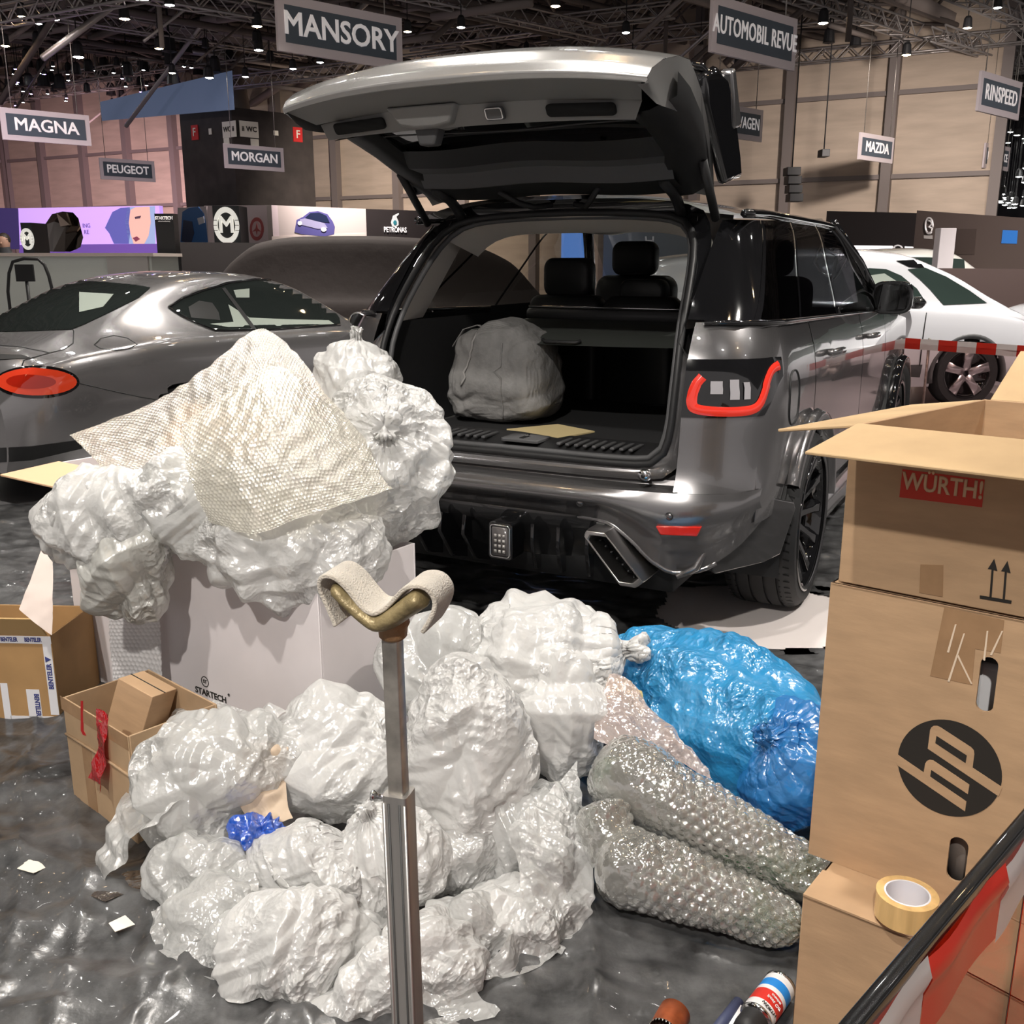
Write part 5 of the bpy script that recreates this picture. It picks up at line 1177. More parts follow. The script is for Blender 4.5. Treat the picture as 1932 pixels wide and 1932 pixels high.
# --- grey holdall and envelope in the boot
Mw = suv.matrix_world
def car(x, y, z):
    c, s = math.cos(PI / 2 - YAW), math.sin(PI / 2 - YAW); return Vector((.40 + x * c - y * s, 4.64 + x * s + y * c, z))
hb = car(-.30, .33, .78)
BAGC = M('grey_canvas', (.21, .205, .20), .85, noise=(25, .12), bump=(60, .5, .008))
hl = thing('holdall', 'grey canvas holdall standing in the open boot', 'bag', hb, PI / 2 - YAW + R(4))
# body from a boxy blob
Uv = TOPO[4][0]; Q_ = np.sign(Uv) * np.abs(Uv) ** .48; Q_ = Q_ / np.abs(Q_).max()
Q_ = Q_ * np.array([.20, .25, .21]); Q_[:, 2] += .20
tz = np.clip((Q_[:, 2] - .12) / .28, 0, 1); Q_[:, 1] *= 1 - .16 * tz; Q_[:, 0] *= 1 - .16 * tz; Q_[:, 2] += .05 * np.exp(-(Q_[:, 1] / .1) ** 2) * tz; Q_ += (.010 * wav(Q_, 6, 9, 2) + creases(Q_, 5, 5., 20., 6, .12))[:, None] * Uv
V, Fc = crumple(Q_, 4, 5, 66, ex=(.05, .02), it=(40, 20), ka=(.08, .1), floor=.002)
npobj('bag_body', V, Fc, BAGC, hl)
def surf(y, z):
    m = np.argmin((V[:, 1] - y) ** 2 + (V[:, 2] - z) ** 2 + np.where(V[:, 0] > 0, 9, 0)); return V[m]
zp = obj('zip', G().tube([tuple(surf(lerp(.07, .13, t), lerp(.40, .16, t)) + np.array([-.004, 0, 0])) for t in np.linspace(0, 1, 12)], .005, 6), M('zip_grey', (.30, .29, .28), .5), hl)
obj('seam', G().tube([tuple(surf(lerp(-.05, -.06, t), lerp(.36, .02, t)) + np.array([-.002, 0, 0])) for t in np.linspace(0, 1, 14)], .004, 6), BAGC, hl)
for (y0, y1, zt2) in ((.20, -.02, .425), (-.06, -.17, .385)):
    obj('handle', G().loft([[(x_ + a, y_, z_ + b_) for a, b_ in ((-.014, 0), (-.014, .004), (.014, .004), (.014, 0))] for x_, y_, z_ in [(-.12, y0, .33), (-.10, lerp(y0, y1, .2), zt2 - .02), (-.09, lerp(y0, y1, .5), zt2), (-.10, lerp(y0, y1, .8), zt2 - .02), (-.13, y1, .33)]], closed=True), BAGC, hl)
ev = tag(obj('envelope', G().prism([(-.20, -.13), (.02, -.20), (.12, .02), (-.10, .16)], 0, .006), M('manila', (.66, .53, .28), .6), smooth=False), 'manila envelope lying beside the grey holdall', 'envelope'); ev.location = car(-.47, .02, .7765); ev.rotation_euler = (0, 0, PI / 2 - YAW)
# ------------------------------------------------------------------ parked cars built as lofted bodies
from mathutils.bvhtree import BVHTree
from mathutils.geometry import delaunay_2d_cdt
class Loft:
    def __init__(s, root, zt, zb, wb, wt, x0, x1, z0=.22, n=110, arches=(), ar=.37, top=.06):
        s.root = root; s.zt, s.zb, s.wb, s.wt = spl(*zt), spl(*zb), spl(*wb), spl(*wt)
        g = G(); L_ = []
        for x in np.linspace(x0, x1, n):
            T, B, W, w = s.zt(x), s.zb(x), s.wb(x), s.wt(x); B = min(B, T - .02); te = min(top, (T - B) * .45)
            K = [(W * .93, z0), (W * .985, lerp(z0, B, .25)), (W, lerp(z0, B, .55)), (W * .985, lerp(z0, B, .8)), (W * .945, B - .015), (lerp(W * .90, w, .12), lerp(B, T - te, .12)), (lerp(W * .90, w, .55), lerp(B, T - te, .52)), (w, T - te), (w * .82, T - te * .42), (w * .5, T - te * .12), (0, T)]
            A = np.array(K); t = np.arange(len(K)); ys, zs = spl(t, A[:, 0]), spl(t, A[:, 1]); tt = np.linspace(0, len(K) - 1, 41)
            half = [(ys(q), zs(q)) for q in tt]
            L_.append([(x, -y, z) for y, z in half] + [(x, y, z) for y, z in reversed(half[:-1])])
        g.loft(L_, closed=False); m = len(L_[0])
        g.add(L_[0], [tuple(range(m))]); g.add(L_[-1], [tuple(range(m))])
        s.full = g
        s.bvh = BVHTree.FromPolygons([root.matrix_world @ Vector(v) if False else s.w(v) for v in g.v], g.f)
        keep = []
        for f in g.f:
            c = np.mean([g.v[i] for i in f], axis=0); cut = any((c[0] - a) ** 2 + (c[2] - .34) ** 2 < ar * ar for a in arches) and abs(c[1]) > .55 and len(f) == 4
            if not cut: keep.append(f)
        s.g = G(); s.g.v = g.v; s.g.f = keep
    def w(s, v):
        c, d = math.cos(s.root.rotation_euler[2]), math.sin(s.root.rotation_euler[2]); l = s.root.location
        return Vector((l.x + v[0] * c - v[1] * d, l.y + v[0] * d + v[1] * c, v[2]))
    def loc(s, p):
        c, d = math.cos(s.root.rotation_euler[2]), math.sin(s.root.rotation_euler[2]); q = p - s.root.location
        return Vector((q.x * c + q.y * d, -q.x * d + q.y * c, q.z))
    def hit(s, px, py, off):
        d = ray(px, py).normalized(); h = s.bvh.ray_cast(Vector((0, 0, H)), d)
        if h[0] is None: return None
        n = h[1] if h[1].dot(d) < 0 else -h[1]
        return s.loc(h[0] + n * off)
    def patch(s, name, pix, mat, step=9, off=.004, par=None):
        'panel on the body surface whose outline is read off the photograph'
        B = []
        for i in range(len(pix)):
            a, b = np.array(pix[i], float), np.array(pix[(i + 1) % len(pix)], float); k = max(1, int(np.hypot(*(b - a)) / step))
            B += [tuple(a + (b - a) * j / k) for j in range(k)]
        P = np.array(B); lo_, hi_ = P.min(0), P.max(0); I = []
        def inside(x, y):
            c = False; j = len(pix) - 1
            for i in range(len(pix)):
                xi, yi = pix[i]; xj, yj = pix[j]
                if (yi > y) != (yj > y) and x < (xj - xi) * (y - yi) / (yj - yi) + xi: c = not c
                j = i
            return c
        for x in np.arange(lo_[0], hi_[0], step):
            for y in np.arange(lo_[1], hi_[1], step):
                if inside(x, y) and np.min(np.hypot(P[:, 0] - x, P[:, 1] - y)) > step * .6: I.append((x, y))
        vs2 = [Vector(p) for p in B + I]; nb = len(B)
        r = delaunay_2d_cdt(vs2, [(i, (i + 1) % nb) for i in range(nb)], [], 1, 1e-4)
        V = [s.hit(p.x, p.y, off) for p in r[0]]; ok = [v is not None for v in V]
        fs = [tuple(f) for f in r[2] if all(ok[i] for i in f)]; par_ = list(range(len(V)))
        def root_(i):
            while par_[i] != i: par_[i] = par_[par_[i]]; i = par_[i]
            return i
        for f in fs:
            for i in f[1:]: par_[root_(i)] = root_(f[0])
        cnt = {}
        for f in fs: cnt[root_(f[0])] = cnt.get(root_(f[0]), 0) + 1
        big = max(cnt, key=cnt.get) if cnt else -1; fs = [f for f in fs if root_(f[0]) == big]; us = sorted({i for f in fs for i in f}); mp = {i: k for k, i in enumerate(us)}
        g = G(); g.v = [V[i] for i in us]; g.f = [tuple(mp[i] for i in f) for f in fs]
        return obj(name, g, mat, par or s.root)
    def line(s, name, pix, mat, r=.004, par=None, off=.001):
        P = []
        for i in range(len(pix) - 1):
            a, b = pix[i], pix[i + 1]; k = max(1, int(math.hypot(b[0] - a[0], b[1] - a[1]) / 10))
            P += [(lerp(a[0], b[0], j / k), lerp(a[1], b[1], j / k)) for j in range(k)]
        P.append(pix[-1]); H_ = [h for h in (s.hit(*p, off) for p in P) if h is not None]
        return obj(name, G().tube(H_, r, 6), mat, par or s.root)
def wheel2(root, x, y, sg, rr=.345, tw=.24, spokes=5, rimm=None, edge=None):
    h = tw / 2; r0 = rr * .70
    t = obj('tyre', G().lathe([(r0, -h), (rr - .03, -h), (rr, -h + .04), (rr, h - .04), (rr - .03, h), (r0, h), (r0 - .02, h - .03), (r0 - .02, -h)], 48, 'y', (x, y, rr)), RUBBER, root, auto=40)
    rm = obj('rim', G().lathe([(r0 + .006, h + .002), (r0 - .012, h - .004), (r0 - .03, h - .06), (.0, h - .07)], 48, 'y'), BLACKG, root); rm.location = (x, y, rr); rm.scale = (1, sg, 1)
    for k in range(spokes):
        q = 2 * PI * k / spokes + .3; L_ = []
        for tt, wd_, yy in ((.03, .05, h - .03), (.12, .042, h - .02), (r0 - .01, .062, h - .006)):
            c, d = math.cos(q), math.sin(q); L_.append([(tt * c - a * d, yy + b, tt * d + a * c) for a, b in ((-wd_, -.02), (-wd_ * .8, .008), (wd_ * .8, .008), (wd_, -.02))])
        obj('spoke', G().loft(L_, cap=True), rimm or STEEL, rm)
    return t
# --- grey coupe at the left
CY = R(32)
cp_ = thing('coupe', 'silver grey two-door coupe with oval red tail lamp at the left', 'car', (-3.02, 7.20, 0), PI / 2 - CY)
K = Loft(cp_, ([-1.12, -1.05, -.92, -.75, -.5, -.2, .1, .4, .75, 1.1, 1.4, 1.7, 2.0, 2.4, 2.9, 3.25, 3.4], [.70, .84, .955, 1.005, 1.085, 1.215, 1.33, 1.39, 1.415, 1.40, 1.345, 1.225, 1.06, .97, .91, .80, .60]),
         ([-1.12, -.95, -.5, 0, .5, 1.5, 2.0, 2.8, 3.4], [.66, .87, .955, .985, .97, .95, .93, .86, .55]),
         ([-1.12, -1.05, -.9, -.6, -.2, .2, .7, 1.5, 2.3, 2.8, 3.2, 3.4], [.66, .76, .86, .935, .985, .985, .955, .955, .965, .95, .80, .5]),
         ([-1.12, -.95, -.5, 0, .5, 1.2, 1.7, 2.0, 2.8, 3.4], [.5, .62, .60, .565, .56, .57, .62, .70, .70, .35]), -1.12, 3.4, .22, 120, (0, 2.85))
CPAINT = M('paint_coupe_grey', (.34, .33, .335), .27, .75, coat=1.)
obj('body', K.g, CPAINT, cp_)
for xx in (0, 2.85):
    for sg in (-1, 1):
        wheel2(cp_, xx, sg * .83, sg, .345, .25, 10); obj('wheel_well', G().grid(lambda u, v: (xx + .38 * math.cos(lerp(-.2, PI + .2, u)), sg * lerp(.5, .93, v), .34 + .38 * math.sin(lerp(-.2, PI + .2, u))), 20, 3), BLACKP, cp_)
        obj('arch_lip', G().tube([(xx + .375 * math.cos(q), sg * (K.wb(xx + .3 * math.cos(q)) * .975 + .002), .34 + .375 * math.sin(q)) for q in np.linspace(.1, PI - .1, 20)], .012, 6), CPAINT, cp_)
CG = tint_glass('coupe_glass', (.26, .32, .29), .08)
CGD = M('coupe_glass_dark', (.016, .02, .019), .03, coat=1.)
K.patch('side_window', [(318, 580), (345, 562), (385, 547), (430, 534), (480, 528), (530, 530), (575, 542), (610, 560), (638, 588), (642, 612), (600, 618), (520, 621), (440, 623), (405, 623), (370, 610), (340, 595)], CGD)
K.patch('rear_window', [(-30, 570), (0, 550), (40, 536), (90, 528), (140, 529), (200, 533), (255, 538), (284, 543), (262, 562), (210, 588), (160, 612), (135, 622), (90, 624), (30, 626), (-30, 626)], CGD)
for nm, pl in (('window_trim', [(318, 580), (345, 562), (385, 547), (430, 534), (480, 528), (530, 530), (575, 542), (610, 560), (638, 588)]), ('window_trim', [(318, 580), (340, 595), (370, 610), (405, 624), (440, 624), (520, 622), (642, 613)])): K.line(nm, pl, BLACKG, .008, off=.005)
K.patch('door_glass_bar', [(418, 545), (424, 543), (482, 620), (474, 621)], BLACKP, 8, .007)
K.patch('seat_seen_through_glass', [(355, 580), (375, 568), (400, 572), (412, 590), (415, 605), (360, 600)], M('seat_dark', (.01, .01, .01), .6), 8, .0055)
K.patch('pale_cabin_trim', [(430, 575), (470, 600), (540, 603), (620, 605), (630, 612), (520, 616), (430, 618), (395, 612), (440, 608)], M('cabin_pale', (.30, .34, .30), .5, coat=.5), 8, .0055)
K.patch('pale_cabin_trim', [(440, 548), (470, 545), (470, 562), (445, 562)], M('cabin_pale', (.30, .34, .30), .5, coat=.5), 8, .0055)
K.patch('pale_cabin_trim', [(150, 552), (215, 556), (195, 580), (150, 590)], M('cabin_pale', (.30, .34, .30), .5, coat=.5), 8, .0055)
tlp = [(70 + 74 * math.cos(q), 719 + 25 * math.sin(q) + 2) for q in np.linspace(0, 2 * PI, 30, endpoint=False)]
K.patch('lamp_bezel', [(70 + 80 * math.cos(q), 721 + 31 * math.sin(q)) for q in np.linspace(0, 2 * PI, 30, endpoint=False)], BLACKG, 9, .003)
tlo = K.patch('tail_lamp', tlp, M('lamp_red_glow', (.50, .03, .015), .08, coat=1., emit=((1, .09, .02), .18)), 9, .012)
K.patch('lamp_core', [(60 + 45 * math.cos(q), 721 + 13 * math.sin(q)) for q in np.linspace(0, 2 * PI, 24, endpoint=False)], M('lamp_red_deep', (.30, .01, .005), .08, coat=1., emit=((1, .05, .01), .08)), 9, .015, tlo)
K.line('fuel_flap', [(178 + 0, 651), (190, 639), (215, 633), (240, 638), (259, 650), (240, 659), (215, 661), (190, 658), (178, 651)], BLACKP, .003)
K.line('boot_seam', [(-20, 650), (40, 655), (95, 666), (120, 660), (138, 648), (139, 625), (132, 612)], BLACKP, .0035)
K.line('bumper_seam', [(42, 690), (45, 680), (95, 666)], BLACKP, .004)
K.line('bumper_seam', [(145, 722), (200, 735), (260, 748), (300, 755)], BLACKP, .003)
K.patch('bumper_valance', [(-20, 846), (60, 842), (150, 830), (155, 846), (60, 868), (-20, 874)], BLACKP, 10, .004)
K.patch('boot_spoiler_gap', [(-20, 668), (40, 670), (60, 676), (-20, 680)], BLACKP, 9, .004)
mr2 = obj('door_mirror', G().loft([[(1.72 + dx, -(1.02 + .10 * s * math.cos(q)), 1.02 + .07 * s * math.sin(q)) for q in np.linspace(0, 2 * PI, 18, endpoint=False)] for dx, s in ((0, .9), (.01, 1), (.08, .9), (.14, .4))], cap=True), CPAINT, cp_)
obj('mirror_glass', G().loft([[(1.718, -(1.02 + .085 * math.cos(q)), 1.02 + .058 * math.sin(q)) for q in np.linspace(0, 2 * PI, 18, endpoint=False)]] * 2, cap=True), M('mirror', (.25, .26, .27), .02, 1.), mr2)

# --- white crossover behind the far tape
nx_ = thing('crossover', 'white crossover with star-spoke wheel standing behind the far red and white tape', 'car', (4.62, 11.2, 0), PI / 2 - R(84))
X = Loft(nx_, ([-3.7, -3.5, -3.2, -2.6, -2.0, -1.3, -.7, -.2, .25, .55, .8, 1.0], [.9, 1.2, 1.5, 1.58, 1.62, 1.63, 1.59, 1.42, 1.18, 1.04, .92, .66]),
         ([-3.7, -3, -2, -1, 0, .6, 1.0], [.8, 1.02, 1.03, 1.02, .98, .90, .62]), ([-3.7, -3.3, -2.6, -1, 0, .5, .8, 1.0], [.7, .86, .93, .93, .93, .90, .78, .58]), ([-3.7, -3, -2, -1, -.4, .2, .7, 1.0], [.5, .60, .62, .62, .66, .74, .70, .45]), -3.7, 1.0, .22, 110, (0, -2.79), .385)
WPAINT = M('paint_white', (.74, .74, .78), .22, .1, coat=1.)
obj('body', X.g, WPAINT, nx_)
for xx in (0, -2.79):
    for sg in (-1, 1):
        wheel2(nx_, xx, sg * .81, sg, .355, .23, 5, M('wheel_silver', (.55, .50, .52), .25, .9)); obj('wheel_well', G().grid(lambda u, v: (xx + .40 * math.cos(lerp(-.2, PI + .2, u)), sg * lerp(.5, .90, v), .34 + .40 * math.sin(lerp(-.2, PI + .2, u))), 20, 3), BLACKP, nx_)
        obj('arch_trim', G().tube([(xx + .40 * math.cos(q), sg * .905, .34 + .40 * math.sin(q)) for q in np.linspace(-.2, PI + .2, 24)], .03, 8), GREYP, nx_)
WG = M('crossover_glass', (.03, .045, .04), .03, coat=1.)
X.patch('side_window', [(1610, 512), (1640, 506), (1672, 508), (1700, 520), (1730, 545), (1745, 568), (1740, 578), (1690, 578), (1620, 580)], WG, 8)
X.patch('windscreen', [(1712, 508), (1745, 505), (1785, 522), (1830, 549), (1862, 572), (1820, 574), (1780, 576), (1755, 547), (1735, 527)], WG, 8)
X.patch('roof_glass', [(1690, 492), (1730, 490), (1775, 503), (1745, 507), (1715, 504)], BLACKG, 8)
X.patch('door_trim_panel', [(1640, 520), (1668, 516), (1690, 530), (1700, 545), (1640, 570)], M('cabin_pale', (.30, .34, .30), .5, coat=.5), 8, .006)
X.line('door_seam', [(1748, 590), (1742, 630), (1735, 690)], BLACKP, .006)
X.patch('sill_cladding', [(1640, 690), (1740, 688), (1735, 712), (1640, 705)], GREYP, 8)
mr3 = obj('door_mirror', G().loft([[(-.72 + dx, -(1.0 + .10 * s * math.cos(q)), 1.08 + .065 * s * math.sin(q)) for q in np.linspace(0, 2 * PI, 14, endpoint=False)] for dx, s in ((0, .9), (.08, 1), (.14, .4))], cap=True), BLACKG, nx_)
# --- further cars, mostly hidden
def simple_car(name, label, loc, yaw, mat, hgt=1.0):
    t = thing(name, label, 'car', loc, yaw)
    B = Loft(t, ([-1, -.9, -.5, 0, .6, 1.4, 2.1, 2.7, 3.2, 3.5], [.8 * hgt, 1.0 * hgt, 1.25 * hgt, 1.5 * hgt, 1.56 * hgt, 1.54 * hgt, 1.3 * hgt, 1.02 * hgt, .92 * hgt, .6 * hgt]), ([-1, 0, 2, 3.5], [.7 * hgt, .98 * hgt, .96 * hgt, .55 * hgt]), ([-1, -.5, 2.8, 3.5], [.7, .9, .9, .6]), ([-1, 0, 2, 3.5], [.5, .6, .62, .4]), -1, 3.5, .25, 60, (0, 2.7), .37)
    obj('body', B.g, mat, t)
    for xx in (0, 2.7):
        for sg in (-1, 1): wheel2(t, xx, sg * .8, sg)
    for sg in (-1, 1):
        def sw(u, v):
            x = lerp(-.25, 2.1, u); z = lerp(1.0 * hgt, 1.40 * hgt - .25 * abs(u - .45) ** 2.2, v); W = B.wb(x) * .90; w = B.wt(x); q = (z - B.zb(x)) / max(.05, B.zt(x) - .06 - B.zb(x)); return (x, sg * (lerp(W, w, q) + .03), z)
        obj('side_window', G().grid(sw, 14, 6), WG, t)
    obj('windscreen', G().grid(lambda u, v: (lerp(2.62, 1.6, u), .62 * lerp(-1, 1, v), lerp(1.04, 1.525, u) * hgt + .015), 6, 6), WG, t)
    return t
simple_car('estate_car', 'white car at the right edge behind the crossover', (9.6, 13.6, 0), R(196), WPAINT)
simple_car('estate_car', 'pale long-roofed car beyond the brown counter at the right', (8.6, 20.5, 0), R(176), M('paint_cream', (.72, .72, .66), .3, coat=1.), 1.12)
simple_car('estate_car', 'white car seen through the cabin of the open SUV', (4.4, 16.8, 0), R(184), WPAINT, 1.02)

# ------------------------------------------------------------------ far tape barrier
tz0, tz1 = .93, .80
A_, B_ = gz(1670, 638, .95) , gz(1960, 652, .95)
A_ = gd(1640, 636, 8.4); B_ = gd(1960, 652, 7.3); dv2 = (B_ - A_); dv2.z = 0; Ln2 = dv2.length
tb2 = thing('tape_barrier', 'red and white tape stretched across clear panels beyond the SUV', 'barrier', (A_.x, A_.y, 0), math.atan2(dv2.y, dv2.x))
zt2_ = A_.z
for k in range(9):
    a = Ln2 * k / 9; obj('tape_segment', G().box((a + Ln2 / 18, 0, zt2_ - .03), (Ln2 / 9 - .001, .003, .085)), M('tape_red', (.62, .035, .02), .32) if k % 2 == 0 else M('tape_white_far', (.80, .70, .68), .4), tb2, smooth=False)
for px in (1755,):
    q = (gd(px, 645, lerp(8.4, 7.3, (px - 1640) / 320)) - A_); s_ = math.hypot(q.x, q.y)
    obj('post', G().tube([(s_, .02, 0), (s_, .02, zt2_ + .02)], .011, 8), STEEL, tb2)
obj('clear_panel', G().box((Ln2 / 2, 0, .45), (Ln2, .003, .78)), tint_glass('pink_clear_panel', (.95, .84, .83), .03), tb2, smooth=False)

# ------------------------------------------------------------------ hanging signs
SGX = Vector((math.sin(R(47)), math.cos(R(47)), 0)); SGN = Vector((SGX.y, -SGX.x, 0))
def zdepth(px, py, z): d = ray(px, py); return Vector((0, 0, H)) + d * ((z - H) / d.z)
SFR, SIN, STX = M('sign_frame', (.62, .55, .57), .5), M('sign_slate', (.075, .095, .12), .5), M('sign_white', (.92, .88, .88), .5, emit=((1, .95, .95), .12))  # faint glow added to the white lettering to brighten it
for s, px, py, wd_, sz, sxx in (('MANSORY', 645, 64, 2.35, .46, 1.0), ('AUTOMOBIL REVUE', 1424, 66, 2.35, .37, .68), ('MAGNA', 88, 240, 2.3, .44, 1.05), ('PEUGEOT', 241, 321, 2.2, .42, .92), ('MORGAN', 480, 298, 2.3, .42, .98), ('MAZDA', 1653, 280, 2.2, .44, .98), ('RINSPEED', 1886, 182, 2.2, .44, .86), ('ROLLS-ROYCE', 1880, 297, 2.1, .38, .66), ('VOLKSWAGEN', 1390, 231, 2.3, .40, .70)):
    c = zdepth(px, py, 5.0); t = thing('hanging_sign', 'grey hanging stand sign reading ' + s, 'sign', c)
    def bx(nm, w, h, y0, y1, m): return obj(nm, slab_([SGX * a + Vector((0, 0, b)) + SGN * y1 for a, b in ((-w / 2, -h / 2), (w / 2, -h / 2), (w / 2, h / 2), (-w / 2, h / 2))], y1 - y0, SGN), m, t, smooth=False)
    bx('board', wd_, .80, -.03, .03, SFR); bx('slate_panel', wd_ - .26, .53, .03, .04, SIN)
    text('lettering', s, sz, STX, t, frame(SGN * .045, SGX, Vector((0, 0, 1))), .003, .010 if len(s) < 8 else .005, sx=sxx, space=1. if len(s) < 8 else 1.06)
    for a in (-.85, .85): obj('hanging_wire', G().tube([SGX * a + Vector((0, 0, .4)), SGX * a + Vector((0, 0, 4.5))], .012, 5), STEEL, t)

# ------------------------------------------------------------------ dark service block with signs
bc = gd(448, 390, 40.); bc.z = 0; lf_ = Vector((-.80, .60, 0)); rf_ = SGX.copy()
def reach(p, d, px):
    r = (px - 966) / F / (1 / cp) ; k = r
    # solve (p+d s).x / depth == ray ratio at mid height
    q = ray(px, 300); m = q.x / q.y
    return (m * p.y - p.x) / (d.x - m * d.y)
la, ra = reach(bc, lf_, 345), reach(bc, rf_, 592)
blk = thing('service_block', 'tall dark block with toilet and fire signs below the roof', 'building block', bc)
BH = 7.15
P0 = [Vector((0, 0, 0)), rf_ * ra, rf_ * ra + lf_ * la, lf_ * la]
obj('block_wall', G().prism([(p.x, p.y) for p in P0], 0, BH), M('block_dark', (.030, .024, .022), .6, noise=(2, .3)), blk, smooth=False)
nl_, nr_ = Vector((-lf_.y, lf_.x, 0)), Vector((rf_.y, -rf_.x, 0))
if nl_.y > 0: nl_ = -nl_
def plate(nm, px, py, w, h, d, n, m, s=None, sm=None, sz=.3):
    p = on_plane(px, py, bc + n * .04, n) - bc; d = d if d.x > 0 else -d
    o = obj(nm, slab_([p + d * a + Vector((0, 0, b)) for a, b in ((-w / 2, -h / 2), (w / 2, -h / 2), (w / 2, h / 2), (-w / 2, h / 2))], .03, n), m, blk, smooth=False)
    if s: text('sign_text', s, sz, sm, o, frame(p + n * .02, d, Vector((0, 0, 1))), .002, .006)
    return o
RS, WS = M('sign_red', (.50, .02, .02), .5), M('sign_pale', (.72, .70, .60), .5)
plate('fire_sign', 367, 250, .42, .55, lf_, nl_, RS, 'F', WS, .42); plate('fire_sign', 562, 254, .42, .55, rf_, nr_, RS, 'F', WS, .42)
plate('toilet_sign', 432, 244, .80, .58, lf_, nl_, WS, 'WC ii', INK, .26); plate('toilet_sign', 470, 244, .80, .58, rf_, nr_, WS, 'ii WC', INK, .26)
plate('notice', 396, 248, .16, .22, lf_, nl_, WS); plate('notice', 521, 251, .20, .18, rf_, nr_, WS); plate('notice', 427, 268, .32, .30, lf_, nl_, WS); plate('notice', 481, 270, .34, .30, rf_, nr_, WS)

# ------------------------------------------------------------------ exhibition stands behind
def panel(name, label, cat, a, b, d0, d1, mat, th=.15, group=None):
    'upright wall between two pixel columns: a=(px,py top), b=(px,py top), foot on the floor'
    p, q = gd(*a, d0), gd(*b, d1); n = Vector(((q - p).y, -(q - p).x, 0)).normalized()
    if n.y > 0: n = -n
    t = thing(name, label, cat, (p.x, p.y, 0), 0., group)
    obj('wall_board', slab_([Vector((0, 0, 0)), Vector((q.x - p.x, q.y - p.y, 0)), Vector((q.x - p.x, q.y - p.y, q.z)), Vector((0, 0, p.z))], th, n), mat, t, smooth=False)
    t_p0 = Vector((p.x, p.y, 0)); return t, t_p0, n
def pix_on(name, pl, t, p0, n, mat, off=.012, par=None):
    P_ = [on_plane(a, b, p0 + n * off, n) - t.location for a, b in pl]; return obj(name, slab_(P_, .008, n), mat, par or t, smooth=False)
def ell(cx, cy, rx, ry, n=28): return [(cx + rx * math.cos(q), cy + ry * math.sin(q)) for q in np.linspace(0, 2 * PI, n, endpoint=False)]
EM = lambda n, c, e: M(n, c, .5, emit=(c, e))
# purple screen wall with portrait
t, p0, n = panel('screen_wall', 'long purple lit screen with a portrait at the left back', 'screen', (28, 393), (300, 388), 31, 29, EM('screen_purple', (.42, .26, .72), .55))
pix_on('dark_screen_end', [(-10, 392), (34, 393), (37, 470), (-10, 470)], t, p0, n, EM('screen_navy', (.03, .02, .09), .3))
pix_on('screen_lower_band', [(36, 462), (300, 460), (300, 490), (36, 490)], t, p0, n, EM('screen_violet_dark', (.10, .05, .24), .4))
pix_on('portrait_hood', [(198, 430), (212, 400), (228, 392), (245, 391), (248, 420), (243, 460), (215, 460), (206, 440)], t, p0, n, EM('hood_blue', (.07, .07, .26), .5))
pix_on('portrait_hair', [(240, 391), (292, 389), (293, 460), (243, 460), (236, 420)], t, p0, n, EM('hair_blue', (.20, .26, .42), .5))
pix_on('portrait_face', [(246, 396), (256, 391), (282, 390), (284, 420), (280, 445), (272, 460), (252, 460), (246, 440), (243, 420)], t, p0, n, EM('face_tone', (.55, .30, .25), .5), .02)
pix_on('portrait_eye', [(254, 409), (266, 407), (264, 412), (255, 413)], t, p0, n, EM('eye_dark', (.06, .03, .05), .3), .028)
pix_on('portrait_lips', [(250, 449), (258, 446), (264, 451), (256, 456)], t, p0, n, EM('lip_dark', (.16, .03, .06), .3), .028)
for s, a, b in (('ING', 163, 426), ('RE', 163, 438)): text('screen_text', s, .17, EM('screen_text_dark', (.10, .05, .2), .3), t, frame(on_plane(a, b, p0 + n * .02, n) - t.location, Vector((-n.y, n.x, 0)), Vector((0, 0, 1))), .002)
# faceted animal head sculpture
scp = gd(120, 475, 23.); sc2 = thing('sculpture', 'large dark bronze faceted animal sculpture on the left stand', 'sculpture', (scp.x, scp.y, 0))
sk = .0123
def spx(a, b, y): return (gd(a, b, 23. + y) - Vector((scp.x, scp.y, 0)))
rings = [[(70, 470, .8), (72, 430, .9), (85, 425, .7), (95, 440, .5), (92, 472, .6)], [(86, 474, .2), (84, 425, .4), (98, 404, .3), (112, 420, -.1), (112, 474, .0)], [(100, 475, -.4), (102, 418, -.3), (118, 399, -.2), (132, 410, -.5), (132, 475, -.5)], [(122, 475, -.6), (124, 425, -.7), (138, 401, -.5), (148, 412, -.7), (145, 470, -.7)], [(138, 470, -.6), (146, 440, -.8), (150, 425, -.6), (157, 448, -.7), (152, 466, -.6)]]
BRZ = M('bronze_dark', (.07, .055, .045), .22, .8)
obj('head', G().loft([[spx(*p) for p in r] + [spx(p[0], p[1], p[2] + 1.2) for p in reversed(r)] for r in rings], cap=True), BRZ, sc2, smooth=False)
obj('brow', G().add([spx(124, 440, -.9), spx(146, 436, -.95), spx(152, 428, -.8), spx(134, 428, -.9)], [(0, 1, 2, 3)]), M('bronze_light', (.30, .22, .17), .25, .8), sc2, smooth=False, solid=.05)
obj('cheek', G().add([spx(108, 402, -.45), spx(126, 402, -.6), spx(134, 425, -.85), spx(116, 428, -.6)], [(0, 1, 2, 3)]), M('bronze_light', (.30, .22, .17), .25, .8), sc2, smooth=False, solid=.05)
obj('plinth', G().box((0, .4, .8), (1.3, 1.6, 1.6)), BLACKP, sc2, smooth=False)
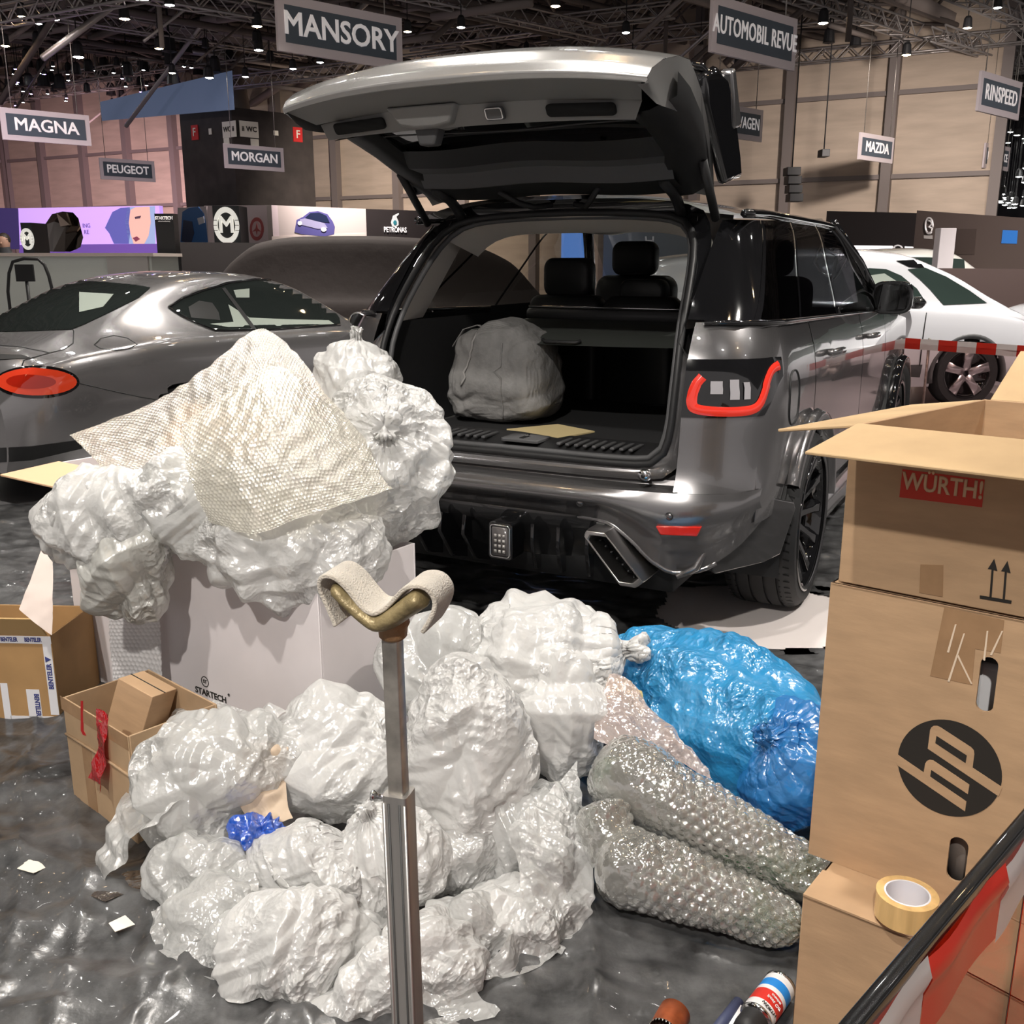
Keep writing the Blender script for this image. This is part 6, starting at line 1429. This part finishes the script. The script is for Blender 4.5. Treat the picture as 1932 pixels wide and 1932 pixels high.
# round emblem boxes
def emblem(label, x0, x1, y0, y1, d, rx, ry, side):
    p, q = gd(x0, y0, d), gd(x1, y1, d); t = thing('emblem_box', label, 'stand sign', (p.x, p.y, 0)); w = q.x - p.x; h = p.z - q.z
    obj('box_body', G().box((w / 2, .3, (p.z) / 2), (w, .6, p.z)), M('emblem_slate', (.03, .033, .037), .5), t, smooth=False)
    c = Vector((w / 2, -.005, p.z - h / 2)); rw, rh = rx * d / F, ry * d / F; WHT = M('emblem_white', (.88, .86, .78), .5, emit=((1, .97, .88), .35))
    rg = obj('emblem_ring', G().loft([[(c.x + rw * k * math.cos(q2), y, c.z + rh * k * math.sin(q2)) for q2 in np.linspace(0, 2 * PI, 36, endpoint=False)] for k, y in ((1, 0), (1, -.03), (.70, -.03), (.70, 0))]), WHT, t, smooth=False)
    text('emblem_letter', 'M', rh * 1.25, WHT, t, frame((c.x, -.02, c.z), (1, 0, 0), (0, 0, 1)), .005, .012, sx=.95)
    for s in (-1, 1):
        for k in (-1, 0, 1): obj('emblem_line', G().box((c.x + s * rw * .85, -.034, c.z + k * rh * .28), (rw * .3, .006, rh * .03)), INK, rg)
    return t
emblem('small black sign box with white round M emblem at the far left', 38, 66, 420, 482, 18., 12, 19, 0)
emblem('large slate sign box with white round M emblem', 400, 455, 388, 462, 19.5, 23, 32, 0)
# pylon
p = gd(291, 403, 14.); q = gd(330, 498, 14.)
t = thing('pylon', 'slim black pylon with white STARTECH lettering', 'pylon', (p.x, p.y, 0)); w = gd(326, 403, 14.).x - p.x
obj('pylon_body', G().box((w / 2, .1, p.z / 2), (w, .2, p.z)), M('pylon_black', (.006, .006, .007), .4), t, smooth=False)
text('pylon_text', 'STARTECH', .058, STX, t, frame((w / 2, -.005, p.z - .06), (1, 0, 0), (0, 0, 1)), .002, .002, sx=.85); text('pylon_text', 'refined exclusively', .022, STX, t, frame((w / 2, -.005, p.z - .10), (1, 0, 0), (0, 0, 1)), .001)
# pink stand wall, poster walls
PINK = M('stand_pink_white', (.80, .66, .68), .6)
t, p0, n = panel('stand_wall', 'pinkish white stand wall with round red emblem', 'stand wall', (385, 388), (512, 387), 22, 20.5, PINK)
pix_on('red_emblem', ell(484, 432, 13, 22), t, p0, n, M('emblem_red', (.45, .07, .07), .5)); pix_on('emblem_disc', ell(484, 432, 8.5, 15), t, p0, n, M('emblem_pink', (.68, .45, .45), .5), .02); pix_on('emblem_star', [(484, 421), (486, 431), (492, 437), (485, 436), (484, 443), (483, 436), (476, 437), (482, 431)], t, p0, n, M('emblem_red', (.45, .07, .07), .5), .028)
pix_on('blue_car_poster', [(335, 392), (390, 389), (393, 460), (335, 460)], t, p0, n, M('poster_back', (.55, .48, .5), .6), .01)
pix_on('poster_car', [(340, 460), (344, 400), (356, 392), (374, 390), (384, 402), (388, 420), (392, 460)], t, p0, n, M('poster_blue', (.02, .11, .32), .5), .02)
pix_on('poster_car_shade', [(342, 455), (346, 415), (362, 418), (366, 440), (360, 460)], t, p0, n, M('poster_navy', (.012, .02, .06), .5), .028); pix_on('poster_grille', [(372, 412), (384, 408), (386, 420), (375, 424)], t, p0, n, M('poster_grey', (.5, .5, .55), .4), .028)
t, p0, n = panel('stand_wall', 'pale poster wall showing a blue sports car', 'stand wall', (512, 387), (690, 394), 20.5, 22.5, M('poster_sand', (.62, .53, .50), .6))
pix_on('poster_car', [(556, 438), (560, 415), (572, 409), (584, 400), (600, 398), (618, 404), (628, 418), (632, 428), (630, 442), (612, 446), (570, 442)], t, p0, n, M('poster_indigo', (.10, .09, .28), .5)); pix_on('poster_glass', [(576, 411), (586, 402), (602, 401), (616, 407), (622, 420), (600, 418)], t, p0, n, M('poster_navy', (.012, .02, .06), .5), .02)
pix_on('poster_bonnet', [(566, 414), (576, 412), (612, 421), (618, 430), (600, 432), (568, 424)], t, p0, n, M('poster_lilac', (.36, .34, .52), .5), .02); pix_on('poster_lamp', ell(566, 421, 4, 4), t, p0, n, STX, .028); pix_on('poster_lamp', ell(611, 433, 5, 4), t, p0, n, STX, .028); pix_on('poster_ground', [(513, 446), (690, 440), (690, 475), (513, 475)], t, p0, n, M('poster_haze', (.70, .60, .55), .6), .008)
t, p0, n = panel('stand_wall', 'black stand wall with a white drop logo and lettering', 'stand wall', (690, 394), (860, 400), 22.5, 24.5, M('stand_black', (.022, .017, .017), .6))
pix_on('drop_logo', [(738, 420), (742, 407), (752, 402), (753, 404), (748, 409), (752, 418), (752, 425), (746, 429), (740, 427)], t, p0, n, M('logo_pale', (.62, .66, .66), .5)); pix_on('drop_logo_core', ell(745.5, 420, 3.2, 4.5, 16), t, p0, n, M('logo_teal', (.03, .20, .24), .5), .02)
text('logo_text', 'PETRONAS', .16, STX, t, frame(on_plane(746, 434, p0 + n * .02, n) - t.location, Vector((-n.y, n.x, 0)), Vector((0, 0, 1))), .002, .003, sx=.85)
# low dark counter, covered car
t, p0, n = panel('counter', 'long dark grey counter behind the coupe', 'counter', (330, 457), (790, 460), 15.2, 15.8, M('counter_dark', (.045, .038, .038), .5), 1.2)
cvx = thing('covered_car', 'car hidden under a taut dark brown cloth cover', 'covered car', (gd(625, 560, 12.7).x, 12.7, 0), R(4))
CVL = Loft(cvx, ([-1.7, -1.4, -1.1, -.75, -.3, .4, 1.0, 1.6, 2.2, 2.6], [.9, 1.14, 1.50, 1.72, 1.78, 1.79, 1.77, 1.72, 1.5, 1.1]), ([-1.7, 0, 2.6], [.7, 1.0, .9]), ([-1.7, -1.2, 0, 2, 2.6], [.8, .9, .95, .95, .8]), ([-1.7, -.75, 1.5, 2.6], [.6, .62, .65, .6]), -1.7, 2.6, .02, 60)
obj('cloth_cover', CVL.g, M('cover_cloth', (.050, .040, .038), .85, bump=(6, .2, .03)), cvx)
# white counter with monitor, arc handle and person
cw = gd(0, 482, 12.5); t = thing('counter', 'white reception counter at the left edge behind the coupe', 'counter', (cw.x - 1.0, cw.y, 0)); cwid = gd(285, 482, 12.5).x - cw.x + 1.0
obj('counter_body', G().box((cwid / 2, .5, cw.z / 2), (cwid, 1.0, cw.z)), M('counter_white', (.66, .70, .66), .4), t, smooth=False); obj('counter_top', G().box((cwid / 2, .48, cw.z + .01), (cwid + .1, 1.1, .04)), M('counter_edge', (.72, .62, .56), .4), t, smooth=False); obj('counter_end', G().box((cwid - .28, -.02, cw.z / 2), (.5, .06, cw.z - .02)), M('counter_grey', (.48, .46, .44), .5), t, smooth=False)
mo = gd(47, 515, 11.6); t = thing('monitor', 'black monitor screen standing in front of the white counter', 'monitor', (mo.x, mo.y, 0)); obj('display', G().box((0, 0, mo.z), (.21, .03, .19)), BLACKP, t, bevel=.004); obj('stand', G().tube([(0, .02, 0), (0, .02, mo.z)], .02, 8), BLACKP, t)
ar = [gd(a, b, 11.4) for a, b in ((15, 550), (17, 515), (24, 494), (45, 488), (72, 489), (84, 500), (92, 520), (98, 545))]
o = tag(obj('arc_handle', G().tube([p - Vector((ar[0].x, ar[0].y, 0)) for p in [Vector((ar[0].x, ar[0].y, 0))] + ar + [Vector((ar[-1].x, ar[-1].y, 0))]], .018, 8), BLACKP), 'black curved tube frame in front of the white counter', 'tube frame'); o.location = (ar[0].x, ar[0].y, 0)
def person(label, px, py, d, cloth, hair):
    c = gd(px, py, d); h = c.z + .12; t = thing('person', label, 'person', (c.x, c.y, 0)); s = h / 1.75
    me = bpy.data.meshes.new('body')
    V_ = [(0, 0, .95), (0, 0, 1.2), (0, .0, 1.42), (0, -.02, 1.52), (0, -.03, 1.66), (.19, 0, 1.42), (.24, .02, 1.15), (.22, -.12, .95), (-.19, 0, 1.42), (-.24, .02, 1.15), (-.22, -.12, .95), (.10, 0, .9), (.11, -.02, .5), (.11, 0, .06), (-.10, 0, .9), (-.11, -.02, .5), (-.11, 0, .06), (.11, -.13, .04), (-.11, -.13, .04)]
    E2 = [(0, 1), (1, 2), (2, 3), (3, 4), (2, 5), (5, 6), (6, 7), (2, 8), (8, 9), (9, 10), (0, 11), (11, 12), (12, 13), (0, 14), (14, 15), (15, 16), (13, 17), (16, 18)]
    rad = [.16, .17, .16, .06, .105, .075, .055, .04, .075, .055, .04, .10, .075, .05, .10, .075, .05, .045, .045]
    me.from_pydata([(a * s, b * s, c2 * s) for a, b, c2 in V_], E2, []); o = bpy.data.objects.new('body', me); COL.objects.link(o); o.parent = t
    sm = o.modifiers.new('skin', 'SKIN'); 
    for i, v in enumerate(me.skin_vertices[0].data): v.radius = (rad[i] * s, rad[i] * s)
    me.skin_vertices[0].data[0].use_root = True
    sb_ = o.modifiers.new('sub', 'SUBSURF'); sb_.levels = 2; sb_.render_levels = 2; sm.use_smooth_shade = True
    me.materials.append(cloth)
    hd2 = obj('head', G().lathe([(0, -.12), (.05, -.11), (.075, -.05), (.082, .0), (.08, .06), (.05, .11), (0, .125)], 16, 'z', (0, -.03 * s, 1.66 * s)), M('skin_tone', (.45, .26, .19), .6), t)
    obj('hair', G().lathe([(.085, .0), (.09, .04), (.07, .10), (.03, .13), (0, .135)], 16, 'z', (0, -.015 * s, 1.67 * s)), hair, hd2)
    obj('nose', G().tube([(0, -.03 * s - .078, 1.67 * s), (0, -.03 * s - .098, 1.645 * s)], .011, 6), M('skin_tone', (.45, .26, .19), .6), hd2)
    return t
person('person in dark jacket behind the white counter at the left edge', 10, 462, 15.0, M('jacket_dark', (.05, .05, .055), .8), M('hair_dark', (.03, .02, .015), .6))
# blue lit band under the roof
ba, bb2 = gd(190, 205, 42), gd(440, 170, 38); t = tag(obj('light_banner', slab_([Vector((0, 0, -.45)), Vector((bb2.x - ba.x, bb2.y - ba.y, bb2.z - ba.z - .65)), Vector((bb2.x - ba.x, bb2.y - ba.y, bb2.z - ba.z + .65)), Vector((0, 0, .25))], .05, Vector((.1, -1, 0)).normalized()), EM('banner_blue', (.075, .10, .165), .40), smooth=False), 'bluish lit banner hanging below the roof at the left', 'banner'); t.location = ba
# door with number on the back wall
# ------------------------------------------------------------------ stands at the right
t, p0, n = panel('stand_wall', 'black stand wall with white light strip and winged emblem', 'stand wall', (1560, 398), (1735, 402), 26, 24, M('stand_black', (.022, .017, .017), .6))
pix_on('light_strip', [(1600, 463), (1684, 464), (1684, 471), (1600, 471)], t, p0, n, M('strip_white', (.9, .85, .85), .5, emit=((1, .95, .95), 1.2))); pix_on('light_strip', [(1707, 465), (1726, 466), (1726, 473), (1707, 472)], t, p0, n, M('strip_white', (.9, .85, .85), .5, emit=((1, .95, .95), 1.2)))
rg = obj('emblem_ring', G().tube([on_plane(1694 + 8.5 * math.cos(q), 470 + 7 * math.sin(q), p0 + n * .02, n) - t.location for q in np.linspace(0, 2 * PI, 24, endpoint=False)], .02, 6, closed=True), STX, t)
pix_on('emblem_wing', [(1687, 466), (1694, 473), (1701, 466), (1700, 470), (1694, 476), (1688, 470)], t, p0, n, STX, .02); text('emblem_text', 'mazda', .16, STX, t, frame(on_plane(1694, 481, p0 + n * .02, n) - t.location, Vector((-n.y, n.x, 0)), Vector((0, 0, 1))), .002)
t, p0, n = panel('stand_wall', 'brown curved stand wall with silver S-shaped emblem', 'stand wall', (1730, 397), (1945, 412), 22, 20, M('stand_brown', (.075, .055, .048), .55))
SIL = M('emblem_silver', (.75, .72, .72), .3, .4)
obj('emblem_ring', G().tube([on_plane(1753 + 7 * math.cos(q), 426 + 15 * math.sin(q), p0 + n * .03, n) - t.location for q in np.linspace(.9, 2 * PI + .2, 24)], .022, 6), SIL, t)
obj('emblem_curve', G().tube([on_plane(a, b, p0 + n * .03, n) - t.location for a, b in ((1750, 416), (1757, 418), (1758, 423), (1752, 428), (1759, 431), (1757, 438), (1749, 440))], .022, 6), SIL, t)
pix_on('emblem_plate', [(1743, 444), (1759, 444), (1759, 451), (1743, 450)], t, p0, n, M('plate_grey', (.45, .42, .40), .5))
pix_on('dark_niche', [(1806, 432), (1842, 432), (1838, 480), (1802, 480)], t, p0, n, M('niche_brown', (.05, .035, .03), .6))
pix_on('blue_screen', [(1892, 434), (1920, 435), (1918, 460), (1889, 459)], t, p0, n, M('screen_blue', (.02, .10, .32), .3, emit=((.03, .2, .6), .25)))
p = gd(1777, 430, 17.); t = thing('display_column', 'white display column before the brown stand wall', 'column', (p.x, p.y, 0)); obj('column_body', G().box((.12, .12, p.z / 2), (.26, .24, p.z)), M('column_white', (.82, .76, .78), .4), t, bevel=.01)
t, p0, n = panel('counter', 'brown counter in front of the pale long-roofed car', 'counter', (1752, 506), (1945, 508), 15.5, 15.0, M('counter_brown', (.10, .065, .06), .5), .5)
t, p0, n = panel('stand_wall', 'grey stand wall with silver letter emblem seen through the SUV cabin', 'stand wall', (1140, 425), (1300, 425), 20, 20, M('stand_grey', (.20, .21, .22), .6))
for pl in ([(1217, 446), (1220, 446), (1221, 462), (1218, 462)], [(1231, 446), (1234, 446), (1233, 462), (1230, 462)], [(1219, 453), (1232, 453), (1232, 456), (1219, 456)]): pix_on('emblem_bar', pl, t, p0, n, SIL)
t, p0, n = panel('screen_wall', 'bright blue screen seen through the SUV cabin', 'screen', (1060, 432), (1110, 432), 19, 19, EM('screen_bright_blue', (.12, .30, .85), .9))

# ------------------------------------------------------------------ roof steelwork and lamps
TRS = M('truss_grey', (.16, .135, .125), .5, .3); TRL = M('truss_alu', (.46, .43, .42), .4, .6)
D1, D2 = SGX, Vector((-.87, .49, 0))
def truss(label, c, d, L_, h, r, mat, group, bays=None):
    t = thing('roof_truss', label, 'truss', c, 0., group); nrm_ = Vector((d.y, -d.x, 0)); bays = bays or max(4, int(L_ / h))
    ch = [(nrm_ * (h / 2) * a + Vector((0, 0, h / 2 * b))) for a, b in ((-1, -1), (1, -1), (1, 1), (-1, 1))]
    for k in ch: obj('chord', G().tube([d * (-L_ / 2) + k, d * (L_ / 2) + k], r, 6), mat, t)
    g = G()
    for i in range(bays):
        a, b = lerp(-L_ / 2, L_ / 2, i / bays), lerp(-L_ / 2, L_ / 2, (i + 1) / bays)
        for (p, q) in ((0, 3), (1, 2), (0, 1)): g.tube([d * a + ch[p], d * b + ch[q]] if i % 2 else [d * a + ch[q], d * b + ch[p]], r * .6, 5, cap=False)
    obj('lattice', g, mat, t, kind='stuff'); return t
ORD = ['first', 'second', 'third', 'fourth', 'fifth', 'sixth', 'seventh', 'eighth', 'ninth', 'tenth', 'eleventh', 'twelfth', 'thirteenth', 'fourteenth', 'fifteenth', 'sixteenth', 'seventeenth', 'eighteenth', 'nineteenth', 'twentieth']
rnd = random.Random(5)
def overhead(px, py, z): return zdepth(px, py, z)
for i, (px, py, z) in enumerate(((120, 40, 10), (420, 70, 10.5), (760, 30, 10.2), (1050, 60, 10.5), (1350, 40, 10.4), (1650, 40, 10), (1900, 60, 10))):
    truss('heavy brown roof truss running away to the right, %s from the left' % ORD[i], overhead(px, py, z), D1, 60, 1.5, .10, TRS, 'heavy roof trusses along the hall', 30)
for i, (px, py, z) in enumerate(((200, 20, 11), (960, 20, 11.5), (960, 110, 11.0), (1500, 90, 11), (960, 160, 11.2))):
    truss('heavy brown roof truss crossing the hall, %s nearest' % ORD[i], overhead(px, py, z), D2, 90, 1.3, .09, TRS, 'heavy roof trusses across the hall', 48)
for i, (px, py, z, dd, L_) in enumerate(sorted(((470, 20, 8.0, D1, 9), (960, 25, 8.5, D1, 8), (1000, 52, 9, D2, 10), (620, 135, 8.5, D2, 12), (60, 20, 7.6, D2, 8), (1620, 25, 8.2, D1, 7), (1900, 20, 8.0, D1, 8), (1500, 120, 9, D2, 14), (1650, 150, 9, D2, 14), (1300, 60, 9.2, D2, 12), (250, 130, 9.2, D2, 14), (120, 170, 9.5, D2, 16), (1700, 90, 8.6, D2, 12), (330, 60, 9.0, D1, 10), (1880, 100, 8.4, D1, 9)))):
    truss('slim aluminium lighting truss below the roof, %s from the left' % ORD[i], overhead(px, py, z), dd, L_, .42, .035, TRL, 'slim lighting trusses')
BEAM = M('roof_beam', (.13, .105, .095), .6)
for i in range(190):
    px, py = rnd.uniform(-60, 1990), rnd.uniform(-30, 185); z = rnd.uniform(8.0, 12.5); c = overhead(px, py, z); d = rnd.choice((D1, D2, Vector((D1.x * .7, D1.y * .7, .55)), Vector((D2.x * .7, D2.y * .7, -.5)), Vector((0, 0, 1)), D1)); L_ = rnd.uniform(2.5, 9) if d.z < .9 else 2.
    if px > 1640 and abs(d.z) > .1: continue
    BEAML = M('roof_beam_light', (.30, .255, .235), .6); o = tag(obj('roof_beam', G().tube([d * (-L_ / 2), d * (L_ / 2)], rnd.uniform(.03, .13), 6), (BEAM, BEAML, TRL, BEAM)[i % 4]), 'brown-grey steel member in the dark roof space', 'steel beam', 'loose roof members'); o.location = c
BEAML = M('roof_beam_light', (.30, .255, .235), .6)
for k, (x0, y0, x1, y1, z, w) in enumerate(((100, -12, 300, 42, 9.5, .30), (300, 42, 560, 92, 9.5, .30), (0, 48, 250, 92, 9.8, .26), (170, 72, 330, 22, 9.6, .14), (120, 30, 160, 70, 9.7, .16), (0, 10, 125, -5, 8.8, .2), (330, 70, 440, 60, 9.4, .12), (380, 40, 500, 25, 9.2, .16), (160, 75, 400, 62, 9.9, .12), (500, 30, 545, 50, 9, .1), (560, 170, 620, 120, 9.4, .2), (470, 200, 560, 140, 9.0, .18), (1420, 100, 1640, 55, 10, .2), (1560, 10, 1760, 75, 9.8, .22), (1700, -10, 1940, 110, 9.4, .26), (1380, 190, 1850, 196, 10.2, .18), (1450, 150, 1800, 160, 10.4, .14), (1600, 130, 1850, 60, 10, .16), (1000, 50, 1180, 20, 9.8, .2), (900, 20, 1100, 70, 10, .16), (760, 15, 900, 45, 9.8, .18))):
    a, b = overhead(x0, y0, z), overhead(x1, y1, z + .2); m = (a + b) / 2; d = (b - a) / 2
    o = tag(obj('roof_beam', G().tube([-d, d], w, 4), BEAML), 'pale brown square roof beam among the dark steelwork', 'steel beam', 'pale roof beams'); o.location = m
# big column that carries the roof, behind the service block
cc = gd(452, 200, 44); o = tag(obj('roof_column', G().tube([(0, 0, 0), (0, 0, 7), (-.6, 0, 11), (-1.0, 0, 13.9)], [.45, .5, .6, .9], 10), M('column_brown', (.17, .14, .125), .7)), 'thick grey-brown roof column rising behind the service block', 'column'); o.location = (cc.x, cc.y, 0)
# lamps
LB = M('lamp_housing', (.02, .02, .022), .5)
def lens(n, c, e): return M('lens_' + n, c, .3, emit=(c, e))
LW, LWW, LV = lens('white', (1, .97, .92), 60), lens('warm', (1, .70, .40), 45), lens('violet', (.35, .22, 1), 40)
hm = G().lathe([(0, .30), (.06, .30), (.10, .24), (.12, .02), (.13, 0), (.11, 0), (.10, .03), (0, .05)], 12).mesh('lamp_housing'); lmw = G().lathe([(.0, .005), (.105, .005), (.105, .0), (0, -.03)], 12)
lm = {}
for nm, mt in (('w', LW), ('a', LWW), ('v', LV), ('d', LB)):
    me = lmw.mesh('lens_' + nm); me.materials.append(mt); lm[nm] = me
cb = G().tube([(0, 0, 0), (0, 0, 1)], .012, 5).mesh('cable'); cb.materials.append(LB); hm.materials.append(LB); ym = G().tube([(0, 0, .28), (0, 0, .75)], .015, 5).mesh('lamp_yoke'); ym.materials.append(LB)
def lamp(loc, kind, label, group, sc=1., tilt=(0, 0)):
    t = thing('spotlight', label, 'spotlight', loc, rnd.uniform(0, 6), group); t.scale = (sc, sc, sc); t.rotation_euler[0], t.rotation_euler[1] = tilt
    for nm, me in (('housing', hm), ('lens', lm[kind]), ('yoke', ym)):
        o = bpy.data.objects.new(nm, me); COL.objects.link(o); o.parent = t
    o = bpy.data.objects.new('cable', cb); COL.objects.link(o); o.parent = t; o.location.z = .7; o.scale.z = (13.95 - loc[2]) / sc - .7
    return t
GW, GA, GV = 'white spotlights in the roof', 'warm spotlights in the roof', 'violet spotlights at the left'
seen = [(148, 108, 'w', 1.5), (10, 87, 'a', 1.1), (235, 36, 'a', 1.2), (300, 92, 'a', 1.1), (395, 147, 'w', 1.3), (463, 145, 'w', 1.), (485, 50, 'a', 1.2), (488, 95, 'w', 1.2), (553, 130, 'w', 1.), (604, 118, 'w', 1.), (325, 138, 'a', 1.), (769, 60, 'a', 1.), (870, 52, 'w', 1.), (1048, 12, 'a', 1.1), (1181, 62, 'w', 1.), (1553, 44, 'a', 1.2), (1710, 104, 'a', 1.2), (1825, 53, 'a', 1.), (1390, 124, 'w', .8), (42, 32, 'a', 1.1), (73, 45, 'w', .8), (105, 37, 'w', .9), (320, 10, 'w', 1.1), (270, 2, 'w', 1.6), (1870, 195, 'w', .9), (1882, 15, 'w', .9)]
kc = {'w': 0, 'a': 0}
for px, py, k, s in sorted(seen):
    lamp(overhead(px, py, 7.6), k, '%s %s spotlight from the left under the roof steelwork' % (ORD[kc[k]], 'bright white' if k == 'w' else 'warm glowing'), GW if k == 'w' else GA, s); kc[k] += 1
for i in range(48):
    px, py = rnd.uniform(0, 440), rnd.uniform(125, 205); lamp(overhead(px, py - .06 * px * 0, 8.8), 'v' if rnd.random() < .4 else 'w', 'tiny light in the dark lamp rig at the left', 'tiny lights of the left lamp rig', .6)
for i in range(18):
    px, py = rnd.uniform(1380, 1830), rnd.uniform(110, 205); lamp(overhead(px, py, 8.6), 'a' if rnd.random() < .5 else 'w', 'small lamp in the roof rig at the right', 'small lamps of the right roof rig', .42)
for i in range(66):
    px, py = rnd.uniform(1836, 1945), rnd.choice((rnd.uniform(240, 310), rnd.uniform(315, 345), rnd.uniform(365, 400), rnd.uniform(370, 395))); c = gd(px, py, rnd.uniform(50, 58)); lamp(c, 'w', 'bright lamp in the neighbouring hall at the right', 'bright lamps of the neighbouring hall', 1.0 + rnd.random() * .4)
for i in range(44):
    px = rnd.uniform(0, 1900); py = rnd.uniform(60, 195) + (8 if px > 1380 else 0); lamp(overhead(px, py, rnd.uniform(7.6, 9.4)), 'd', 'unlit black lamp hanging in the roof rig', 'unlit black lamps of the roof rig', rnd.uniform(.7, 1.5))
for i in range(52):
    px = rnd.uniform(-10, 440); py = rnd.uniform(88, 200 - .05 * px); lamp(overhead(px, py, rnd.uniform(8.0, 9.8)), 'd', 'unlit black lamp in the crowded left lamp rig', 'unlit lamps of the left rig', rnd.uniform(1., 2.2))
# lamps straight above, seen mirrored in the paint
for i in range(8):
    for k in range(5): lamp((-9 + i * 2.5 + rnd.uniform(-.6, .6), -1 + k * 3.6 + rnd.uniform(-.8, .8), 7.5), 'w' if (i + k) % 3 else 'a', 'spotlight high above the stand', 'spotlights above the stand', 1.2)
# black hanging loudspeakers
for px, py, d, sz, lab in ((1492, 355, 30, .55, 'black line array loudspeaker hanging before the back wall'), (1552, 318, 33, .35, 'small black lamp box hanging before the beige wall')):
    c = gd(px, py, d); t = thing('loudspeaker', lab, 'loudspeaker', c)
    for k in range(4 if sz > .5 else 1): obj('speaker_box', G().box((.04 * k, 0, .45 - k * .24), (sz * .7, .5, .22)), LB, t, bevel=.01)
    obj('hanging_cable', G().tube([(0, 0, .5), (0, 0, 6)], .02, 5), LB, t)
